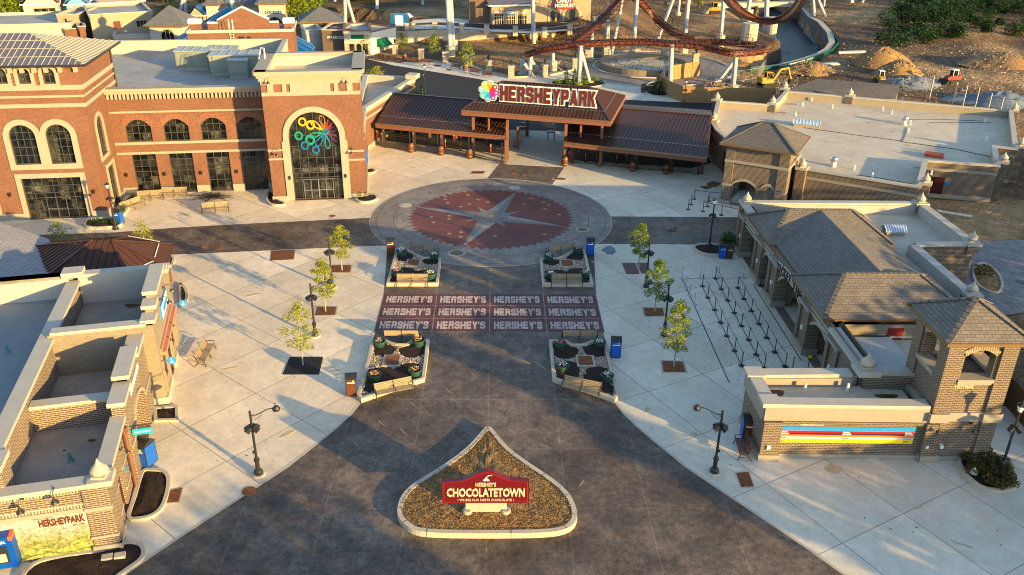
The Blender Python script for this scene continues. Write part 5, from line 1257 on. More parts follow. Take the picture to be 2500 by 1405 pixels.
# lettering along the big arch
LWl=FW;a,b,_=BAY[2];n='TICKET TIME';
for i,ch in enumerate(n):
    if ch==' ': continue
    u=a-.35+(b-a+.7)*(i+.5)/len(n);t_=(u-(a+b)/2)/((b-a)/2);z=3.62-.12*t_*t_*2
    for bl,m,w_ in((.05,'white_letter',.12),(.02,'black_metal',.2)):
        vs,fs=textmb(ch,.95,.08,bl,.75);mb=MB();mb.mesh([FW.p(u+x,z+zz,w_-y) for x,y,zz in vs],fs);mb.build('sign_letter',m,tk,uv=False)
# far flat roofed part
pl=[(22.,-7.3),(37.9,-7.3),(38.1,-16.6),(33.0,-16.9),(33.2,-30.2),(22.,-30.2)]
P_=ccw(pl)
mb=MB();mb.prism(offset(P_,.02),3.35,3.45);mb.build('flat_roof','roof_membrane',tk)
mb=MB()
for a,b in(((22.,-7.5),(38.,-7.5)),((38.,-7.5),(38.1,-16.7)),((38.1,-16.7),(33.1,-16.9)),((33.1,-16.9),(33.3,-30.3))): lowwall(mb,V(a),V(b),0,zp,.4)
mb.build('parapet','brown_brick',tk)
mb=MB()
lowwall(mb,V((22.9,-7.8)),V((37.7,-7.8)),3.4,zp-.02,.14);lowwall(mb,V((37.72,-8)),V((37.8,-16.4)),3.4,zp-.02,.14);lowwall(mb,V((32.85,-17)),V((33.02,-30)),3.4,zp-.02,.14);mb.build('parapet_lining','white_wall',tk)
mb=MB()
for a,b in(((22.6,-7.5),(37.5,-7.5)),((38.,-7.9),(38.1,-16.2)),((37.6,-16.75),(33.4,-16.95)),((33.1,-17.2),(33.3,-30.3)),((22.25,-8.2),(22.25,-10.2))): lowwall(mb,V(a),V(b),zp,zp+.18,.7)
mb.build('coping','coping',tk)
for p in((22.5,-7.7),(38.,-7.6),(38.,-16.6),(33.3,-25.8)):
    mb=MB();mb.box(p[0],p[1],zp-.6,.95,.95,.6);mb.build('corner_pier','brown_brick',tk);mb=MB();mb.box(p[0],p[1],zp,1.15,1.15,.26);mb.build('pier_cap','coping',tk);finial(p[0],p[1],zp+.24,.95,tk)
# hips: far, near and the link between them
ze,zr=4.35,6.05
def hiproof(x0,x1,y0,y1,xa,xb,nm='roof'):
    ym=(y0+y1)/2;c=[(x0,y0,ze),(x1,y0,ze),(x1,y1,ze),(x0,y1,ze)];A,B=(xa,ym,zr),(xb,ym,zr)
    mb=MB();mb.face([c[0],c[1],B,A]);mb.face([c[2],c[3],A,B]);mb.face([c[3],c[0],A]);mb.face([c[1],c[2],B]);mb.build(nm,'shingle_tan',tk)
    mb=MB()
    for s,e_ in((A,B),(c[0],A),(c[3],A),(c[1],B),(c[2],B)):
        s,e_=V(s),V(e_);k=int((e_-s).length/.35)
        for i in range(k): mb.beam(s.lerp(e_,i/k)+V((0,0,.04)),s.lerp(e_,(i+.85)/k)+V((0,0,.04)),.3,.06)
    mb.build('ridge_tiles','shingle_tan',tk)
    mb=MB();zs=ze-.07
    for s,e_ in((0,1),(1,2),(2,3),(3,0)): mb.beam((c[s][0],c[s][1],zs),(c[e_][0],c[e_][1],zs),.12,.16)
    mb.build('gutter','bronze',tk)
hiproof(21.9,31.7,-17.,-10.5,24.1,29.3);hiproof(21.8,31.8,-29.5,-22.6,24.1,29.3)
xm=26.7;mb=MB();y0,y1=-13.75,-26.05
mb.face([(22.35,-16.4,ze-.02),(22.35,-23.4,ze-.02),(xm,y1,zr+.01),(xm,y0,zr+.01)][::-1]);mb.face([(31.4,-16.4,ze-.02),(31.4,-23.4,ze-.02),(xm,y1,zr+.01),(xm,y0,zr+.01)]);mb.build('link_roof','shingle_tan',tk)
mb=MB();mb.beam((22.3,-16.9,ze-.1),(22.3,-22.6,ze-.1),.12,.16);mb.build('gutter','black_metal',tk)
for nm in('gutter',): pass
# wall and red door under the near hip
SW_=Wall((22.6,-30.),(31.6,-30.));mb=MB();SW_.panel(mb,rect(0,SW_.L,2.9,ze-.1));mb.build('wall','cream_brick',tk)
mb=MB();SW_.box(mb,SW_.uz(2168,812)[0],SW_.uz(2204,812)[0],2.95,ze-.35,-.02,.06);mb.build('door','pt_red_dull',tk)
mb=MB();SW_.box(mb,0,SW_.L,2.9,3.15,-.02,.1);mb.build('skirting','white_wall',tk)
# lower flat roof and parapet of the near part
z2=4.15
mb=MB();mb.prism([(22.1,-29.9),(31.6,-29.9),(31.6,-33),(25,-34.9),(22.1,-35.)],2.8,2.95);mb.build('flat_roof','roof_membrane',tk)
mb=MB();lowwall(mb,V((22.3,-30)),V((22.3,-35.2)),0,z2-.25,.45);lowwall(mb,V((22.2,-35.3)),V((25.2,-35.5)),0,z2-.25,.5);mb.build('parapet','brown_brick',tk)
mb=MB();lowwall(mb,V((22.25,-30.2)),V((22.25,-35.)),z2-.25,z2,.75);lowwall(mb,V((22.9,-35.3)),V((25.,-35.45)),z2-.25,z2,.7);mb.box(22.35,-35.2,z2-.3,1.3,1.3,.36);mb.build('coping','coping',tk);finial(22.35,-35.2,z2+.02,1.05,tk)
# striped end block
SB=Wall((15.55,-38.25),(24.8,-38.45));zs_=3.55
blk=[(15.55,-38.25),(24.8,-38.45),(24.8,-35.),(21.8,-35.),(15.5,-34.7)]
mb=MB();mb.prism(blk,0,zs_-.8);mb.build('wall','brown_brick',tk)
mb=MB();SB.box(mb,0,SB.L,zs_-.95,zs_-.05,-.1,.14);WWt=Wall((15.5,-34.7),(15.55,-38.25));WWt.box(mb,0,WWt.L,zs_-.95,zs_-.05,-.1,.14);NWt=Wall((22,-34.95),(15.5,-34.7));NWt.box(mb,0,NWt.L,zs_-.95,zs_-.05,-.1,.14);mb.build('frieze','cream_stone',tk)
mb=MB()
for a,b in(((15.9,-38.05),(24.7,-38.25)),((15.75,-34.9),(15.8,-38.1)),((21.6,-34.85),(15.8,-34.95))): lowwall(mb,V(a),V(b),zs_-.06,zs_+.16,.75)
for p in((15.85,-38.),(15.8,-35.)): mb.box(p[0],p[1],zs_-.02,1.05,1.05,.26)
mb.build('coping','coping',tk)
mb=MB()
for a,b in(((16.2,-37.6),(24.6,-37.8)),((16.2,-35.3),(16.2,-37.6)),((21.6,-35.3),(16.2,-35.35))): lowwall(mb,V(a),V(b),zs_-.7,zs_-.06,.1)
mb.build('parapet_lining','cream_stone',tk)
mb=MB();mb.prism(offset(ccw(blk),.3),zs_-.72,zs_-.62);mb.build('flat_roof','roof_membrane',tk)
mb=MB()
for a,b in((0,1.05),(SB.L-.1,SB.L+.6)): SB.box(mb,a,b,0,zs_-.95,-.02,.34)
SB.box(mb,0,SB.L,zs_-1.15,zs_-.95,-.02,.2);mb.build('pier','brown_brick',tk)
mb=MB();SB.box(mb,-.08,1.12,0,.42,-.02,.44);SB.box(mb,1.12,SB.L-.1,0,.3,-.02,.12);WWt.box(mb,0,WWt.L,0,.42,-.02,.12);mb.build('plinth','cream_stone',tk)
u0,zt_=SB.uz(1898,1041);u1=SB.uz(2241,1043)[0];ub=SB.uz(1891,1079)
st=[('stripe_blue',(.02,.25,.62)),('stripe_red',(.6,.01,.01)),('stripe_plum',(.05,.01,.05)),('stripe_orange',(.8,.2,.01)),('stripe_white',(.55,.6,.75)),('stripe_yellow',(.85,.6,.01))]
zb0=ub[1];fr_=[0,.25,.38,.5,.63,.76,1]
for i,(nme,c) in enumerate(st):
    mat(nme,c,.5,var=.04);za=zt_-(zt_-zb0)*fr_[i+1];zb1=zt_-(zt_-zb0)*fr_[i];mb=MB();SB.box(mb,u0,u1-.1,za,zb1,-.01,.03);o=mb.build('stripe',nme,tk)
    for k in(0.01,.455,.9):
        if i in(1,2): wtext(SB,'Twizzlers' if i==1 else "HERSHEY'S",u0+(u1-u0)*k+.15,(za+zb1)/2,.1,'stripe_lettering','white_letter',o,w_=.04,thick=.01,align='LEFT',bold=.01)
        elif i==4: wtext(SB,'Almond Joy',u0+(u1-u0)*k+.12,(za+zb1)/2,.09,'stripe_lettering','petal_blue',o,w_=.04,thick=.01,align='LEFT')
        elif i==5: wtext(SB,'ROLO',u0+(u1-u0)*k+.15,(za+zb1)/2,.1,'stripe_lettering','black_metal',o,w_=.04,thick=.01,align='LEFT')
u,z=SB.uz(1982,1034);wtext(SB,'HERSHEYPARK',u,z,.26,'wall_lettering','white_letter',tk,bold=.02,sx=.75,w_=.04)
u,z=SB.uz(2141,1034);wtext(SB,'WHAT TO MEASURE UP TODAY?',u,z,.17,'wall_lettering','white_letter',tk,bold=.01,sx=.8,w_=.04)
for p,wl in(((1872,1083),SB),): u,z=wl.uz(*p);mb=MB();wl.box(mb,u-.1,u+.1,z-.12,z+.12,.34,.44);mb.build('wall_light','lens',tk)
for a in((1964,955),(2068,955)): g=G(a[0],a[1],zs_-.62);mb=MB();mb.lathe([(.09,0),(.09,.5),(.05,.52)],g.x,g.y,zs_-.62,8);mb.build('vent_pipe','pvc',tk)
for q_ in(((1895,960),.5,.45),((2165,968),.7,.3)): g=G(q_[0][0],q_[0][1],zs_-.62);mb=MB();mb.prism(smooth([V((g.x+q_[1]*math.cos(t)*(1+.3*math.sin(3*t)),g.y+q_[2]*math.sin(t)*(1+.3*math.cos(2*t)))) for t in[i*PI/5 for i in range(10)]]),zs_-.63,zs_-.615);mb.build('roof_stain','rust_stain',tk)
# bell tower
bx0,bx1,by0,by1,zb_=24.95,28.55,-38.55,-35.0,8.0
F_=Wall((bx0,by0),(bx1,by0));L_=Wall((bx0,by1),(bx0,by0));R_=Wall((bx1,by0),(bx1,by1));B_=Wall((bx1,by1),(bx0,by1))
mb=MB()
for wl in(F_,L_,R_,B_):
    c=wl.L/2;h=seg(c-.85,c+.85,5.45,6.9,7.3);wl.panel(mb,rect(0,wl.L,0,zb_),[h]);wl.reveal(mb,h,0,-.55)
    h2=h;wl.panel(mb,rect(.5,wl.L-.5,5.,zb_),[h],w_=-.55)
mb.prism([(bx0+.5,by0+.5),(bx1-.5,by0+.5),(bx1-.5,by1-.5),(bx0+.5,by1-.5)],5.1,5.2);mb.build('wall','brown_brick',tk)
mb=MB()
for wl in(F_,L_,R_,B_):
    for a,b in((-.12,.75),(wl.L-.75,wl.L+.12)): wl.box(mb,a,b,0,zb_-.05,-.1,.14)
mb.build('corner_pier','brown_brick',tk)
mb=MB()
for wl in(F_,L_,R_,B_):
    c=wl.L/2;h=seg(c-.85,c+.85,5.45,6.9,7.3);g=[(c+(u-c)*1.18,z+.32) for u,z in h[2:]]
    for i in range(len(g)-1): p,q=h[2+i],h[3+i];mb.face([wl.p(*p,.06),wl.p(*q,.06),wl.p(*g[i+1],.06),wl.p(*g[i],.06)])
mb.build('arch_course','soldier_brick',tk)
mb=MB()
for wl in(F_,L_,R_,B_): c=wl.L/2;wl.box(mb,c-1.0,c+1.0,5.3,5.5,-.6,.2);wl.box(mb,c-.95,c+.95,5.12,5.3,-.02,.1)
for wl in(F_,R_,L_):
    wl.box(mb,-.22,.85,2.75,3.3,-.02,.28);wl.box(mb,wl.L-.85,wl.L+.22,2.75,3.3,-.02,.28);wl.box(mb,.85,wl.L-.85,2.75,3.3,-.02,.12)
    wl.box(mb,-.22,.85,0,.45,-.02,.28);wl.box(mb,wl.L-.85,wl.L+.22,0,.45,-.02,.28);wl.box(mb,.85,wl.L-.85,0,.3,-.02,.1)
mb.build('stone_trim','cream_stone',tk)
ov=.62;c=[(bx0-ov,by0-ov,zb_),(bx1+ov,by0-ov,zb_),(bx1+ov,by1+ov,zb_),(bx0-ov,by1+ov,zb_)];A=((bx0+bx1)/2,(by0+by1)/2,zb_+1.55)
mb=MB();[mb.face([c[i],c[(i+1)%4],A]) for i in range(4)];mb.face(c[::-1]);mb.build('roof','shingle_tan',tk)
mb=MB()
for q_ in c:
    s,e_=V(q_),V(A);k=9
    for i in range(k): mb.beam(s.lerp(e_,i/k)+V((0,0,.04)),s.lerp(e_,(i+.85)/k)+V((0,0,.04)),.3,.06)
mb.build('ridge_tiles','shingle_tan',tk)
mb=MB();[mb.beam((c[i][0],c[i][1],zb_-.06),(c[(i+1)%4][0],c[(i+1)%4][1],zb_-.06),.12,.18) for i in range(4)];mb.build('gutter','bronze',tk)
u,z=F_.uz(2342,944);wtext(F_,'HERSHEYPARK',u,z,.33,'wall_lettering','faded_letter',tk,bold=.02,fit=1.6,w_=.02);wtext(F_,'EST. 1906',u,z-.32,.15,'wall_lettering','faded_letter',tk,w_=.02)
for x in(2283,2370): u,z=F_.uz(x,1048,.15);gooseneck(tk,F_,u,z+.3,.75)
for x in(2262,2298): u,z=F_.uz(x,1090,.15);mb=MB();F_.box(mb,u-.08,u+.08,z-.1,z+.1,.0,.26);mb.build('wall_light','lens',tk)
# skylight on the flat roof
def skylight(a,b,z,label,d=1.2):
    A_,B_=G(*a,z),G(*b,z);dr=(B_-A_).normalized();nn=V((-dr.y,dr.x));c=(A_+B_)/2;t=thing('skylight',(c.x,c.y,z),label,'skylight')
    mb=MB();mb.prism([A_,B_,B_+nn*d,A_+nn*d],z-.05,z+.35);mb.build('upstand','stucco',t)
    mb=MB();n=6;L=(B_-A_).length
    pts=[((d+.2)*(i/n)-.1,z+.36+.42*math.sin(PI*i/n)) for i in range(n+1)]
    for i in range(n):
        for k in range(8):
            u0,u1=-.1+(L+.2)*k/8+.03,-.1+(L+.2)*(k+1)/8-.03
            q=[A_+dr*u0+nn*pts[i][0],A_+dr*u1+nn*pts[i][0],A_+dr*u1+nn*pts[i+1][0],A_+dr*u0+nn*pts[i+1][0]];mb.face([P(q[0],pts[i][1]),P(q[1],pts[i][1]),P(q[2],pts[i+1][1]),P(q[3],pts[i+1][1])])
    mb.build('pane','skylight',t)
    mb=MB()
    for k in range(9):
        u0=-.1+(L+.2)*k/8
        for i in range(n): s=A_+dr*u0+nn*pts[i][0];e_=A_+dr*u0+nn*pts[i+1][0];mb.beam(P(s,pts[i][1]+.01),P(e_,pts[i+1][1]+.01),.07,.05)
    mb.build('bar','white_trim',t)
# ================================================================= BROWN BRICK SHOP
gs=thing('brown_brick_shop',(40,12,0),'wide brown brick shop with pale flat roof, kiss shaped finials and hipped corner tower','building')
zg=3.95
f0,f1_=G(1958,411,zg),G(2246,457,zg);fd=(f1_-f0).normalized();fn=V((-fd.y,fd.x))
c1=G(2246,457,zg);c2=G(2264,392,zg);c3=G(2440,405,zg);c4=G(2432,358,zg);c5=G(2484,364,zg);c6=G(2472,270,zg);c7=G(1918,222,zg);c8=G(1888,255,zg);c9=G(1752,246,zg);c10=G(1738,300,zg)
t0=G(1770,505);cw=f0+(-fd)*3.2+fn*1.2
c11=V((25.9,18.3));gpoly=[f0,c1,c2,c3,c4,c5,c6,c7,c8,c9,c10,c11,V((26.8,9.5)),cw]
shopP,shopI=parapet(gs,gpoly,zg-.95,zg-.16,'brown_brick',capm='coping',caph=.18,over=.12,inner='stucco',roofm='roof_membrane')
def seglen(a,b): return (b-a).length
for a,b in((f0,c1),(c2,c3),(c1,c2),(c4,c5),(c10,c11)):
    wl=Wall(a,b)
    if (shopP[1]-shopP[0]).length<0: pass
    m_=(a+b)/2;inside=V((42,14))-m_
    if wl.n.dot(inside)>0: wl=Wall(b,a)
    bands(wl,[(zg-1.05,zg-.78,.07),(0,.45,.1)],gs,0,wl.L)
for p in((1750,246),(1743,297),(1886,255),(1916,219),(2075,236),(2476,272),(2492,360),(2449,398),(2259,450),(1958,413)):
    g=G(*p,zg)
    mb=MB();mb.box(g.x,g.y,0,.95,.95,zg,math.atan2(fd.y,fd.x));mb.build('pier','brown_brick',gs);mb=MB();mb.box(g.x,g.y,zg,1.15,1.15,.24,math.atan2(fd.y,fd.x));mb.build('pier_cap','coping',gs);finial(g.x,g.y,zg+.22,1.,gs)
# hipped tower
zt=6.4;ta=G(1757,350,zt);tb=G(1945,377,zt);td=(tb-ta).normalized();tn=V((-td.y,td.x));W_=(tb-ta).length;ov=.75
A_=ta+td*ov+tn*ov;TW=Wall(A_,A_+td*(W_-2*ov));dpt=W_-2*ov-.4;TR=Wall(TW.B,TW.B+tn*dpt);TLw=Wall(TW.A+tn*dpt,TW.A);TB_=Wall(TR.B,TLw.A)
h1=seg(.85,3.2,.02,2.15,2.65)
mb=MB();TW.panel(mb,rect(0,TW.L,0,zt),[h1]);TW.reveal(mb,h1,0,-.6);hl=seg(1,dpt-1,.02,2.15,2.65);TLw.panel(mb,rect(0,TLw.L,0,zt),[hl]);TLw.reveal(mb,hl,0,-.6)
for wl in(TR,TB_): wl.panel(mb,rect(0,wl.L,0,zt))
mb.build('wall','brown_brick',gs)
mb=MB()
for wl in(TW,TR,TLw):
    for a,b in((-.1,.75),(wl.L-.85,wl.L+.1)): wl.box(mb,a,b,0,zt-.1,-.1,.16)
mb.build('corner_pier','brown_brick',gs)
mb=MB()
for wl in(TW,TLw,TR): wl.box(mb,-.14,wl.L+.14,4.45,4.72,-.02,.22);wl.box(mb,-.18,.85,0,.45,-.02,.26);wl.box(mb,wl.L-.95,wl.L+.18,0,.45,-.02,.26);wl.box(mb,-.14,.8,2.0,2.2,-.02,.22);wl.box(mb,wl.L-.9,wl.L+.14,2.0,2.2,-.02,.22)
for h in(h1,seg(3.75,TW.L-.95,.02,2.1,2.55)):
    g=[(u,z+.28) for u,z in h[2:]]
    for i in range(len(g)-1): p,q=h[2+i],h[3+i];mb.face([TW.p(*p,.07),TW.p(*q,.07),TW.p(*g[i+1],.07),TW.p(*g[i],.07)])
mb.build('stone_trim','cream_stone',gs)
c=[ta,tb,tb+tn*(dpt+2*ov),ta+tn*(dpt+2*ov)];mid=sum(c,V((0,0)))/4;A=(mid.x-td.x*.6,mid.y-td.y*.6,zt+1.75);B=(mid.x+td.x*.6,mid.y+td.y*.6,zt+1.75)
mb=MB();mb.face([P(c[0],zt),P(c[1],zt),B,A]);mb.face([P(c[1],zt),P(c[2],zt),B]);mb.face([P(c[2],zt),P(c[3],zt),A,B]);mb.face([P(c[3],zt),P(c[0],zt),A]);mb.face([P(q,zt-.01) for q in c[::-1]]);mb.build('roof','shingle_grey',gs)
mb=MB();[mb.beam(V(x)+V((0,0,.04)),V(y)+V((0,0,.04)),.3,.08) for x,y in((P(c[0],zt),A),(P(c[1],zt),B),(P(c[2],zt),B),(P(c[3],zt),A),(A,B))];mb.build('ridge_tiles','shingle_grey',gs)
mb=MB();[mb.beam(P(c[i],zt-.07),P(c[(i+1)%4],zt-.07),.12,.2) for i in range(4)];mb.build('gutter','bronze',gs)
# maroon doors and small blue plates
def door(parent,a,b,h,m='maroon',name='door'):
    wl=Wall(a,b);mb=MB();wl.box(mb,0,wl.L,0.02,h,-.1,.05);o=mb.build(name,m,parent)
    mb=MB();wl.box(mb,wl.L*.5-.04,wl.L*.5+.04,1.,1.2,.05,.09);mb.build('handle','steel',o);return wl
wl=Wall(c10,c11) if True else None
if wl.n.dot(V((42,14))-c10)>0: wl=Wall(c11,c10)
LF=Wall(V((25.9,18.3)),V((26.8,9.5)))
if LF.n.x>0: LF=Wall(V((26.8,9.5)),V((25.9,18.3)))
u0=LF.uz(1735,425)[0];mb=MB();LF.box(mb,LF.L-5.3,LF.L-3.,0,2.4,-.1,.06);mb.build('door','maroon',gs)
FRw=Wall(cw,f0);mb=MB();FRw.box(mb,.5,2.7,0,2.3,-.1,.06);mb.build('door','maroon',gs);gooseneck(gs,FRw,1.6,3.,.5)
R2_=Wall(c2,c3);mb=MB();R2_.box(mb,.5,2.1,.0,2.25,-.1,.06);mb.build('door','maroon',gs);mb=MB();R2_.box(mb,2.25,2.75,1.5,1.8,-.02,.05);mb.build('door_plate','blue_sign',gs);gooseneck(gs,R2_,2.9,2.9,.5)
skylight((1937,309),(1998,315),zg-.95,'blue tinted barrel skylight on the brown brick shop roof')
skylight((2164,577),(2208,577),3.45,'small blue tinted skylight on the ticket hall flat roof',1.)
def roofvent(p,z,label):
    g=G(*p,z);t=thing('roof_vent',(g.x,g.y,z),label,'roof vent','silver round roof vents');mb=MB();mb.lathe([(.28,0),(.25,.5)],g.x,g.y,z,12);mb.build('stub','white_trim',t)
    mb=MB();mb.lathe([(.25,.5),(.4,.6),(.42,.85),(.34,1.),(.1,1.08)],g.x,g.y,z,14);mb.build('cowl','steel',t)
roofvent((2207,305),zg-.95,'silver mushroom vent in the middle of the pale shop roof');roofvent((2034,407),zg-.95,'silver mushroom vent near the front parapet of the pale shop roof')
for i,(x,y) in enumerate(((1942,283),(1959,259),(2032,265),(1981,247),(2155,270),(2177,279),(2085,415),(2222,304),(2217,323),(2129,433),(2273,427),(2408,343),(2404,300))):
    g=G(x,y,zg-.95);mb=MB();mb.lathe([(.14,0),(.08,.12),(.07,.5),(.04,.52)],g.x,g.y,zg-.95,8);mb.build('vent_pipe','pvc',gs)
g=G(2280,383,zg-.95);mb=MB();mb.box(g.x,g.y,zg-.95,1.9,.9,.4,math.atan2(fd.y,fd.x));tag(mb.build('brick_pallet','red_plastic_dull',at=(g.x,g.y,zg-.95)),'small dull red stack left on the pale shop roof','pallet')
# grey shingled roof behind the shop
rb=thing('shingled_outbuilding',(50,42,0),'long grey shingled roof of a low building behind the shop','building')
za=3.6;r_=[G(*p,za) for p in((1898,228),(2185,243),(2199,209),(1995,193))];r_=[G(1903,228,za),G(2186,243,za),G(2199,208,za+1.2),G(1994,193,za+1.2)]
mb=MB();mb.face([P(r_[0],za),P(r_[1],za),P(r_[2],za+1.2),P(r_[3],za+1.2)]);b2_=[r_[1]+(r_[2]-r_[1])*2,r_[0]+(r_[3]-r_[0])*2+fd*4]
mb.face([P(r_[2],za+1.2),P(b2_[0],za),P(b2_[1],za),P(r_[3],za+1.2)]);mb.face([P(r_[0],za),P(r_[3],za+1.2),P(b2_[1],za)]);mb.build('roof','shingle_grey',rb)
mb=MB();mb.prism([r_[0]+fd*.6+fn*.4,r_[1]-fd*.4+fn*.4,b2_[0]-fd*.4-fn*.4,b2_[1]+fd*1-fn*.4],0,za-.02);mb.build('wall','brown_brick',rb)

for pp in([(2214,312),(2210,330),(2203,347),(2330,364),(2440,388)],[(1960,312),(2090,330),(2203,345)],[(2060,425),(2130,432),(2240,452)],[(2270,300),(2420,300)],[(2215,292),(2300,292),(2400,296)]):
    mb=MB();mb.tube([G3(x,y,zg-.92) for x,y in pp],.035,4);mb.build('roof_cable','black_metal',gs,uv=False)
for x,y,r in((1930,255,.9),(1908,275,.9),(2180,322,.4),(2330,395,.5),(2120,300,.35),(2215,355,.4),(2240,410,.5)):
    g=G(x,y,zg-.95);mb=MB();mb.prism(smooth([V((g.x+r*RN.uniform(.5,1.2)*math.cos(i*.7),g.y+r*.6*RN.uniform(.5,1.1)*math.sin(i*.7))) for i in range(9)],2),zg-.96,zg-.944);mb.build('roof_stain','stain_roof',gs)
# ================================================================= TREES
def leaves(mb,c,R,n,s,sq=1.,seed=0):
    for i in range(n):
        while True:
            p=V((RN.uniform(-1,1),RN.uniform(-1,1),RN.uniform(-1,1)))
            if .12<p.length<1: break
        q=c+V((p.x*R,p.y*R,p.z*R*sq));a=RN.random()*2*PI;t=V((math.cos(a),math.sin(a),RN.uniform(-.7,.7))).normalized();b=t.cross(V((RN.uniform(-1,1),RN.uniform(-1,1),RN.uniform(.2,1)))).normalized();k=s*RN.uniform(.7,1.3)
        mb.face([q-t*k,q+b*k*.55,q+t*k,q-b*k*.55])
def tree(p,h,label,m='leaf_mid',n=900,s=.07,r=.95,base=.32,group='young trees of the plaza',z=0.,xy=None,tr=.055,name='young_tree',clump=26,cs=.3,sway=.15):
    g=V(xy) if xy else G(*p,z);t=thing(name,(g.x,g.y,z),label,'tree',group)
    tk_=MB();cr=MB();lean=RN.uniform(-.1,.1);top=V((g.x+lean,g.y+RN.uniform(-.1,.1),z+h*.95))
    tk_.tube([(g.x,g.y,z),(g.x+lean*.3,g.y,z+h*.35),(g.x+lean*.7,g.y,z+h*.7),top],[tr,tr*.75,tr*.45,tr*.15],6)
    for i in range(clump):
        f=base+(1-base)*((i+.5)/clump);zz=z+h*f;w_=math.sin(PI*min(1,(f-base)/(1-base)*.82+.16))**.8*r;a=i*2.4+RN.uniform(-.4,.4);rr=w_*RN.uniform(.35,1.)
        q=V((g.x+lean*f+rr*math.cos(a),g.y+rr*math.sin(a),zz));s0=V((g.x+lean*f*.8,g.y,zz-rr*.55))
        tk_.tube([s0,q],[tr*.3,tr*.1],4,caps=False);leaves(cr,q,cs*RN.uniform(.8,1.35)*r,int(n/clump),s,.8)
    leaves(cr,top,cs*r*.7,int(n/clump),s,1.2)
    tk_.build('trunk','bark',t,uv=False);cr.build('crown',m,t,uv=False);return t
tree((740,893),4.6,'sparse young tree rising from the black rubber mats, lower left','leaf_yellow',n=1700,s=.07,r=1.15,base=.3)
tree((795,761),4.2,'young tree behind the second lamp on the left, in a rusty grate','leaf_yellow',n=2300,r=1.)
tree((835,661),3.9,'young tree farthest back on the left side of the road','leaf_yellow',n=2100,r=.95)
tree((1645,896),4.9,'tallest young tree, lower right, partly sunlit in a rusty grate','leaf_yellow',n=2700,r=1.05,base=.28)
tree((1598,762),4.3,'young tree between the two upper right lamps','leaf_mid',n=2700,r=1.05,base=.3)
tree((1560,660),4.1,'young tree farthest back on the right side of the road','leaf_mid',n=2700,r=1.05)
tree((150,610),2.6,'small green tree behind the brown hexagonal pavilion, left one','leaf_mid',n=900,r=1.0,base=.1)
tree((360,625),3.0,'small leaning yellow tree behind the right corner of the pavilion','leaf_yellow',n=900,r=1.1,base=.1)
for p,h,l,m in(((1060,150),4.6,'bright yellow-green tree by the fence before the dirt slope','leaf_lime'),((1140,185),5.2,'bright yellow tree beside the litter bin on the promenade','leaf_lime'),((982,135),3.8,'yellow-green tree next to the white shop by the promenade','leaf_lime'),((894,136),4.,'slim tree before the stone fronted shop','leaf_yellow'),((920,200),2.2,'tree top showing over the low brick wing','leaf_yellow')):
    tree(p,h,l,m,n=700,s=.13,r=1.2,group='small trees along the promenade',clump=16,cs=.42)
def conifer(p,h,r,label,group='small conifers',z=0.,m='leaf_ever',n=500):
    g=G(*p,z);t=thing('conifer',(g.x,g.y,z),label,'tree',group);mb=MB();mb.tube([(g.x,g.y,z),(g.x,g.y,z+h*.9)],[.06,.02],5);mb.build('trunk','bark',t,uv=False)
    mb=MB()
    for i in range(n):
        f=RN.random()**1.4;a=RN.random()*2*PI;rr=r*(1-f)**.8*RN.uniform(.55,1.08);q=V((g.x+rr*math.cos(a),g.y+rr*math.sin(a),z+h*(.06+.94*f)));d=V((math.cos(a),math.sin(a),RN.uniform(.3,1.2))).normalized();b=d.cross(V((0,0,1))).normalized();k=.13
        mb.face([q-b*k*.5,q+d*k,q+b*k*.5,q-d*k*.4])
    mb.build('crown',m,t,uv=False)
for p,h,l in(((1382,206),2.6,'leftmost of three conifers behind the roof sign'),((1402,208),2.6,'middle of three conifers behind the roof sign'),((1422,208),2.8,'right conifer of three beside the grey steel support'),((1605,226),3.2,'tall conifer in the mulch bed by the wooden fence'),((1613,230),2.4,'shorter conifer in front in the bed by the wooden fence'),((1596,231),1.6,'smallest conifer in the bed by the wooden fence'),((1013,235),1.9,'small round conifer left of its twin behind the left gate roof'),((1031,236),1.9,'small round conifer right of its twin behind the left gate roof')):
    conifer(p,h,.62,l)
def bush(p,r,h,m,label,group,z=0.,n=140,s=.06,name='shrub',xy=None):
    g=V(xy) if xy else G(*p,z);mb=MB();leaves(mb,V((g.x,g.y,z+h*.5)),r,n,s,h/r*.55)
    for i in range(4): a=RN.random()*2*PI;mb.tube([(g.x,g.y,z),(g.x+r*.6*math.cos(a),g.y+r*.6*math.sin(a),z+h*.8)],[.015,.006],3,caps=False)
    o=mb.build(name,m,at=(g.x,g.y,z),uv=False);return tag(o,label,'shrub',group)
# ================================================================= PLANTERS
def planter(pts,label,z=.16,kw=.2,m='mulch',h=.12,zpx=.1,px=True,sm=2,group=None):
    Q=[G(*p,zpx) for p in pts] if px else [V(p) for p in pts]
    Q=smooth(Q,sm) if sm else Q;Q=ccw(Q);c=sum(Q,V((0,0)))/len(Q);t=thing('planter',(c.x,c.y,0),label,'planter',group)
    mb=MB();I=kerbring(mb,Q,kw,0,z);mb.build('kerb','curb',t);mound(I,z*.5,h,m,'mulch',t,rough=.06,seed=c.x,n=6);return t,I,c
planter([(303,1272),(345,1270),(375,1262),(402,1240),(415,1195),(417,1165),(405,1149),(385,1145),(346,1144),(336,1172),(322,1220)],'mulch bed against the tan brick wall below the blue bin')
t,I,c=planter([(298,1323),(325,1320),(348,1326),(358,1345),(350,1368),(310,1395),(250,1440),(20,1480),(60,1376),(160,1352),(250,1343)],'large dark mulch bed below the landscape mural')
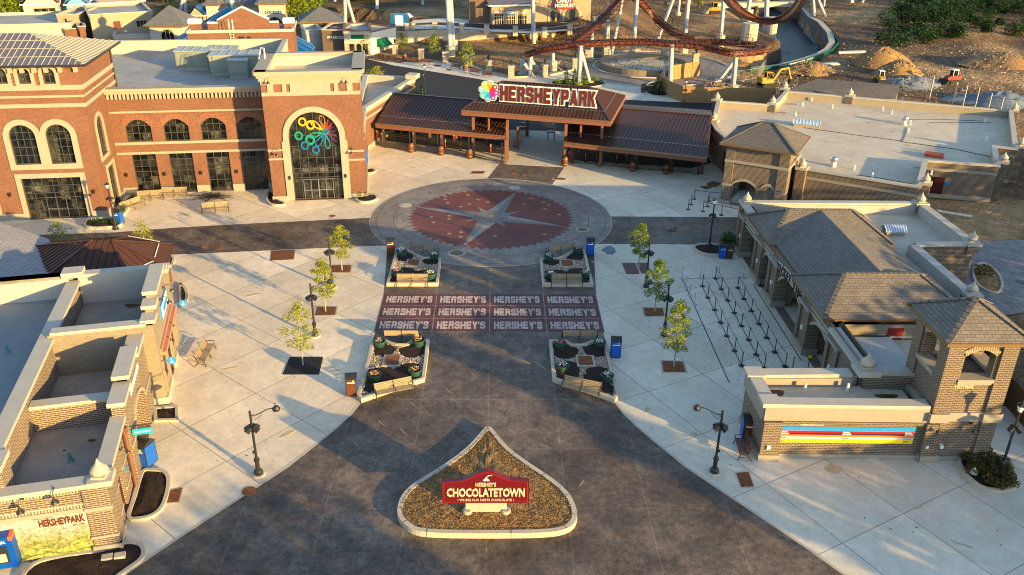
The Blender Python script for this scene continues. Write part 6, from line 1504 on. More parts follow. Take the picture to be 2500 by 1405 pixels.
for i,(x,y) in enumerate(((262,1362),(293,1358))): g=G(x,y,.2);mb=MB();mb.box(g.x,g.y,.1,.5,.35,.2,rad(15));tag(mb.build('utility_lid','precast',at=(g.x,g.y,.1)),['left','right'][i]+' of two pale utility lids in the mulch below the mural','lid')
planter([(376,1029),(374,995),(436,991),(436,1027)],'small rectangular mulch bed at the foot of the tan brick corner',sm=0)
planter([(437,752),(436,690),(448,694),(458,710),(460,728),(452,745)],'half round mulch bed beside the tan brick shop front')
planter([(403,652),(406,630),(418,622),(428,630),(424,645),(412,655)],'small mulch island at the pavilion corner')
t,I,c=planter([(203,548),(212,536),(284,533),(300,540),(300,556),(240,560),(208,558)],'long kerbed planter with small shrubs before the brick tower',z=.3)
for i in range(7): bush((219+i*11,544+i*.3),.2,.45,'leaf_ever','small green shrub in the long planter by the tower','small shrubs in the long planter',z=.3,n=50)
t,I,c=planter([(288,530),(296,505),(318,480),(332,474),(337,482),(318,505),(304,530)],'narrow planter with low hedge along the brick tower side',z=.3,m='mulch')
for i in range(9): bush((297+i*3.7,520-i*5),.24,.5,'leaf_ever','clipped shrub of the low hedge by the tower side','low hedge by the brick tower',z=.3,n=70)
t,I,c=planter([(648,490),(652,470),(664,464),(678,490),(700,497),(692,504),(660,503)],'mulch bed wrapping the left foot of the entrance tower',z=.25)
t,I,c=planter([(868,493),(868,480),(890,474),(915,476),(926,484),(915,493),(890,497)],'kerbed mulch bed at the right foot of the entrance tower',z=.25)
for x,y in((880,480),(893,478),(902,482),(872,484)): bush((x,y),.2,.5,'leaf_ever','tiny green shrub in the bed right of the entrance tower','tiny shrubs by the entrance tower',z=.25,n=40)
planter([(888,422),(888,412),(905,411),(920,416),(915,422),(900,425)],'small kerbed mulch bed behind the entrance tower',z=.2)
t,I,c=planter([(1690,608),(1694,600),(1712,596),(1750,597),(1785,604),(1792,612),(1785,622),(1750,626),(1712,622)],'round ended mulch island with lamp by the ticket hall',z=.22)
for x,y in((1768,604),(1782,603),(1775,598)): bush((x,y),.55,1.3,'leaf_ever','dark evergreen shrub behind the blue recycling bin','evergreen shrubs by the ticket hall',z=.2,n=260,s=.09)
t,I,c=planter([(2333,1128),(2345,1108),(2385,1097),(2430,1110),(2470,1145),(2488,1180),(2478,1197),(2440,1203),(2395,1196),(2355,1165)],'mulch island with rusty shrubs and a lamp at the right edge',z=.22)
k=0
for x,y in((2360,1125),(2378,1112),(2395,1125),(2380,1140),(2405,1108),(2412,1140),(2420,1125),(2398,1155),(2425,1160),(2455,1150),(2460,1170),(2415,1180),(2440,1190),(2468,1186),(2370,1155),(2445,1132)):
    bush((x,y),.42,.5,'leaf_brown','brownish low shrub in the mulch island at the right edge','rusty shrubs in the right island',z=.22,n=200,s=.07)
g=G(2376,1156,.25);mb=MB();mb.lathe([(.22,0),(.25,.14),(.1,.24),(.05,.4)],g.x,g.y,.25,10);tag(mb.build('spigot','white_trim',at=(g.x,g.y,.25)),'white utility knob standing in the rusty shrub island','spigot')
planter([(1340,205),(1380,212),(1440,214),(1475,208),(1482,200),(1465,192),(1400,190),(1350,196)],'mulch bed with conifers behind the roof sign',z=.15)
for i,(x,y) in enumerate(((1440,196),(1455,200),(1430,206),(1388,207),(1365,205),(1412,213))): bush((x,y),.6,.7,'leaf_lime','yellow-green shrub in the conifer bed behind the sign','yellow shrubs in the conifer bed',z=.1,n=130,s=.12)
planter([(1575,228),(1573,214),(1583,202),(1605,198),(1640,225),(1632,236),(1600,235)],'mulch bed with conifers by the wooden fence',z=.15)
# ---------- kiss shaped bed with town sign
kb=thing('kiss_bed',(0,-41,0),'large kiss shaped kerbed bed of golden brown soil in the road','planter')
KP=[G(*p,.32) for p in((1180,1048),(1190,1040),(1203,1046),(1222,1072),(1252,1103),(1300,1136),(1352,1170),(1390,1203),(1408,1240),(1410,1268),(1392,1290),(1345,1302),(1190,1304),(1040,1302),(1000,1292),(974,1268),(968,1245),(978,1212),(1003,1184),(1060,1150),(1120,1110),(1155,1078))]
KP=smooth(KP,2);mb=MB();KI=kerbring(mb,KP,.26,0,.34);mb.build('kerb','curb',kb)
KC=ccw(KP);mj=MB()
for i in range(0,len(KC),6): a_=KC[i];b_=offset(KC,.26)[i];mj.beam(P(a_,.345),P(b_,.345),.03,.012);mj.beam(P(a_+(a_-b_).normalized()*.004,.02),P(a_+(a_-b_).normalized()*.004,.35),.02,.02,up=(1,0,0))
mj.build('kerb_joint','stain_dark',kb)
mound(ccw(KI),.26,.16,'soil_dirt','soil',kb,rough=.12,n=9)
stones([(p.x,p.y) for p in KI],6000,.36,.015,.06,'clod','soil_clods',kb)
ts=thing('town_sign',(0,-43.35,.3),'dark red CHOCOLATETOWN sign with curved top on two concrete feet','sign')
TSW=Wall((-2.31,-43.35),(2.24,-43.35));B=lambda x,y:TSW.uz(x,y)
o=[B(1080,1225),B(1292,1224),B(1292,1172),B(1272,1170),B(1245,1168),B(1225,1160),B(1206,1150),B(1188,1146),B(1168,1151),B(1150,1161),B(1130,1169),B(1100,1172),B(1079,1173)]
mb=MB();TSW.panel(mb,o,w_=.14);TSW.panel(mb,o,w_=-.14)
for i in range(len(o)): a,b=o[i],o[(i+1)%len(o)];mb.face([TSW.p(*a,.14),TSW.p(*a,-.14),TSW.p(*b,-.14),TSW.p(*b,.14)])
mb.build('board','sign_red',ts)
c=B(1186,1190);mb=MB();oi=[(c[0]+(u-c[0])*.965,c[1]+(z-c[1])*.93) for u,z in o];TSW.ring(mb,[(c[0]+(u-c[0])*.95,c[1]+(z-c[1])*.9) for u,z in o],oi,.14,.15);mb.build('border_line','sign_red_light',ts)
def stext(txt,x,y,w_px,h,m='sign_cream',bold=.03,nm='lettering'):
    u,z=B(x,y);ww=abs(B(x+w_px/2,y)[0]-B(x-w_px/2,y)[0]);vs,fs=textmb(txt,1.,.05,bold);xs=[v[0] for v in vs];zs_=[v[2] for v in vs];kx=ww/(max(xs)-min(xs));kz=h/(max(zs_)-min(zs_));cx=(max(xs)+min(xs))/2;cz=(max(zs_)+min(zs_))/2
    mb=MB();mb.mesh([TSW.p(u+(x_-cx)*kx,z+(z_-cz)*kz,.16-y_) for x_,y_,z_ in vs],fs);mb.build(nm,m,ts,uv=False)
zp=lambda a,b:B(1186,a)[1]-B(1186,b)[1]
stext("HERSHEY'S",1186,1178.5,50,zp(1174,1184),bold=.02);stext('CHOCOLATETOWN',1186,1198,190,zp(1188,1209),bold=.03);stext('\u2022 WHERE FUN MEETS CHOCOLATE \u2022',1186,1216,138,zp(1214,1219),bold=.0)
u,z=B(1187,1170);k=.16;mb=MB();TSW.panel(mb,[(u-k*1.05,z),(u+k*1.05,z),(u+k*.95,z+k*.45),(u+k*.4,z+k*.9),(u+k*.12,z+k*1.5),(u-k*.12,z+k*1.5),(u-k*.4,z+k*.9),(u-k*.95,z+k*.45)],w_=.165);TSW.panel(mb,[(u-.02,z+k*1.4),(u+.02,z+k*1.35),(u+.15,z+k*2),(u+.3,z+k*2.05),(u+.3,z+k*2.3),(u+.1,z+k*2.2)],w_=.165);mb.build('kiss_emblem','white_letter',ts)
u0=B(1137,1225);u1=B(1237,1252);mb=MB();TSW.box(mb,u0[0],u1[0],.42,u0[1]+.02,-.1,.1);mb.build('base_panel','cream_paint',ts)
for x in(1141,1234): u=B(x,1255)[0];mb=MB();q=TSW.p(u,0,0);mb.lathe([(.26,.25),(.26,.5),(.24,.53)],q.x,q.y-.02,0,16);mb.build('foot','concrete',ts);mb=MB();mb.box(q.x,q.y-.05,.5,.3,.22,.12);mb.build('bolt_plate','steel',ts)
for x,y,l in((1122,1148,'left'),(1257,1155,'right')): g=G(x,y,.35);mb=MB();mb.tube([(g.x,g.y,.3),(g.x,g.y,.62)],.012,4);mb.box(g.x,g.y,.58,.08,.02,.08);tag(mb.build('survey_flag','orange_plastic',at=(g.x,g.y,.3)),f'tiny red marker stuck in the soil {l} behind the town sign','marker')
# ================================================================= TAN BRICK BUILDING (lower left)
AL=rad(13.5);e1=V((math.cos(AL),math.sin(AL)));n1=V((-math.sin(AL),math.cos(AL)));O1=V((-18.05,-45.5))
lb=thing('tan_brick_building',(O1.x,O1.y,0),'tan brick building with stepped parapets, arched porch and landscape mural','building')
L=lambda u,v:O1-e1*u+n1*v     # u to the left, v away
FRn=Wall(L(9,0),L(0,0));EAs=Wall(L(0,0),L(0,12.8));zc=4.05
ah=seg(6.6,10.6,.02,2.3,3.3,12)
mb=MB();FRn.panel(mb,rect(0,9,0,zc));hD=rect(2.2,3.2,.02,2.3)
EAs.panel(mb,rect(0,5.2,0,zc),[hD]);EAs.reveal(mb,hD,0,-.3)
EAs.panel(mb,[(5.2,0),(12.8,0),(12.8,4.9),(10.4,4.9),(10.4,5.35),(7.2,5.35),(7.2,4.9),(5.2,4.9)],[ah],w_=.25);EAs.reveal(mb,ah,.25,-.6);EAs.panel(mb,[(5.2,0),(12.8,0),(12.8,4.9),(10.4,4.9),(10.4,5.35),(7.2,5.35),(7.2,4.9),(5.2,4.9)],[ah],w_=-.35)
mb.face([EAs.p(5.2,0,.25),EAs.p(5.2,4.9,.25),EAs.p(5.2,4.9,-.35),EAs.p(5.2,0,-.35)])
mb.build('wall','tan_brick',lb)
mb=MB();EAs.box(mb,0,12,0.01,2.85,-3.4,-3.2);mb.build('porch_back_wall','tan_brick',lb)
mb=MB();EAs.box(mb,2.22,3.18,.03,2.28,-.2,-.14);mb.build('door','maroon',lb);mb=MB();EAs.box(mb,4.05,4.35,1.5,1.75,-.01,.04);mb.build('door_plate','blue_sign',lb)
mb=MB();g_=[(u,z+.26) for u,z in ah[2:]]
for i in range(len(g_)-1): p,q=ah[2+i],ah[3+i];mb.face([EAs.p(*p,.33),EAs.p(*q,.33),EAs.p(*g_[i+1],.33),EAs.p(*g_[i],.33)]);mb.face([EAs.p(*g_[i],.33),EAs.p(*g_[i+1],.33),EAs.p(*g_[i+1],.2),EAs.p(*g_[i],.2)])
for a,b in((5.2,6.6),(10.6,12.8)): EAs.box(mb,a,b,2.15,2.35,.2,.33)
for z in(.9,2.2): EAs.box(mb,.05,2.1,z,z+.16,-.02,.07);EAs.box(mb,3.35,5.15,z,z+.16,-.02,.07)
mb.build('stone_band','cream_stone',lb)
wtext(EAs,'RESTROOMS',8.7,4.45,.5,'sign_lettering','letter_ice',lb,bold=.015,w_=.3,fit=3.1)
gooseneck(lb,EAs,3.7,3.2,.55)
# roofs & inner parapets
def wallseg(a,b,z0,z1,t,m,nm):
    mb=MB();lowwall(mb,a,b,z0,z1,t);mb.build(nm,m,lb)
def copseg(a,b,z,t=.65,h=.2,nm='coping'):
    mb=MB();lowwall(mb,a,b,z,z+h,t);mb.build(nm,'coping',lb)
mb=MB();mb.prism([L(0.2,.2),L(0.2,12.5),L(4.7,12.5),L(4.7,.2)],2.9,3.0);mb.build('flat_roof','roof_stained',lb)
wallseg(L(4.9,1.2),L(4.9,21.),2.9,5.2,.5,'tan_brick','spine_wall');copseg(L(4.9,1.),L(4.9,21),5.2,.85,.22)
mb=MB();p=L(4.9,.9);mb.box(p.x,p.y,2.9,1.3,1.3,2.3,AL);mb.build('spine_pier','tan_brick',lb);mb=MB();mb.box(p.x,p.y,5.2,1.5,1.5,.26,AL);mb.build('pier_cap','coping',lb)
wallseg(L(.3,6.9),L(4.7,6.9),2.9,4.45,.45,'tan_brick','cross_wall');copseg(L(.2,6.9),L(4.6,6.9),4.45,.7)
copseg(L(0.1,-.02),L(8.9,-.02),zc,.75,.22);copseg(L(.12,.3),L(.12,5.3),zc,.75,.22);wallseg(L(.4,.35),L(4.7,.35),3,zc,.1,'white_wall','parapet_lining');wallseg(L(.35,.4),L(.35,5.1),3,zc,.1,'white_wall','parapet_lining')
mb=MB();p=L(.12,.12);mb.box(p.x,p.y,zc-.02,1.1,1.1,.3,AL);mb.build('pier_cap','coping',lb);finial(p.x,p.y,zc+.26,1.05,lb)
for a,b,z in((5.1,7.3,4.9),(7.1,10.5,5.35),(10.3,12.9,4.9)): copseg(L(.05,a),L(.05,b),z,.9,.24)
# tan/cream block with stepped gable front
CB0=L(-.9,12.9);zt=5.6;Tw=5.8;Tl=8.6
q=[L(-1.0,12.8),L(-1.0,12.8+Tl),L(Tw-1,12.8+Tl),L(Tw-1,12.8)]
SWf=Wall(q[3],q[0]);EWf=Wall(q[0],q[1])
wn=[rect(1.0,2.2,1.2,3.0),rect(2.9,4.4,.05,3.1),rect(5.1,6.3,1.2,3.0)]
gab=[(0,0),(Tl,0),(Tl,zt+.1),(Tl-1.1,zt+.1),(Tl-1.1,zt+.55),(Tl-2.2,zt+.55),(Tl-2.2,zt+1.),(2.2,zt+1.),(2.2,zt+.55),(1.1,zt+.55),(1.1,zt+.1),(0,zt+.1)]
mb=MB();EWf.panel(mb,gab,wn);EWf.panel(mb,gab,wn,w_=-.5)
for h in wn: EWf.reveal(mb,h,0,-.5)
for i in range(2,len(gab)-1): a,b=gab[i],gab[i+1];mb.face([EWf.p(*a,0),EWf.p(*a,-.5),EWf.p(*b,-.5),EWf.p(*b,0)])
SWf.panel(mb,rect(0,SWf.L,0,zt));SWf.panel(mb,rect(.3,SWf.L-.3,3,zt),w_=-.4);mb.face([P(q[1],0),P(q[2],0),P(q[2],zt),P(q[1],zt)])
mb.build('front_wall','cream_brick',lb)
mb=MB();mb.prism([L(-.6,13.2),L(-.6,21.2),L(4.6,21.2),L(4.6,13.2)],3.6,3.7);mb.build('flat_roof','roof_stained',lb)
mb=MB();lowwall(mb,L(-.4,21.),L(4.6,21.),3.6,zt,.2);mb.build('parapet_lining','white_wall',lb)
copseg(L(-.6,13.),L(4.6,13.),zt,.7);copseg(L(-.8,21.3),L(12,21.3),zt,.75);mb=MB();p=L(4.9,21.3);mb.box(p.x,p.y,zt+.1,1.3,1.1,.35,AL);mb.build('pier_cap','coping',lb)
for a,b,z in((0,1.15,.1),(1.05,2.25,.55),(2.15,Tl-2.15,1.),(Tl-2.25,Tl-1.05,.55),(Tl-1.15,Tl,.1)): mb=MB();EWf.box(mb,a,b,zt+z,zt+z+.24,-.7,.16);mb.build('step_coping','coping',lb)
for h in wn: window(lb,EWf,h,(.5,),(.5,),depth=.15,fr=.12)
mb=MB();EWf.box(mb,.6,7.2,3.15,3.4,-.02,.35);EWf.box(mb,.6,7.2,3.4,3.6,-.02,.12)
for u in(.6,2.4,4.6,6.5,7.2): EWf.box(mb,u-.12,u+.12,0.6,3.15,-.02,.1)
mb.build('shopfront_trim','shop_rose',lb)
mb=MB();EWf.box(mb,0,2.75,0,.55,-.02,.12);EWf.box(mb,4.5,Tl,0,.55,-.02,.12);SWf.box(mb,SWf.L-1.,SWf.L+.1,0,.55,-.02,.1);mb.build('plinth','coping',lb)
mb=MB();EWf.box(mb,3.1,5.7,zt-1.15,zt-.35,0,.12);mb.build('sign_board','white_letter',lb);mb=MB();EWf.box(mb,3.0,5.8,zt-1.25,zt-.25,0,.09);mb.build('sign_frame','blue_sign',lb)
wtext(EWf,'FIRST AID',4.4,zt-.75,.42,'sign_lettering','blue_sign',lb,bold=.01,w_=.16)
for u in(3.4,5.2): gooseneck(lb,EWf,u,zt+.05,.8)
for u in(2.55,4.5): gooseneck(lb,EWf,u,3.3,.55)
for u,zq in((8.3,2.9),(.3,2.9)):
    mb=MB();s=EWf.p(u,zq,0);e_=EWf.p(u,zq,.35);mb.tube([s,e_],.03,5);c=EWf.p(u,zq,.62);k=[];
    for i in range(16): a=2*PI*i/16;k.append(EWf.p(u,zq+.27*math.sin(a),.62+.27*math.cos(a)))
    k2=[v-V((n1.x*.05,n1.y*.05,0)) for v in k];mb.mesh(k+k2,[tuple(range(15,-1,-1)),tuple(range(16,32))]+[(i,(i+1)%16,16+(i+1)%16,16+i) for i in range(16)]);o_=mb.build('round_blade_sign','blue_sign',lb)
    mb=MB();c2=c-V((n1.x*.06,n1.y*.06,0));X=V((e1.x,e1.y,0));Zv=V((0,0,1))
    for a_,b_ in(((0,.1),(0,-.02)),((0,-.02),(.09,-.03)),((.09,-.03),(.12,-.12)),((-.08,-.1),(.02,-.14)),((-.08,-.1),(-.05,0))): mb.beam(c2+X*a_[0]+Zv*a_[1],c2+X*b_[0]+Zv*b_[1],.03,.03)
    mb.box(c2.x,c2.y,c2.z+.12,.06,.03,.06);mb.build('wheelchair_symbol','white_letter',o_)
# big flat roof west of the spine
mb=MB();mb.prism([L(5.2,1.),L(5.2,21.2),L(26,21.2),L(26,-8)],4.1,4.2);mb.build('flat_roof','roof_blue',lb)
mb=MB();lowwall(mb,L(5.2,21.),L(26,21.),4.1,zt,.2);mb.build('parapet_lining','white_wall',lb);copseg(L(5.5,21.3),L(26,21.3),zt,.75)
wallseg(L(5,21.4),L(26,21.4),0,zt,.3,'tan_brick','rear_wall')
for x,y in((62,808),(213,925),(152,1100),(137,1105)): pass
for u,v,z in((7.5,14,4.2),(2.4,9.2,3.),(2.3,3.6,3.)): p=L(u,v);mb=MB();mb.lathe([(.2,0),(.09,.15),(.09,.45),(.06,.5)],p.x,p.y,z,8);mb.build('vent_pipe','teal_pipe',lb)
mb=MB()
for u,v,r in((1.2,1.5,.28),(.7,4.2,.25),(1.6,5.2,.22),(2.8,4.6,.1),(1.4,19.8,.5),(.2,16.2,.25),(.3,14.8,.2)): p=L(u,v);mb.prism([(p.x+r*math.cos(t)*(1+.3*math.sin(3*t)),p.y+r*.6*math.sin(t)) for t in[i*PI/6 for i in range(12)]],3.7 if v>13 else 3.0,3.712 if v>13 else 3.012)
mb.build('roof_stain','rust_stain',lb)
mb=MB();p=L(.0,15.2);
for s in(0,1): a=L(-.45+.0,14.2+s*1.2);mb.tube([P(a,3.7),P(a,zt+.2),P(L(-.9,14.2+s*1.2),zt+.3)],.05,5)
mb.build('roof_ladder','teal_pipe',lb)
# front wall dress: soldier courses, mural, lamps, pier
mb=MB();FRn.box(mb,0,7.95,zc-.42,zc-.05,-.01,.03);FRn.box(mb,0,7.95,2.75,3.0,-.01,.03);mb.build('soldier_course','soldier_tan',lb)
mb=MB();FRn.box(mb,7.95,9.08,0,zc-.02,-.01,.12);EAs.box(mb,-.1,1.1,0,zc-.02,-.01,.1);mb.build('corner_pier','tan_brick',lb)
mb=MB();FRn.box(mb,0,7.95,2.52,2.75,-.01,.1);FRn.box(mb,7.9,9.14,2.5,2.72,-.01,.18);FRn.box(mb,7.9,9.14,.85,1.0,-.01,.18);FRn.box(mb,7.88,9.2,0,.42,-.02,.22);EAs.box(mb,-.2,1.2,0,.42,-.02,.18);mb.build('stone_band','cream_stone',lb)
mb=MB();FRn.box(mb,1.2,7.93,.12,2.52,-.01,.04);mu=mb.build('mural','mural',lb);mu['label']='printed landscape mural on the front wall'
u,z=FRn.uz(150,1273,.05)
wtext(FRn,'HERSHEYPARK',u,z,.55,'mural_lettering','brown_letter',mu,bold=.02,fit=2.0,w_=.06,thick=.01)
wtext(FRn,'WELCOME TO',u-.75,z+.33,.17,'mural_lettering','brown_letter',mu,fit=.9,w_=.06,thick=.01);wtext(FRn,'EST. 1906',u+.7,z-.33,.14,'mural_lettering','brown_letter',mu,fit=.5,w_=.06,thick=.01)
for x,y in((55,1232),(138,1208)): u,z=FRn.uz(x,y,.2);gooseneck(lb,FRn,u,z+.25,.95)
# cash machine
u,_=FRn.uz(30,1330,.3);am=thing('cash_machine',FRn.p(u-.8,0,.5),'blue cash machine at the left end of the mural','cash machine');ue=FRn.uz(43,1370,.6)[0]
mb=MB();FRn.box(mb,ue-1.5,ue,.3,2.1,.05,.6);mb.build('cabinet','bank_blue',am);mb=MB();FRn.box(mb,ue-1.25,ue-.28,.65,1.6,.6,.63);mb.build('fascia','black_metal',am);mb=MB();FRn.box(mb,ue-1.15,ue-.38,.72,1.2,.63,.65);mb.build('keypad_panel','precast',am);mb=MB();FRn.box(mb,ue-1.1,ue-.6,1.28,1.5,.63,.65);mb.build('screen','petal_purple',am)
mb=MB();FRn.box(mb,ue-.12,ue+.02,1.9,2.12,.05,.62);mb.build('corner_accent','orange_plastic',am);wtext(FRn,'BANK',ue-.62,1.85,.22,'lettering','white_letter',am,fit=.7,w_=.62)
# hanging sign on the east wall
p=EAs.p(5.6,2.9,.3);hs_=thing('hanging_sign',p,'small turquoise hanging sign on a black bracket by the porch','sign');mb=MB();mb.tube([EAs.p(5.6,3.3,.25),EAs.p(5.6,3.35,1.4)],.025,5);mb.tube([EAs.p(5.6,2.7,.25),EAs.p(5.6,2.95,1.)],.02,5);mb.build('bracket','black_metal',hs_)
mb=MB();a=EAs.p(5.58,2.75,.4);mb.hexa([EAs.p(5.57,2.75,.35),EAs.p(5.57,2.75,1.35),EAs.p(5.63,2.75,1.35),EAs.p(5.63,2.75,.35),EAs.p(5.57,3.1,.35),EAs.p(5.57,3.1,1.35),EAs.p(5.63,3.1,1.35),EAs.p(5.63,3.1,.35)]);o_=mb.build('panel','teal_sign',hs_)
hw=Wall(EAs.xy(5.56,.35),EAs.xy(5.56,1.35));wtext(hw,'RESTROOMS',.5,2.92,.14,'lettering','white_letter',o_,w_=.0,thick=.02,fit=.8)
mb=MB();mb.tube([EAs.p(3.0+1.6,zc-.2,.2),EAs.p(4.6,.1,.2)],.09,6);mb.box(EAs.p(4.6,0,.2).x,EAs.p(4.6,0,.2).y,zc-.4,.3,.3,.3,AL);mb.build('downspout','brown_post',lb)
# ================================================================= PAVILION (hex roof) and neighbour roof
ze,zr=3.2,5.1
pv=thing('pavilion',P(G(230,640,0),0),'brown metal roofed pavilion with hipped polygonal roof','pavilion')
E_=[G(*p,ze) for p in((38,606),(93,693),(315,692),(405,652),(420,596),(313,577),(135,589))];Ra,Rb=G(223,589,zr),G(275,588,zr)
mb=MB();fs_=[]
asg=[(0,1,[Ra]),(1,2,[Rb,Ra]),(2,3,[Rb]),(3,4,[Rb]),(4,5,[Rb]),(5,6,[Ra,Rb]),(6,0,[Ra])]
for i,j,rs in asg: f=[P(E_[i],ze),P(E_[j],ze)]+[P(r,zr) for r in rs];mb.face(f);mb.face([(x,y,z-.1) for x,y,z in f[::-1]]);fs_.append(f)
mb.build('roof','copper_roof_dk2',pv)
mb=MB();[ribs(mb,f,.5,.06,.06) for f in fs_];mb.build('roof_seams','copper_roof_dark',pv)
mb=MB()
for i,j,rs in asg: mb.beam(P(E_[i],ze+.04),P(rs[-1],zr+.06),.2,.06)
for i in range(7): mb.beam(P(E_[i],ze-.12),P(E_[(i+1)%7],ze-.12),.12,.26)
mb.build('hip_cap','copper_roof_dark',pv)
for i,j,k,s0,s1 in((1,2,.14,.15,.95),(2,3,.2,.05,.95),(3,4,.22,.15,.9),(4,5,.15,.1,.95)):
    f=[f_ for f_,a in zip(fs_,asg) if a[0]==i][0];mb=MB();p=V(f[0]).lerp(V(f[-1]),k);q_=V(f[1]).lerp(V(f[2]),k)
    for t in range(26): a=s0+(s1-s0)*t/26;b=s0+(s1-s0)*(t+.7)/26;mb.beam(p.lerp(q_,a)+V((0,0,.11)),p.lerp(q_,b)+V((0,0,.11)),.05,.04)
    mb.build('snow_guard','white_letter',pv)
cc=sum(E_,V((0,0)))/7
for q_ in E_: r=cc+(q_-cc)*.88;mb=MB();mb.box(r.x,r.y,0,.3,.3,ze-.1);mb.beam((r.x,r.y,ze-1.1),P(r+(cc-r).normalized()*.8,ze-.2),.14,.14);mb.build('post','brown_post',pv)
mb=MB();inn=[cc+(q_-cc)*.6 for q_ in E_];mb.prism(inn,0,2.5);mb.build('kiosk_core','cream_brick',pv)
nb_=thing('side_building',P(G(40,640,0),0),'building at the left edge with pale blue-grey shingled roof','building')
z1,z2=5.3,3.6;q=[G(-120,505,z1),G(118,583,z2),G(150,640,z2),G(92,790,z2),G(-120,850,z2+.4)]
mb=MB();mb.face([P(q[0],z1),P(q[1],z2),P(q[2],z2),P(q[3],z2),P(q[4],z2+.4)][::-1]);mb.build('roof','shingle_pale',nb_)
cq=sum(q,V((0,0)))/5;mb=MB();mb.prism([cq+(p-cq)*.93 for p in q],0,z2-.1);mb.build('wall','cream_brick',nb_)
# ================================================================= BACKGROUND VILLAGE
def bld(x0,y0,x1,y1,yt,depth,label,wall='stucco',roof='flat',rm='roof_grey',rh=2.,zb=0.,ov=.5,name='village_building',wins=(),copm='coping',back=0.):
    A,B=G(x0,y0,zb),G(x1,y1,zb);h=ZT(x0,y0,yt,zb);wl=Wall(A,B);c=(A+B)/2;t=thing(name,(c.x,c.y,zb),label,'building')
    q=[A,B,wl.xy(wl.L,-depth),wl.xy(0,-depth)]
    mb=MB();mb.prism(q,zb-1,h if roof!='flat' else h-.5,m=0)
    if roof=='gable': a=wl.p(wl.L/2,h+rh,0);b=wl.p(wl.L/2,h+rh,-depth);mb.face([wl.p(0,h,0),wl.p(wl.L,h,0),a]);mb.face([wl.p(wl.L,h,-depth),wl.p(0,h,-depth),b])
    if roof=='flat':
        for i in range(4): lowwall(mb,q[i],q[(i+1)%4],h-.6,h,.3)
    mb.build('wall',wall,t)
    if roof=='flat':
        mb=MB();mb.prism(offset(ccw(q),.1),h-.5,h-.42);mb.build('flat_roof',rm,t);mb=MB()
        for i in range(4): lowwall(mb,q[i],q[(i+1)%4],h,h+.15,.5)
        mb.build('coping',copm,t)
    else:
        c=[wl.p(-ov,h,ov),wl.p(wl.L+ov,h,ov),wl.p(wl.L+ov,h,-depth-ov),wl.p(-ov,h,-depth-ov)];mb=MB()
        if roof=='hip':
            k=max(.02,(wl.L-depth)/2/wl.L) if wl.L>depth else .0;u0,u1=wl.L/2-wl.L*k,wl.L/2+wl.L*k
            a,b=wl.p(u0,h+rh,-depth/2),wl.p(u1,h+rh,-depth/2);F_=[[c[0],c[1],b,a],[c[1],c[2],b],[c[2],c[3],a,b],[c[3],c[0],a]]
        elif roof=='gable': a,b=wl.p(wl.L/2,h+rh+.1,ov),wl.p(wl.L/2,h+rh+.1,-depth-ov);F_=[[c[0],a,b,c[3]],[c[1],c[2],b,a]]
        else: a,b=wl.p(-ov,h+rh,-depth*.6),wl.p(wl.L+ov,h+rh,-depth*.6);F_=[[c[0],c[1],b,a],[c[2],c[3],a,b]]
        [mb.face(f) for f in F_];mb.face([v-V((0,0,.05)) for v in c[::-1]]);mb.build('roof',rm,t)
        mb=MB();mb.beam(c[0],c[1],.15,.25);mb.beam(c[1],c[2],.15,.25);mb.beam(c[3],c[0],.15,.25);mb.build('eaves','bronze' if roof=='hip' else 'white_trim',t)
    for k in wins:
        (xa,ya,xb,yb),kind=k[:4],k[4];ua,za=wl.uz(xa,yb);ub,zt_=wl.uz(xb,ya);m=k[5] if len(k)>5 else 'glass'
        mb=MB();o=rect(ua,ub,za,zt_) if kind=='r' else arch(ua,ub,za,zt_-(ub-ua)/2,zt_,8)
        wl.panel(mb,o,w_=.03);f=mb.build('window' if kind!='d' else 'door',m,t);mb=MB();wl.ring(mb,o,grow(o,.18) if kind!='r' else growr(o,.14,.14),0,.07)
        if ub-ua>1.6 and m=='glass':
            for j in(1,2): u=ua+(ub-ua)*j/3;wl.box(mb,u-.05,u+.05,za,zt_-.2,.03,.07)
        mb.build('frame','cream_stone' if m!='green_awning' else 'white_trim',f)
    return t,wl,h
VB='gabled white house with picture window, far left behind the hall'
bld(66,62,150,58,12,12,VB,'white_wall','gable','red_roof',3.4,wins=((88,20,134,46,'r'),))
bld(168,45,218,43,12,8,'blue fronted pavilion with white doors behind the white house','blue_wall','gable','blue_roof',2.,wins=((173,14,183,32,'r','white_trim'),(186,15,196,32,'r','white_trim'),(199,13,211,30,'r','white_trim')))
bld(219,40,249,38,10,6,'small deep blue shed right of the blue pavilion','blue_wall','flat','blue_roof')
bld(250,30,352,24,8,10,'long cream building with sloping roof at the top edge','stucco','shed','stucco',2.2)
bld(-60,118,182,110,64,16,'low pale flat roofed block behind the corner tower','white_wall','flat','roof_grey')
bld(165,112,200,110,72,3,'short brick parapet pier behind the tower roof','red_brick','flat','coping')
bld(201,112,216,111,66,5,'narrow brick pier with stone cap behind the tower roof','red_brick','flat','coping')
bld(152,104,200,104,36,10,'beige block with slit windows left of the large tan building','stucco','flat','roof_blue',wins=((160,46,163,60,'r'),(175,52,178,58,'r')))
bld(232,108,381,98,37,14,'large tan flat roofed building with door and dark window','stucco','flat','roof_grey',wins=((279,52,293,72,'r','brown_letter'),(335,50,357,66,'r')))
bld(282,116,378,112,88,7,'low pale annex in front of the large tan building','white_wall','flat','roof_grey')
bld(372,116,452,116,63,8,'grey stone tower with dark hipped roof and arched window','grey_wall','hip','shingle_dark',3.2,ov=.9,wins=((399,73,423,112,'a'),))
bld(466,62,502,62,38,6,'small blue roofed pavilion with cream pediment','stucco','gable','blue_roof',1.8,wins=((472,42,496,58,'r'),))
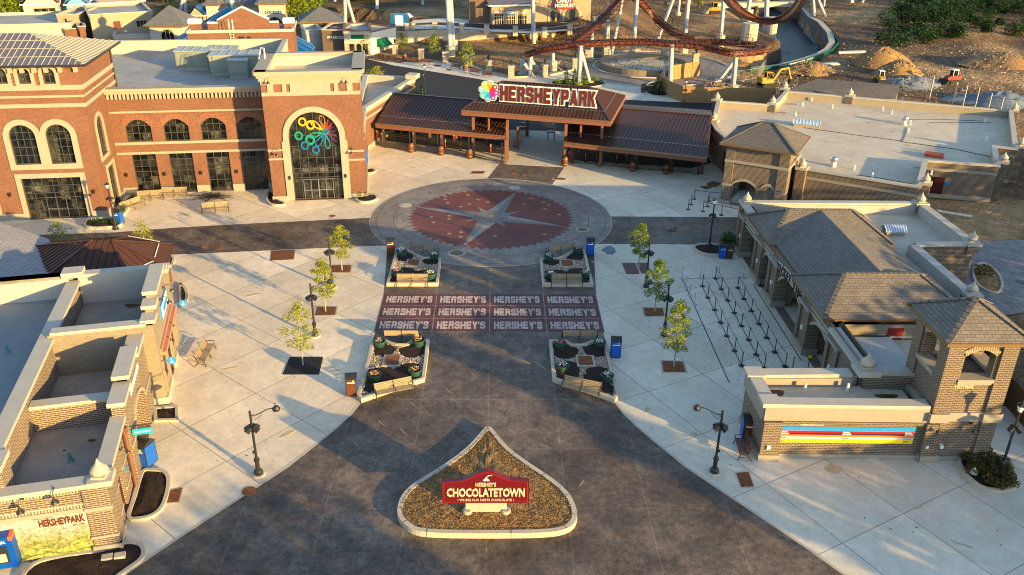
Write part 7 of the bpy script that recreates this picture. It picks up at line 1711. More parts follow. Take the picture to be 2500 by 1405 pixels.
bld(508,60,536,60,12,8,'slate roofed house behind the blue pavilion','grey_wall','hip','shingle_dark',2.5)
bld(520,55,592,52,8,10,'tan flat roofed block at the top behind the gable','stucco','flat','coping')
bld(600,60,640,60,14,8,'dark slate roofed wing left of the locker tower','grey_wall','hip','shingle_dark',2.)
t,wl,h=bld(638,76,700,75,10,7,'cream locker tower with slate roof and arched doorway','cream_paint','hip','shingle_dark',2.5,ov=.6,wins=((655,42,688,75,'a'),))
u,z=wl.uz(668,31);wtext(wl,'LOCKERS',u,z,.8,'lettering','blue_panel',t,bold=.02,w_=.1,fit=3.4)
bld(742,106,833,104,55,8,'small orange brick building with dark hipped roof','red_brick','hip','shingle_dark',2.4,ov=.8,wins=((787,57,800,69,'r'),))
bld(752,126,790,124,76,7,'grey garage like block left of the dark coffee shop','grey_wall','flat','roof_grey')
t,wl,h=bld(790,132,842,133,74,8,'brown coffee shop block with STARBUCKS lettering','stucco_brown','flat','roof_grey')
u,z=wl.uz(820,92);wtext(wl,'STARBUCKS',u,z,.6,'lettering','white_letter',t,bold=.02,w_=.08,fit=3.2)
t,wl,h=bld(843,138,906,137,77,9,'stone fronted shop with green panel and arched doors','white_wall','flat','roof_grey',copm='brown_post',wins=((856,84,889,96,'r','green_awning'),(854,108,865,130,'r'),(871,107,882,131,'a'),(887,108,897,133,'r')))
mb=MB();wl.panel(mb,rect(0,wl.L,0,h*.5),w_=.02);mb.build('stone_facing','stone_veneer',t)
t,wl,h=bld(907,137,968,122,80,9,'tall white side wall of the shop with green awning','white_bright','flat','roof_grey',copm='brown_post')
a=wl.uz(920,118);mb=MB();b=wl.uz(944,112);mb.mesh([wl.p(a[0],b[1]+1.6,.05),wl.p(b[0],b[1]+1.6,.05),wl.p(b[0],b[1]+.3,1.6),wl.p(a[0],b[1]+.3,1.6),wl.p(a[0],b[1]+.3,.05),wl.p(b[0],b[1]+.3,.05)],[(0,3,2,1),(0,4,3),(1,2,5)]);mb.build('awning','green_awning',t)
# blue conical carousel roof
ca=G(564,15,11.);cr_=thing('carousel_roof',(ca.x,ca.y,0),'blue cone roof with silver ball behind the brick gable','building');mb=MB()
mb.lathe([(12.5,4.2),(12.2,4.3),(.5,10.8)],ca.x,ca.y,0,28);mb.build('cone_roof','blue_roof',cr_);mb=MB();mb.lathe([(11.5,0),(11.5,4.2)],ca.x,ca.y,0,28);mb.build('wall','white_wall',cr_)
mb=MB();[mb.beam((ca.x+12.3*math.cos(a),ca.y+12.3*math.sin(a),4.35),(ca.x+.5*math.cos(a),ca.y+.5*math.sin(a),10.9),.12,.12) for a in[i*PI/14 for i in range(28)]];mb.build('roof_rib','blue_roof',cr_)
mb=MB();mb.lathe([(.3,10.7),(.5,11.),(.75,11.5),(.75,11.9),(.5,12.3),(.1,12.6),(.05,13.6)],ca.x,ca.y,0,14);mb.build('ball_finial','steel',cr_)
# ---------- retaining wall and plateau
rw=thing('retaining_wall',(wl_line[3].x,wl_line[3].y,0),'long curved pale concrete retaining wall with stone piers and railing','wall')
mb=MB();pts=[(wl_line[0].x-10,wl_line[0].y+3)]+[(p.x,p.y) for p in wl_line]
for i in range(len(pts)-1): lowwall(mb,V(pts[i]),V(pts[i+1]),-1,3.05 if i<9 else 3.05,.5)
mb.build('wall','concrete',rw)
def rail(parent,pts,z,h=1.1,step=.32,m='black_metal'):
    mb=MB()
    for a,b in zip(pts,pts[1:]):
        a,b=V(a),V(b);L_=(b-a).length;n=max(1,int(L_/step))
        for zz in(.12,h-.08): mb.beam(P(a,z+zz),P(b,z+zz),.04,.05)
        for i in range(n): q=a.lerp(b,i/n);mb.beam(P(q,z),P(q,z+h),.022,.022,up=(1,0,0))
    return mb.build('railing',m,parent,uv=False)
rail(rw,[(p[0],p[1]+.1) for p in pts],3.05,1.1,.5)
for x,y in((995,75),(1008,74),(1062,71),(1128,75),(1188,80),(1258,83),(1330,86),(1391,80),(1452,58)):
    g=G(x,y,3.);mb=MB();mb.box(g.x,g.y,2.6,.9,.8,1.7);mb.box(g.x,g.y,4.3,1.05,.95,.12);mb.build('pier','precast',rw)
sheet('plateau_paving',[[G(*p,3.) for p in((985,72),(1130,70),(1200,78),(1300,82),(1380,76),(1440,60),(1450,52),(1400,54),(1300,60),(1200,56),(1100,44),(1010,50))]],3.03,'path_conc')
sheet('plateau_asphalt',[[G(*p,3.) for p in((960,62),(1060,61),(1180,70),(1300,77),(1390,72),(1445,57),(1330,56),(1200,60),(1060,55))]],3.035,'asphalt')
# candy shop
cb,wl,h=bld(1300,54,1441,52,-30,14,'large tan candy shop with twin dark arches and bold sign','candy_tan','flat','roof_grey',zb=3.)
mb=MB();m2=MB()
for xa,xb,yt_ in((1343,1366,22),(1378,1412,18)):
    ua=wl.uz(xa,53)[0];ub,_=wl.uz(xb,53);zt_=wl.uz((xa+xb)/2,yt_)[1];o=arch(ua,ub,3.02,zt_-(ub-ua)/2,zt_);wl.panel(mb,o,w_=.04);wl.ring(m2,o,grow(o,.5,False),0,.12)
mb.build('arch_opening','window_frame',cb);m2.build('arch_surround','cream_stone',cb)
mb=MB();o=[wl.uz(1357,20),wl.uz(1398,19),wl.uz(1394,-6),wl.uz(1362,-6)];wl.panel(mb,o,w_=1.4);wl.ring(mb,[(u*.999,z) for u,z in o],o,.2,1.4);so2=mb.build('sign_board','pt_red',cb)
for tx,y,f in(('CANDY',3,3.2),('MONIUM',14.5,3.8)): u,z=wl.uz(1377,y,1.45);wtext(wl,tx,u,z,1.,'sign_lettering','white_letter',so2,bold=.025,w_=1.48,fit=f)
t,wl,h=bld(1200,61,1300,58,14,10,'tan arcade wing with three colourful fanlights and metal roof','candy_tan','shed','metal_grey',2.8,zb=3.,ov=.7)
for i,(x,m,tx) in enumerate(((1218,'petal_red','KitKat'),(1247,'petal_blue','KISSES'),(1275,'pt_orange',"Reese's"))):
    ua=wl.uz(x-11,56)[0];ub=wl.uz(x+10,56)[0];zt_=wl.uz(x,25)[1];o=arch(ua,ub,3.02,zt_-(ub-ua)/2,zt_,10);mb=MB();wl.panel(mb,o,w_=.03);f=mb.build('arched_window','glass',t)
    mb=MB();wl.ring(mb,o,grow(o,.4,False),0,.12);mb.build('frame','cream_stone',f);zs=zt_-(ub-ua)/2;mb=MB();wl.panel(mb,[(ub,zs),*[(u,z) for u,z in o[2:] ],(ua,zs)],w_=.06);mb.build('fanlight',m,f)
    mb=MB();[wl.box(mb,ua+(ub-ua)*k/5-.04,ua+(ub-ua)*k/5+.04,3.02,zs,.03,.08) for k in range(1,5)];[wl.box(mb,ua,ub,zz-.04,zz+.04,.03,.07) for zz in(3.9,4.6)];mb.build('bar','cream_paint',f)
    wtext(wl,tx,(ua+ub)/2,zs+.45,.7,'fanlight_lettering','white_letter',f,bold=.03,w_=.09,fit=(ub-ua)*.8)
bld(1146,58,1199,58,-10,8,'dark brown block left of the arcade wing','stucco_brown','flat','roof_grey',zb=3.)
# people at the shop arch: one continuous skinned body each
def person(p,z,shirt,leg,label,pose):
    g=G(*p,z);t=thing('person',(g.x,g.y,z),label,'person')
    def skin(nm,vs,es,rs,m):
        me=bpy.data.meshes.new(nm);me.from_pydata([(a,b,c) for a,b,c in vs],es,[]);o=bpy.data.objects.new(nm,me);COL.objects.link(o);md=o.modifiers.new('s','SKIN');0
        for i,r in enumerate(rs): me.skin_vertices[0].data[i].radius=(r,r)
        me.skin_vertices[0].data[0].use_root=True;o.modifiers.new('u','SUBSURF').levels=1;bpy.context.view_layer.update()
        m2=bpy.data.meshes.new_from_object(o.evaluated_get(bpy.context.evaluated_depsgraph_get()));bpy.data.objects.remove(o);m2.materials.clear();m2.materials.append(MT[m]);o=bpy.data.objects.new(nm,m2);COL.objects.link(o);o.parent=t;return o
    hz=1.28 if pose else .95;hy=-.32 if pose else -.05
    vs=[(0,0,.92),(0,0,1.15),(0,0,1.4),(0,-.01,1.52),(0,-.02,1.66),(-.19,0,1.4),(-.27,.0,1.14),(-.16,hy,hz),(.19,0,1.4),(.27,0,1.14),(.16,hy,hz),(-.1,0,.88),(-.11,-.03,.48),(-.11,.02,.07),(-.11,-.13,.04),(.1,0,.88),(.11,.02,.48),(.12,.05,.07),(.12,-.1,.04)]
    es=[(0,1),(1,2),(2,3),(3,4),(2,5),(5,6),(6,7),(2,8),(8,9),(9,10),(0,11),(11,12),(12,13),(13,14),(0,15),(15,16),(16,17),(17,18)]
    try:
        me=skin('body',vs,es,[.14,.13,.15,.06,.105,.06,.045,.035,.06,.045,.035,.085,.06,.045,.04,.085,.06,.045,.04],'skin')
        skin('shirt',[vs[0],vs[1],vs[2],(-.2,0,1.38),(-.25,0,1.22),(.2,0,1.38),(.25,0,1.22)],[(0,1),(1,2),(2,3),(3,4),(2,5),(5,6)],[.16,.155,.16,.075,.065,.075,.065],shirt)
        skin('trousers',[(0,0,.93),(-.1,0,.86),(-.11,-.03,.48),(-.11,.02,.12),(.1,0,.86),(.11,.02,.48),(.12,.05,.12)],[(0,1),(1,2),(2,3),(0,4),(4,5),(5,6)],[.155,.1,.075,.06,.1,.075,.06],leg)
    except Exception as ex: print('skin',ex)
    mb=MB();mb.lathe([(.11,1.66),(.115,1.72),(.08,1.79),(.02,1.8)],0,0,0,10);mb.v=[(x+g.x,y+g.y,zz+z) for x,y,zz in mb.v];mb.build('hair','bark_dark',t)
person((1357,54),3.03,'petal_blue','pt_yellow','person in blue top and yellow trousers with raised arms under the left arch',1)
person((1371,53),3.03,'pt_orange','petal_blue','person in orange top standing between the two shop arches',0)
# ---------- promenade piers, railings, benches
pr=[(966,137),(1029,147),(1088,155),(1146,163),(1193,178),(1248,191),(1330,188),(1404,172),(1434,150),(1480,144),(1555,143),(1620,144),(1697,158)]
for i,p in enumerate(pr):
    g=G(*p);t=thing('stone_pier',(g.x,g.y,0),['farthest left on the promenade, by the white shop','second from the white shop','third from the white shop, before the dirt slope','beside the tall twin coaster columns','right of the bright yellow tree','directly left of the red rimmed machine','beside the coaster braces','left of the round fountain path','behind the low track beam, left','at the back of the fountain ring, left','at the back of the fountain ring, middle','at the back of the fountain ring, right','right of the fountain below the track'][i]+', stone pier with lantern','pier','stone piers with lanterns')
    mb=MB();mb.box(g.x,g.y,0,1.,1.,1.9);mb.build('shaft','stone_veneer',t);mb=MB();mb.box(g.x,g.y,1.9,1.15,1.15,.16);mb.build('cap','precast',t);mb=MB();mb.lathe([(.08,2.05),(.1,2.25),(.22,2.35),(.26,2.75),(.3,2.8),(.05,3.1)],g.x,g.y,0,8);mb.build('lantern','black_metal',t)
gp=[G(*p) for p in pr];fe=thing('promenade_fence',(gp[3].x,gp[3].y,0),'long thin black railing between the stone piers','fence');rail(fe,gp,0,1.25,.45)
mb=MB();[lowwall(mb,a,b,0,.25,.35) for a,b in zip(gp,gp[1:])];mb.build('kerb','precast',fe)
for p,a,l in(((926,143),-8,'leftmost bench on the promenade by the stone shop'),((957,146),-9,'second bench on the promenade'),((1010,152),-12,'third bench on the promenade, maroon'),((1038,155),-12,'fourth bench on the promenade'),((1113,167),-16,'fifth bench, before the dirt slope'),((1158,179),-20,'maroon bench right of the yellow tree'),((1189,186),-22,'last bench before the big roof sign')):
    bench(bdark,p,rad(a),l,'dark benches along the promenade')
for p,l in(((988,149),'black litter bin between promenade benches'),((1135,173),'black litter bin below the bright yellow tree'),((1570,226),'dark litter bin left of the conifer bed')): place(brl,p,0,l,None,sc_=(1.2,1.2,1.25))
for q_,l in(([(888,140),(905,141),(900,145),(880,143)],'first'),([(968,149),(985,151),(980,155),(962,153)],'second'),([(1062,158),(1079,160),(1072,164),(1056,162)],'third'),([(1092,168),(1105,170),(1100,174),(1088,172)],'fourth')): grate(q_,f'{l} rusty tree grate along the far promenade, counted from the left',frame=False)
# ---------- fountain under construction
FC=G(1573,165);fo=thing('fountain',(FC.x,FC.y,0),'round brick walled fountain basin under construction','fountain')
mb=MB();R_=7.9
for i in range(48):
    a,b=2*PI*i/48,2*PI*(i+1)/48;q=[(FC.x+r*math.cos(t),FC.y+r*math.sin(t)) for r,t in((R_,a),(R_,b),(R_-.6,b),(R_-.6,a))];mb.hexa([(x,y,0) for x,y in q[::-1]]+[(x,y,1.) for x,y in q[::-1]])
mb.build('basin_wall','cream_brick',fo);mb=MB();mb.prism(disc(FC.x,FC.y,R_-.5,40),0,.25);mb.build('basin_floor','concrete',fo)
mb=MB()
for i in range(110): a=RN.random()*2*PI;r=(R_-1.2)*RN.random()**.5;s=RN.uniform(.06,.2);mb.box(FC.x+r*math.cos(a),FC.y+r*math.sin(a),.25,s,s,RN.uniform(.08,.35),a)
o=mb.build('pipe_stubs','rubble',fo);o['kind']='stuff'
mb=MB();[mb.beam((FC.x+r*math.cos(a),FC.y+r*math.sin(a),0),(FC.x+r*math.cos(a+.14),FC.y+r*math.sin(a+.14),0),.35,.34) for r in(9.,15.3) for a in[i*.1309 for i in range(48)]];mb.build('kerb_ring','curb',fo)
# ---------- coaster
co=thing('roller_coaster',G3(1637,205),'chocolate brown roller coaster track on pale blue-grey steel supports','roller coaster')
def catm(P_,n=8):
    P_=[V(p) for p in P_];P_=[P_[0]*2-P_[1]]+P_+[P_[-1]*2-P_[-2]];o=[]
    for i in range(1,len(P_)-2):
        a,b,c,d=P_[i-1:i+3]
        for k in range(n): t=k/n;o.append(.5*((2*b)+(c-a)*t+(2*a-5*b+4*c-d)*t*t+(3*b-a-3*c+d)*t**3))
    return o+[P_[-2]]
def track(pts,box=.75,gap=1.2,walk=True,up=V((0,0,1)),rz=.55,nm='track'):
    C_=catm(pts,7);mb=MB();[mb.beam(a,b+(b-a)*.02,box*.8,box,up=up) for a,b in zip(C_,C_[1:])];mb.build(nm+'_spine','red_track',co)
    r1,r2=[],[];mt=MB()
    for i,p in enumerate(C_):
        d=(C_[min(i+1,len(C_)-1)]-C_[max(i-1,0)]).normalized();s=d.cross(up).normalized();n=s.cross(d).normalized();r1.append(p+s*gap/2+n*rz);r2.append(p-s*gap/2+n*rz);mt.beam(r1[-1],r2[-1],.12,.14);mt.beam(p,r1[-1],.1,.1);mt.beam(p,r2[-1],.1,.1)
    mb=MB();mb.tube(r1,.11,6);mb.tube(r2,.11,6);mb.build(nm+'_rails','track_dark',co,smooth=True);mt.build(nm+'_ties','track_dark',co)
    if walk:
        mb=MB()
        for i in range(0,len(C_)-2,2):
            p,q=C_[i],C_[i+2];d=(q-p).normalized();s=d.cross(up).normalized()
            for sg in(1.6,-1.6):
                a=p+s*sg+V((0,0,.2));b=q+s*sg+V((0,0,.2));mb.beam(a,a+V((0,0,1.5)),.07,.07,up=(1,0,0));mb.beam(a+V((0,0,1.4)),b+V((0,0,1.4)),.04,.04);mb.beam(a+V((0,0,.8)),b+V((0,0,.8)),.03,.03);mb.beam(a-V((0,0,.2)),b-V((0,0,.2)),.06,.1)
            mb.beam(p+s*1.6,p-s*1.6-V((0,0,.1)),.08,.1)
        mb.build(nm+'_walkway','track_dark',co)
X=lambda x,y,z:G3(x,y,z)
ring=[X(1288,136,3.6),X(1330,124,4.9),X(1418,112,5.9),X(1500,107,6.2),X(1570,106,6.3),X(1638,110,6.2),X(1720,118,5.8),X(1790,133,5.2)]
e_=ring[-1];ring+=[V((e_.x+5.5,e_.y+4,4.9)),V((e_.x+7,e_.y+11,4.4)),V((e_.x+2,e_.y+17,4.0)),V((e_.x-7,e_.y+19,3.4))]
track(ring,nm='helix_track')
hill=[GY(1400,105,66),GY(1440,78,70),GY(1475,45,76),GY(1505,12,82),GY(1532,-10,86),GY(1560,4,90),GY(1600,45,92),GY(1645,82,88),GY(1700,98,82)]
track(hill,box=.9,walk=True,nm='hill_track')
dip=[X(1768,-14,17),X(1788,14,12),X(1822,40,8.2),X(1868,54,7),X(1912,48,8),X(1945,22,12),X(1968,-14,18)]
track(dip,box=.9,walk=False,nm='dip_track')
def sup(bx,by,tx,ty,r=.32,fz=1.0,zb=0.,dz=None,fr=1.0):
    g=G(bx,by,zb);A=V((g.x,g.y,zb));Bp=GY(tx,ty,g.y+(dz or 0));mb=MB();mb.tube([A,Bp],r,9);o=mb.build('support','support_grey',co)
    mb=MB();mb.lathe([(r*2.1*fr,-1.2),(r*2.1*fr,fz)],A.x,A.y,zb,10);mb.build('footing','precast',o)
for s in((1100,142,1092,-12,.42,2.2),(1108,132,1100,-12,.38,2.6),(1303,118,1301,-12,.42,.5),(1413,207,1418,112,.4,.3),(1440,203,1419,125,.3,.3),(1636,207,1640,110,.4,.3),(1617,190,1641,135,.32,.3),(1790,212,1797,133,.4,.3),(1755,198,1794,146,.34,.3),(1293,188,1296,136,.36,.2),(1322,184,1297,148,.3,.2),(1274,182,1276,146,.36,.2),(1302,188,1280,156,.3,.2),(1350,172,1350,130,.34,1.6),(1330,170,1349,140,.26,.2),(1443,150,1446,68,.36,.5),(1480,143,1487,8,.4,1.6),(1492,140,1522,-12,.3,.3),(1545,138,1556,-12,.4,1.),(1668,128,1682,-12,.44,1.9),(1605,100,1648,-12,.34,.4),(1757,116,1768,-6,.42,2.4),(1655,38,1661,-14,.34,.8),(1988,46,1985,-14,.4,.5),(2018,47,1992,-14,.36,.4),(2075,26,2080,-14,.36,.5),(2086,26,2078,-14,.34,.5),(2095,26,2115,-14,.34,.5),(2010,30,2014,-14,.3,.4),(1963,18,1966,-14,.34,.5),(2140,10,2150,-14,.3,.4),(1033,45,1031,-14,.34,.5),(922,56,919,-14,.4,.5),(843,60,841,-14,.42,.4),(866,60,844,-14,.36,.4),(808,36,822,-14,.32,.3),(796,30,795,-14,.3,.3),(438,46,448,-14,.36,.3),(456,46,449,-14,.36,.3),(592,40,596,-14,.34,.3),(606,40,599,-14,.3,.3)): sup(*s)
sup(1828,98,1836,60,.34,3.4,0,None,2.4);sup(1870,100,1873,-14,.55,5.2,WD,None,1.1);sup(1822,62,1832,-14,.5,3.6,-1,None,1.2);sup(1884,130,1890,62,.0,6.4,WD,None,1) if 0 else None
g=G(1880,104,WD);mb=MB();mb.lathe([(1.15,0),(1.15,5.6)],g.x,g.y,WD,14);tag(mb.build('bridge_pier','precast',at=(g.x,g.y,WD)),'thick round concrete pier standing in the creek bank','pier')
# ---------- creek wall
cw_=thing('creek_wall',(rim[6].x,rim[6].y,0),'curving dark block wall with pale rim round the creek','wall')
mb=MB();[lowwall(mb,a,b,WD-.5,.25,.5) for a,b in zip(rim,rim[1:])];mb.build('wall','wall_block',cw_);mb=MB();[lowwall(mb,a,b,.25,.42,1.25) for a,b in zip(rim,rim[1:])];mb.build('rim','precast',cw_)
out_=[rim[i]+(rim[i]-sum(rim,V((0,0)))/len(rim)).normalized()*1.3 for i in range(3,len(rim))];mb=MB();[lowwall(mb,a,b,-.3,.55,.06) for a,b in zip(out_,out_[1:])];tag(mb.build('silt_fence','green_plastic',at=(out_[4].x,out_[4].y,0)),'low green silt fence following the creek wall rim','fence')
RM=[MB()];
for i in range(1500):
    k=RN.random();L_=rim if k<.45 else lbank;j=RN.randrange(len(L_)-1);q=L_[j].lerp(L_[j+1],RN.random());cn_=sum(creek,V((0,0)))/len(creek);q=q+(cn_-q).normalized()*RN.uniform(.6,3.6 if k<.45 else 2.2);s=RN.uniform(.15,.5);z=WD-.1;a=RN.random()*PI
    c_,q2=math.cos(a)*s,math.sin(a)*s;RM[0].mesh([(q.x+c_,q.y+q2,z),(q.x-q2,q.y+c_,z),(q.x-c_,q.y-q2,z),(q.x+q2,q.y-c_,z),(q.x,q.y,z+s*.8)],[(0,1,4),(1,2,4),(2,3,4),(3,0,4)])
tag(RM[0].build('riprap','grey_rock',at=(0,0,0),uv=False),'blue-grey broken stone lining the creek banks','rocks',kind='stuff')
# bridge deck at the top of the creek
a,b=G(1745,16),G(1955,12);bd=thing('creek_bridge',(a.x,a.y,0),'low pale concrete bridge crossing the creek at the top','bridge');mb=MB();lowwall(mb,a,b,-.3,.9,3.);mb.build('deck','precast',bd)
# ---------- wooden site fences
def wfence(pts,label,h=2.4,m='wood_fence'):
    Q=[G(*p) for p in pts];t=thing('wooden_fence',(Q[0].x,Q[0].y,0),label,'fence');mb=MB()
    for a,b in zip(Q,Q[1:]):
        n=max(2,int((b-a).length/.3))
        for i in range(n): s=a.lerp(b,(i+.04)/n);e_=a.lerp(b,(i+.96)/n);lowwall(mb,s,e_,0,h+RN.uniform(-.03,.03),.05)
    mb.build('boards',m,t);mb=MB();[mb.beam(P(a,h*.8),P(b,h*.8),.12,.1) for a,b in zip(Q,Q[1:])];mb.build('rail',m,t)
wfence([(1603,214),(1631,236),(1664,250),(1745,253)],'tall wooden plank fence, near part beside the conifer bed');wfence([(1745,253),(1890,256)],'tall wooden plank fence, straight part behind the brown brick shop')
wfence([(1632,197),(1687,188)],'sunlit wooden plank fence right of the fountain, left panel');wfence([(1688,188),(1707,186)],'sunlit wooden plank fence right of the fountain, short right panel');wfence([(2412,1000),(2426,958),(2560,1110)],'brown wooden plank fence at the lower right edge',2.0,'wood_dark')
sf=thing('site_fence',G3(2330,260),'sagging dark mesh fence on pale poles behind the shop','fence');Q=[G(*p) for p in((2185,250),(2268,243),(2325,255),(2350,259),(2380,262),(2413,264),(2443,268),(2520,275))]
for q_,h_ in zip(Q[1:-1],(3.6,3.3,3.1,2.9,2.2,1.8)): mb=MB();mb.tube([P(q_,0),P(q_,h_)],.1,5);mb.build('pole','coping',sf)
rail(sf,[(q_.x,q_.y) for q_ in Q],0,1.7,.5)
cf=thing('mesh_fence',G3(1770,195),'grey wire mesh panels before the creek','fence');rail(cf,[G(*p) for p in((1716,182),(1765,186),(1800,200),(1850,192),(1866,172))],0,1.8,.35,'steel')
# ---------- machines
def machine(p,rz,body,label,kind,s=1.,z=0.):
    g=G(*p,z);t=thing(kind,(0,0,0),label,kind.replace('_',' '))
    for sd in(-1,1):
        mb=MB();pr_=[(-1.5,.15),(-1.2,0),(1.2,0),(1.5,.15),(1.5,.55),(1.2,.75),(-1.2,.75),(-1.5,.55)]
        a=[(x,sd*.95-.22,z_) for x,z_ in pr_];b=[(x,sd*.95+.22,z_) for x,z_ in pr_];mb.mesh(a+b,[tuple(range(8)),tuple(range(15,7,-1))]+[(i,8+i,8+(i+1)%8,(i+1)%8) for i in range(8)]);mb.build('crawler_track','rubber',t)
    mb=MB();mb.box(0,0,.4,1.8,1.6,.4)
    if kind=='excavator': mb.box(-.5,0,.85,2.5,2.1,.75);mb.box(-1.3,0,1.6,.9,1.9,.25)
    else: mb.box(-.3,0,.7,2.4,1.5,.8);mb.hexa([(.9,-.7,.7),(1.7,-.6,.7),(1.7,.6,.7),(.9,.7,.7),(.9,-.7,1.5),(1.6,-.5,1.25),(1.6,.5,1.25),(.9,.7,1.5)])
    mb.build('body',body,t)
    mb=MB();cx,cy=(.35,.5) if kind=='excavator' else (-.1,0);mb.box(cx,cy,1.5,1.15,.95,1.0);mb.build('cab_glass','glass',t);mb=MB();mb.box(cx,cy,2.5,1.3,1.1,.12);[mb.box(cx+a,cy+b,1.5,.09,.09,1.) for a in(-.57,.57) for b in(-.46,.46)];mb.build('cab_roof',body if kind!='skid_loader' else 'white_paint',t)
    mb=MB()
    if kind=='excavator': 
        mb.beam((.8,-.4,1.2),(2.2,-.4,3.2),.35,.5,up=(0,1,0));mb.beam((2.2,-.4,3.2),(3.9,-.4,3.4),.32,.42,up=(0,1,0));mb.build('boom',body,t);mb=MB();mb.beam((3.8,-.4,3.5),(4.7,-.4,1.3),.26,.32,up=(0,1,0));mb.build('arm',body,t);mb=MB();mb.hexa([(4.4,-.8,.5),(5.1,-.8,.4),(5.1,0,.4),(4.4,0,.5),(4.5,-.8,1.3),(5.2,-.8,1.1),(5.2,0,1.1),(4.5,0,1.3)]);mb.build('bucket','rubber',t)
    else:
        for sd in(-1,1): mb.beam((-1.3,sd*.75,1.6),(1.6,sd*.75,.6),.14,.28,up=(0,1,0))
        mb.build('lift_arm',body,t);mb=MB();mb.hexa([(1.7,-1.1,.05),(2.7,-1.1,.02),(2.7,1.1,.02),(1.7,1.1,.05),(1.7,-1.1,.9),(1.9,-1.1,.9),(1.9,1.1,.9),(1.7,1.1,.9)]);mb.build('bucket','bronze' if kind!='skid_loader' else 'rubber',t)
    t.location=(g.x,g.y,max(z,hground(g.x,g.y))+.02);t.rotation_euler=(0,0,rz);t.scale=(s,s,s)
machine((1872,212),rad(15),'yellow_machine','yellow excavator with raised arm near the wooden fence','excavator',.85)
machine((2322,206),rad(200),'red_machine','red and white tracked loader on the rubble ground','skid_loader',.85)
machine((2148,202),rad(-95),'yellow_machine','small yellow tracked loader below the earth mound','skid_loader',.75)
machine((1742,33),rad(190),'yellow_machine','yellow bulldozer on the far slope beside the creek','bulldozer',1.)
machine((1672,18),rad(170),'orange_dull','brown orange excavator at the top near the coaster','excavator',1.05)
machine((1068,22),rad(200),'orange_dull','orange excavator at the top before the dark wood','excavator',1.05)
# ---------- heaps, pipes, debris
def heap(p,r,h,m,label,st=140,sy=.7):
    g=G(*p);Q=[V((g.x+r*math.cos(a)*(1+.18*math.sin(3*a+g.x)),g.y+r*sy*math.sin(a)*(1+.15*math.cos(4*a)))) for a in[i*PI/14 for i in range(28)]];z=hground(g.x,g.y)-.1
    t=thing('earth_heap',(g.x,g.y,z),label,'heap');mound(Q,z,h,m,'soil',t,n=8,rough=.45,seed=g.x)
    mb=MB()
    for i in range(st):
        a=RN.random()*2*PI;k=RN.random()**.5*1.15;x=g.x+r*k*math.cos(a);y=g.y+r*sy*k*math.sin(a);zz=z+h*math.sin(max(0,1-k)*PI/2);s=RN.uniform(.08,.32);b=RN.random()*3;mb.mesh([(x+s*math.cos(b),y+s*math.sin(b),zz),(x-s*math.sin(b)*.7,y+s*math.cos(b)*.7,zz),(x-s*math.cos(b),y-s*math.sin(b),zz),(x+s*math.sin(b)*.7,y-s*math.cos(b)*.7,zz),(x,y,zz+s*.8)],[(0,1,4),(1,2,4),(2,3,4),(3,0,4)])
    o=mb.build('rubble','rubble',t,uv=False);o['kind']='stuff'
for a in(((2150,160),5.5,3.2,'soil_dirt','tall brown earth mound behind the small yellow loader'),((2192,185),4.5,2.6,'soil_dirt','sandy cone shaped mound right of the tall earth mound'),((2232,203),6.,1.2,'grey_rock','low grey heap of broken ground left of the red loader',260),((1975,176),5.,1.7,'soil_dirt','pale rubble bank beside the yellow excavator',320),((2445,160),7.,2.2,'soil_dirt','heap of white and grey rubble at the right edge',700),((2440,250),5.5,1.9,'tarp_blue','smooth blue-grey covered heap behind the shop corner',10),((2375,243),5.,.8,'tarp_blue','low crumpled blue-grey covered heap left of the larger one',10),((1740,212),2.5,.7,'soil_dirt','small spoil heap between the wooden fences',260)): heap(*a)
MBd=MB()
for i in range(3400):
    x,y=RN.choice(((RN.uniform(1950,2500),RN.uniform(0,250)),(RN.uniform(2180,2500),RN.uniform(110,235)),(RN.uniform(1680,1950),RN.uniform(180,225))));g=G(x,y)
    if inpoly(g.x,g.y,creek) or g.x<26: continue
    z=hground(g.x,g.y);s=RN.uniform(.06,.26)*(1.4 if RN.random()<.1 else 1);b=RN.random()*3;MBd.mesh([(g.x+s*math.cos(b),g.y+s*math.sin(b),z),(g.x-s*math.sin(b)*.6,g.y+s*math.cos(b)*.6,z),(g.x-s*math.cos(b),g.y-s*math.sin(b),z),(g.x+s*math.sin(b)*.6,g.y-s*math.cos(b)*.6,z),(g.x,g.y,z+s*.7)],[(0,1,4),(1,2,4),(2,3,4),(3,0,4)])
tag(MBd.build('scattered_rubble','rubble',at=(0,0,0),uv=False),'loose pale stones scattered over the bare construction ground','rubble',kind='stuff')
for p,q_,l,m in(((2047,133),(2113,131),'long grey pipe stack beyond the earth mound','support_grey'),((1990,163),(2050,156),'pale sheets lying beside the creek bend','support_grey'),((2287,521),(2372,534),'white pipe lying behind the brown brick shop','pvc')):
    a,b=G(*p),G(*q_);mb=MB()
    for k in range(3 if m!='pvc' else 1): mb.tube([(a.x+k*.1,a.y+k*.45,hground(a.x,a.y)+.3),(b.x+k*.1,b.y+k*.45,hground(b.x,b.y)+.3)],.2 if m!='pvc' else .12,8)
    tag(mb.build('pipe',m,at=(a.x,a.y,0)),l,'pipe')
g=G(996,62,3.);t=thing('parasol',(g.x,g.y,3.),'small blue and white parasol on the terrace','parasol');mb=MB();mb.tube([(g.x,g.y,3),(g.x,g.y,5.2)],.04,5);mb.build('pole','steel',t);mb=MB();mb.lathe([(1.5,4.7),(.8,5.15),(.05,5.4)],g.x,g.y,0,10);mb.m=[i%2 for i in range(len(mb.m))];mb.build('canopy',['white_letter','bank_blue'],t)
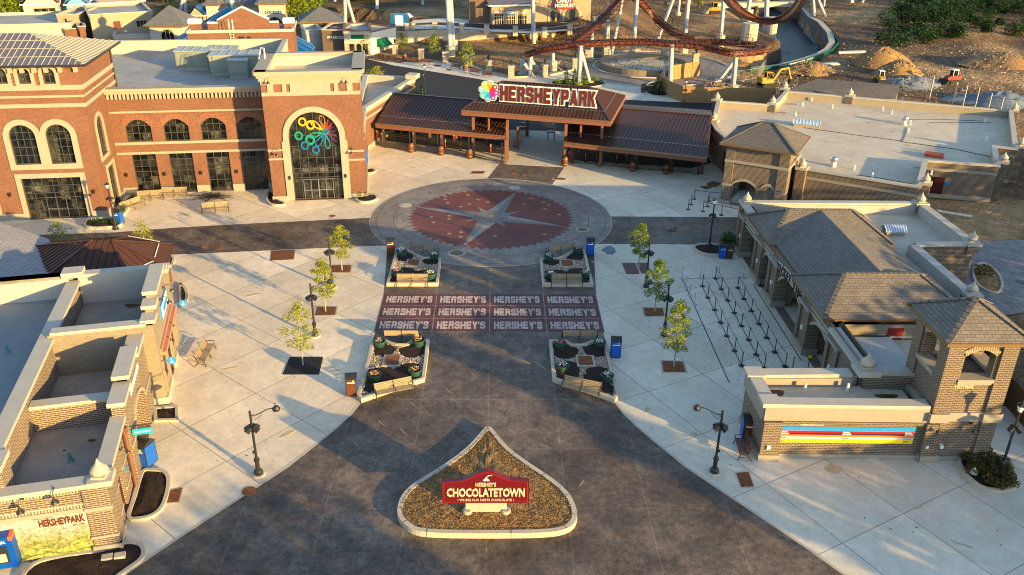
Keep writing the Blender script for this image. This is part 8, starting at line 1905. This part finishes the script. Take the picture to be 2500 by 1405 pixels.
g=G(976,64,3.);t=thing('vending_stand',(g.x,g.y,3.),'bright blue stand with picture panel beside the parasol','stand');mb=MB();mb.box(g.x,g.y,3,3.4,1.6,2.3);mb.build('frame','petal_blue',t);mb=MB();mb.box(g.x,g.y-.82,3.2,1.6,.06,1.9);mb.build('panel','white_letter',t)
# paved way and kerbed island behind the ticket hall
sheet('rear_path',[[G(*p) for p in((2330,610),(2400,590),(2520,588),(2520,760),(2440,775),(2380,770),(2350,700))]],.06,'rear_pave')
planter([(2372,650),(2400,640),(2440,665),(2453,700),(2440,720),(2405,712),(2375,690)],'kerbed island of dry grass behind the ticket hall',m='soil_dirt',z=.2)
bush((2397,672),.9,.9,'leaf_brown','olive bush in the kerbed island behind the ticket hall','x',n=300,s=.1)
cover((2492,690),.4,'black_metal','manhole_cover','dark round manhole in the path behind the ticket hall','manhole',z=.08)
# ---------- woods and thicket
def bigtree(p,h,r,m,label,z=0.,n=1500,s=.32,grp='trees beyond the village'):
    g=G(*p,z);t=thing('broadleaf_tree',(g.x,g.y,z),label,'tree',grp);mb=MB();mb.tube([(g.x,g.y,z),(g.x+.2,g.y,z+h*.5),(g.x,g.y,z+h*.85)],[.28,.18,.06],6)
    cr=MB()
    for i in range(12):
        a=i*2.4;f=.3+.65*(i+.5)/12;rr=r*.75*math.sin(PI*min(1,f*1.02))**.6*RN.uniform(.5,1);q=V((g.x+rr*math.cos(a),g.y+rr*math.sin(a),z+h*f));mb.tube([(g.x,g.y,q.z-h*.15),q],[.1,.03],4,caps=False);leaves(cr,q,r*.48,n//12,s,.8)
    mb.build('trunk','bark_dark',t,uv=False);cr.build('crown',m,t,uv=False)
for i,(x,y,h,r,m,l) in enumerate(((12,62,8,4,'leaf_lime','sunlit green tree at the top left corner'),(38,60,6,3,'leaf_lime','smaller sunlit tree beside the white gabled house'),(715,64,9,3.5,'leaf_lime','bright green tree right of the locker tower'),(742,60,9,3.5,'leaf_mid','green tree behind the orange brick building'),(770,52,8,3.2,'leaf_lime','yellowish tree behind the small brick building'),(622,35,7,3,'leaf_dark','dark tree behind the slate wing'),(490,20,7,3.4,'leaf_dark','dark tree above the blue pavilion'),(400,22,8,3.6,'leaf_dark','dark tree above the stone tower'),(952,40,3,1.4,'leaf_brown','round russet tree at the end of the terrace'),(1107,50,4,1.5,'leaf_lime','small tree on the terrace by the bins'),(1705,20,4,1.6,'leaf_lime','small bright tree by the yellow bulldozer'))): bigtree((x,y),h,r,m,l,n=1300 if h>5 else 500,s=.28 if h>5 else .2)
def thicket(nm,polypx,n,h,m,label,nl,s,seed=1,zf=None):
    Pp=[G(*p) for p in polypx];mb=MB();xs_=[p.x for p in Pp];ys_=[p.y for p in Pp];k=0
    while k<n:
        x,y=RN.uniform(min(xs_),max(xs_)),RN.uniform(min(ys_),max(ys_))
        if not inpoly(x,y,Pp): continue
        k+=1;hh=h*RN.uniform(.55,1.25);z=hground(x,y);leaves(mb,V((x,y,z+hh*.45)),hh*.62,nl,s,.85)
    tag(mb.build(nm,m,at=(0,0,0),uv=False),label,'shrubs',kind='stuff')
thicket('thicket',[(2132,98),(2160,118),(2215,122),(2270,112),(2330,104),(2400,92),(2560,95),(2560,-5),(2400,30),(2380,5),(2240,-8),(2205,28),(2180,50),(2145,78)],150,3.2,'leaf_dark','dense dark green scrub covering the bank at the top right',260,.26)
thicket('far_wood',[(770,48),(1000,38),(1060,20),(1110,0),(1110,-45),(700,-45),(720,20)],70,6.,'leaf_dark','dark wood at the top edge behind the terrace',300,.4)
thicket('far_wood',[(150,5),(420,8),(700,8),(720,-60),(-100,-60),(-60,10)],60,6.5,'leaf_dark','dark wood beyond the village at the top left',300,.45)
thicket('far_wood',[(1440,-6),(2200,-12),(2300,-60),(1400,-60)],70,5.5,'leaf_dark','dark tree belt beyond the coaster at the top edge',260,.45)
# ---------- small clutter on the plaza
g=G(515,485);mb=MB()
for i in range(34):
    a=RN.random()*2*PI;pts=[(g.x+RN.gauss(0,.9),g.y+RN.gauss(0,.6),RN.uniform(.02,.35)) for _ in range(4)];mb.tube(catm(pts,4),.018,4,caps=False)
tag(mb.build('cable_tangle','black_metal',at=(g.x,g.y,0),uv=False),'tangle of thin black rods and cables lying before the hall windows','cable pile')
for q_,l,m in(([(1725,449),(1742,444),(1760,449),(1748,457),(1728,456)],'torn brown cardboard lying by the corner of the brown brick tower','rust'),([(1708,457),(1725,455),(1738,459),(1722,463)],'dark olive sheet lying beside the brown cardboard','olive_plate')):
    Q=[G(*p) for p in q_];c=sum(Q,V((0,0)))/len(Q);mb=MB();mb.prism(Q,0,.06);tag(mb.build('sheet_litter',m,at=(c.x,c.y,0)),l,'litter')
g=G(893,412);t=thing('notice_board',(g.x,g.y,0),'upright blue notice board beside the right flank of the entrance tower','notice board');mb=MB();mb.box(g.x,g.y,.5,.9,.08,1.5,rad(60));mb.build('panel','blue_panel',t);mb=MB();mb.tube([(g.x,g.y,0),(g.x,g.y,.5)],.05,6);mb.build('post','black_metal',t)
def blots(name,m,items,z=.0135):
    mb=MB()
    for x,y,r,e_,a in items:
        g=G(x,y);n=9;c,q=math.cos(a),math.sin(a);Q=[]
        for i in range(n): u=r*RN.uniform(.55,1.15)*math.cos(i*2*PI/n);v=r*e_*RN.uniform(.55,1.1)*math.sin(i*2*PI/n);Q.append(V((g.x+c*u-q*v,g.y+q*u+c*v)))
        mb.prism(smooth(Q,1),z-.012,z)
    return struct(name,mb,m)
blots('road_scuffs','scuff',[(930,1033,.5,.12,2.2),(1010,990,.6,.1,2.2),(1095,955,.5,.12,2.2),(1155,915,.45,.1,2.2),(985,1055,.5,.1,2.2),(1270,875,1.1,.1,2.25),(1318,893,.9,.12,2.25),(1290,855,.4,.25,1.),(870,1085,.5,.1,2.2),(1045,1010,.35,.12,2.2),(1240,905,.3,.2,.4),(1500,930,.3,.15,.5),(1420,1180,.3,.2,1.),(1330,1090,.4,.12,2.4)])
sp_=[]
for i in range(110):
    x,y=RN.choice(((RN.uniform(480,900),RN.uniform(620,1150)),(RN.uniform(1480,1800),RN.uniform(620,1150)),(RN.uniform(1900,2450),RN.uniform(1130,1390)),(RN.uniform(330,880),RN.uniform(470,540)),(RN.uniform(900,1700),RN.uniform(410,440))));sp_.append((x,y,RN.choice((.02,.03,.03,.05,.07)),RN.uniform(.6,1),RN.random()*3))
blots('paving_spots','stain_dark',sp_,.0125)
blots('paving_stains','stain_ochre',[(2035,1145,.55,.9,0),(1695,1060,.3,.7,0),(1450,640,.5,.2,.5),(1580,1000,.4,.5,1),(620,720,.8,.3,.5),(560,900,.7,.25,.4),(700,1060,.6,.3,.8),(2240,1240,.5,.2,.3),(2350,1330,.7,.15,2.6),(1170,385,.7,.3,.2),(1010,410,.6,.3,.4),(1580,470,.7,.2,.4)],.0122)
# ================================================================= TREES OUTSIDE THE FRAME (unseen, added and sized to shade the plaza)
SH=V((math.sin(SAZ),-math.cos(SAZ)));NH=V((math.cos(SAZ),math.sin(SAZ)));TE=math.tan(SEL);S0=78.
def send(q):
    pts=[(-62,16),(-54,12),(-47,11),(-40,13),(-37.3,17),(-36.2,95),(-23.4,95),(-22.9,6),(-20,3),(-19.5,36),(-13,33),(-11,26),(-7,10),(-5,6),(2,2),(10,4),(16,8),(24,9),(32,12),(40,6),(52,14),(64,20)]
    for (a,x),(b,y) in zip(pts,pts[1:]):
        if a<=q<=b: return x+(y-x)*(q-a)/(b-a)
    return 20
q=-61.;i=0
while q<64:
    sE=send(q)
    if sE<60:
        h=(S0-sE)*TE;r=1.9 if q>-37.5 and q<-30 or -24.5<q<-16 else 2.3;xy=SH*S0+NH*q+SH*(1.4*(i%2))
        t=thing('added_shade_tree',(xy.x,xy.y,0),'unseen leafy tree added on the sunny side to shade the plaza','tree','unseen trees added to shade the plaza');mb=MB();mb.tube([(xy.x,xy.y,0),(xy.x,xy.y,h*.9)],[.3,.08],6);mb.build('trunk','bark_dark',t,uv=False)
        cr=MB()
        for k in range(16): f=(k+.5)/16;a=k*2.4;rr=r*.5*(1.15-f);c=V((xy.x+rr*math.cos(a),xy.y+rr*math.sin(a),h*(.06+.86*f)));leaves(cr,c,min(r*.72,h*(.99-.06-.86*f)+.5) if f>.75 else r*.72,42,.42,.75)
        cr.build('crown','leaf_mid',t,uv=False);i+=1
    q+=1.9
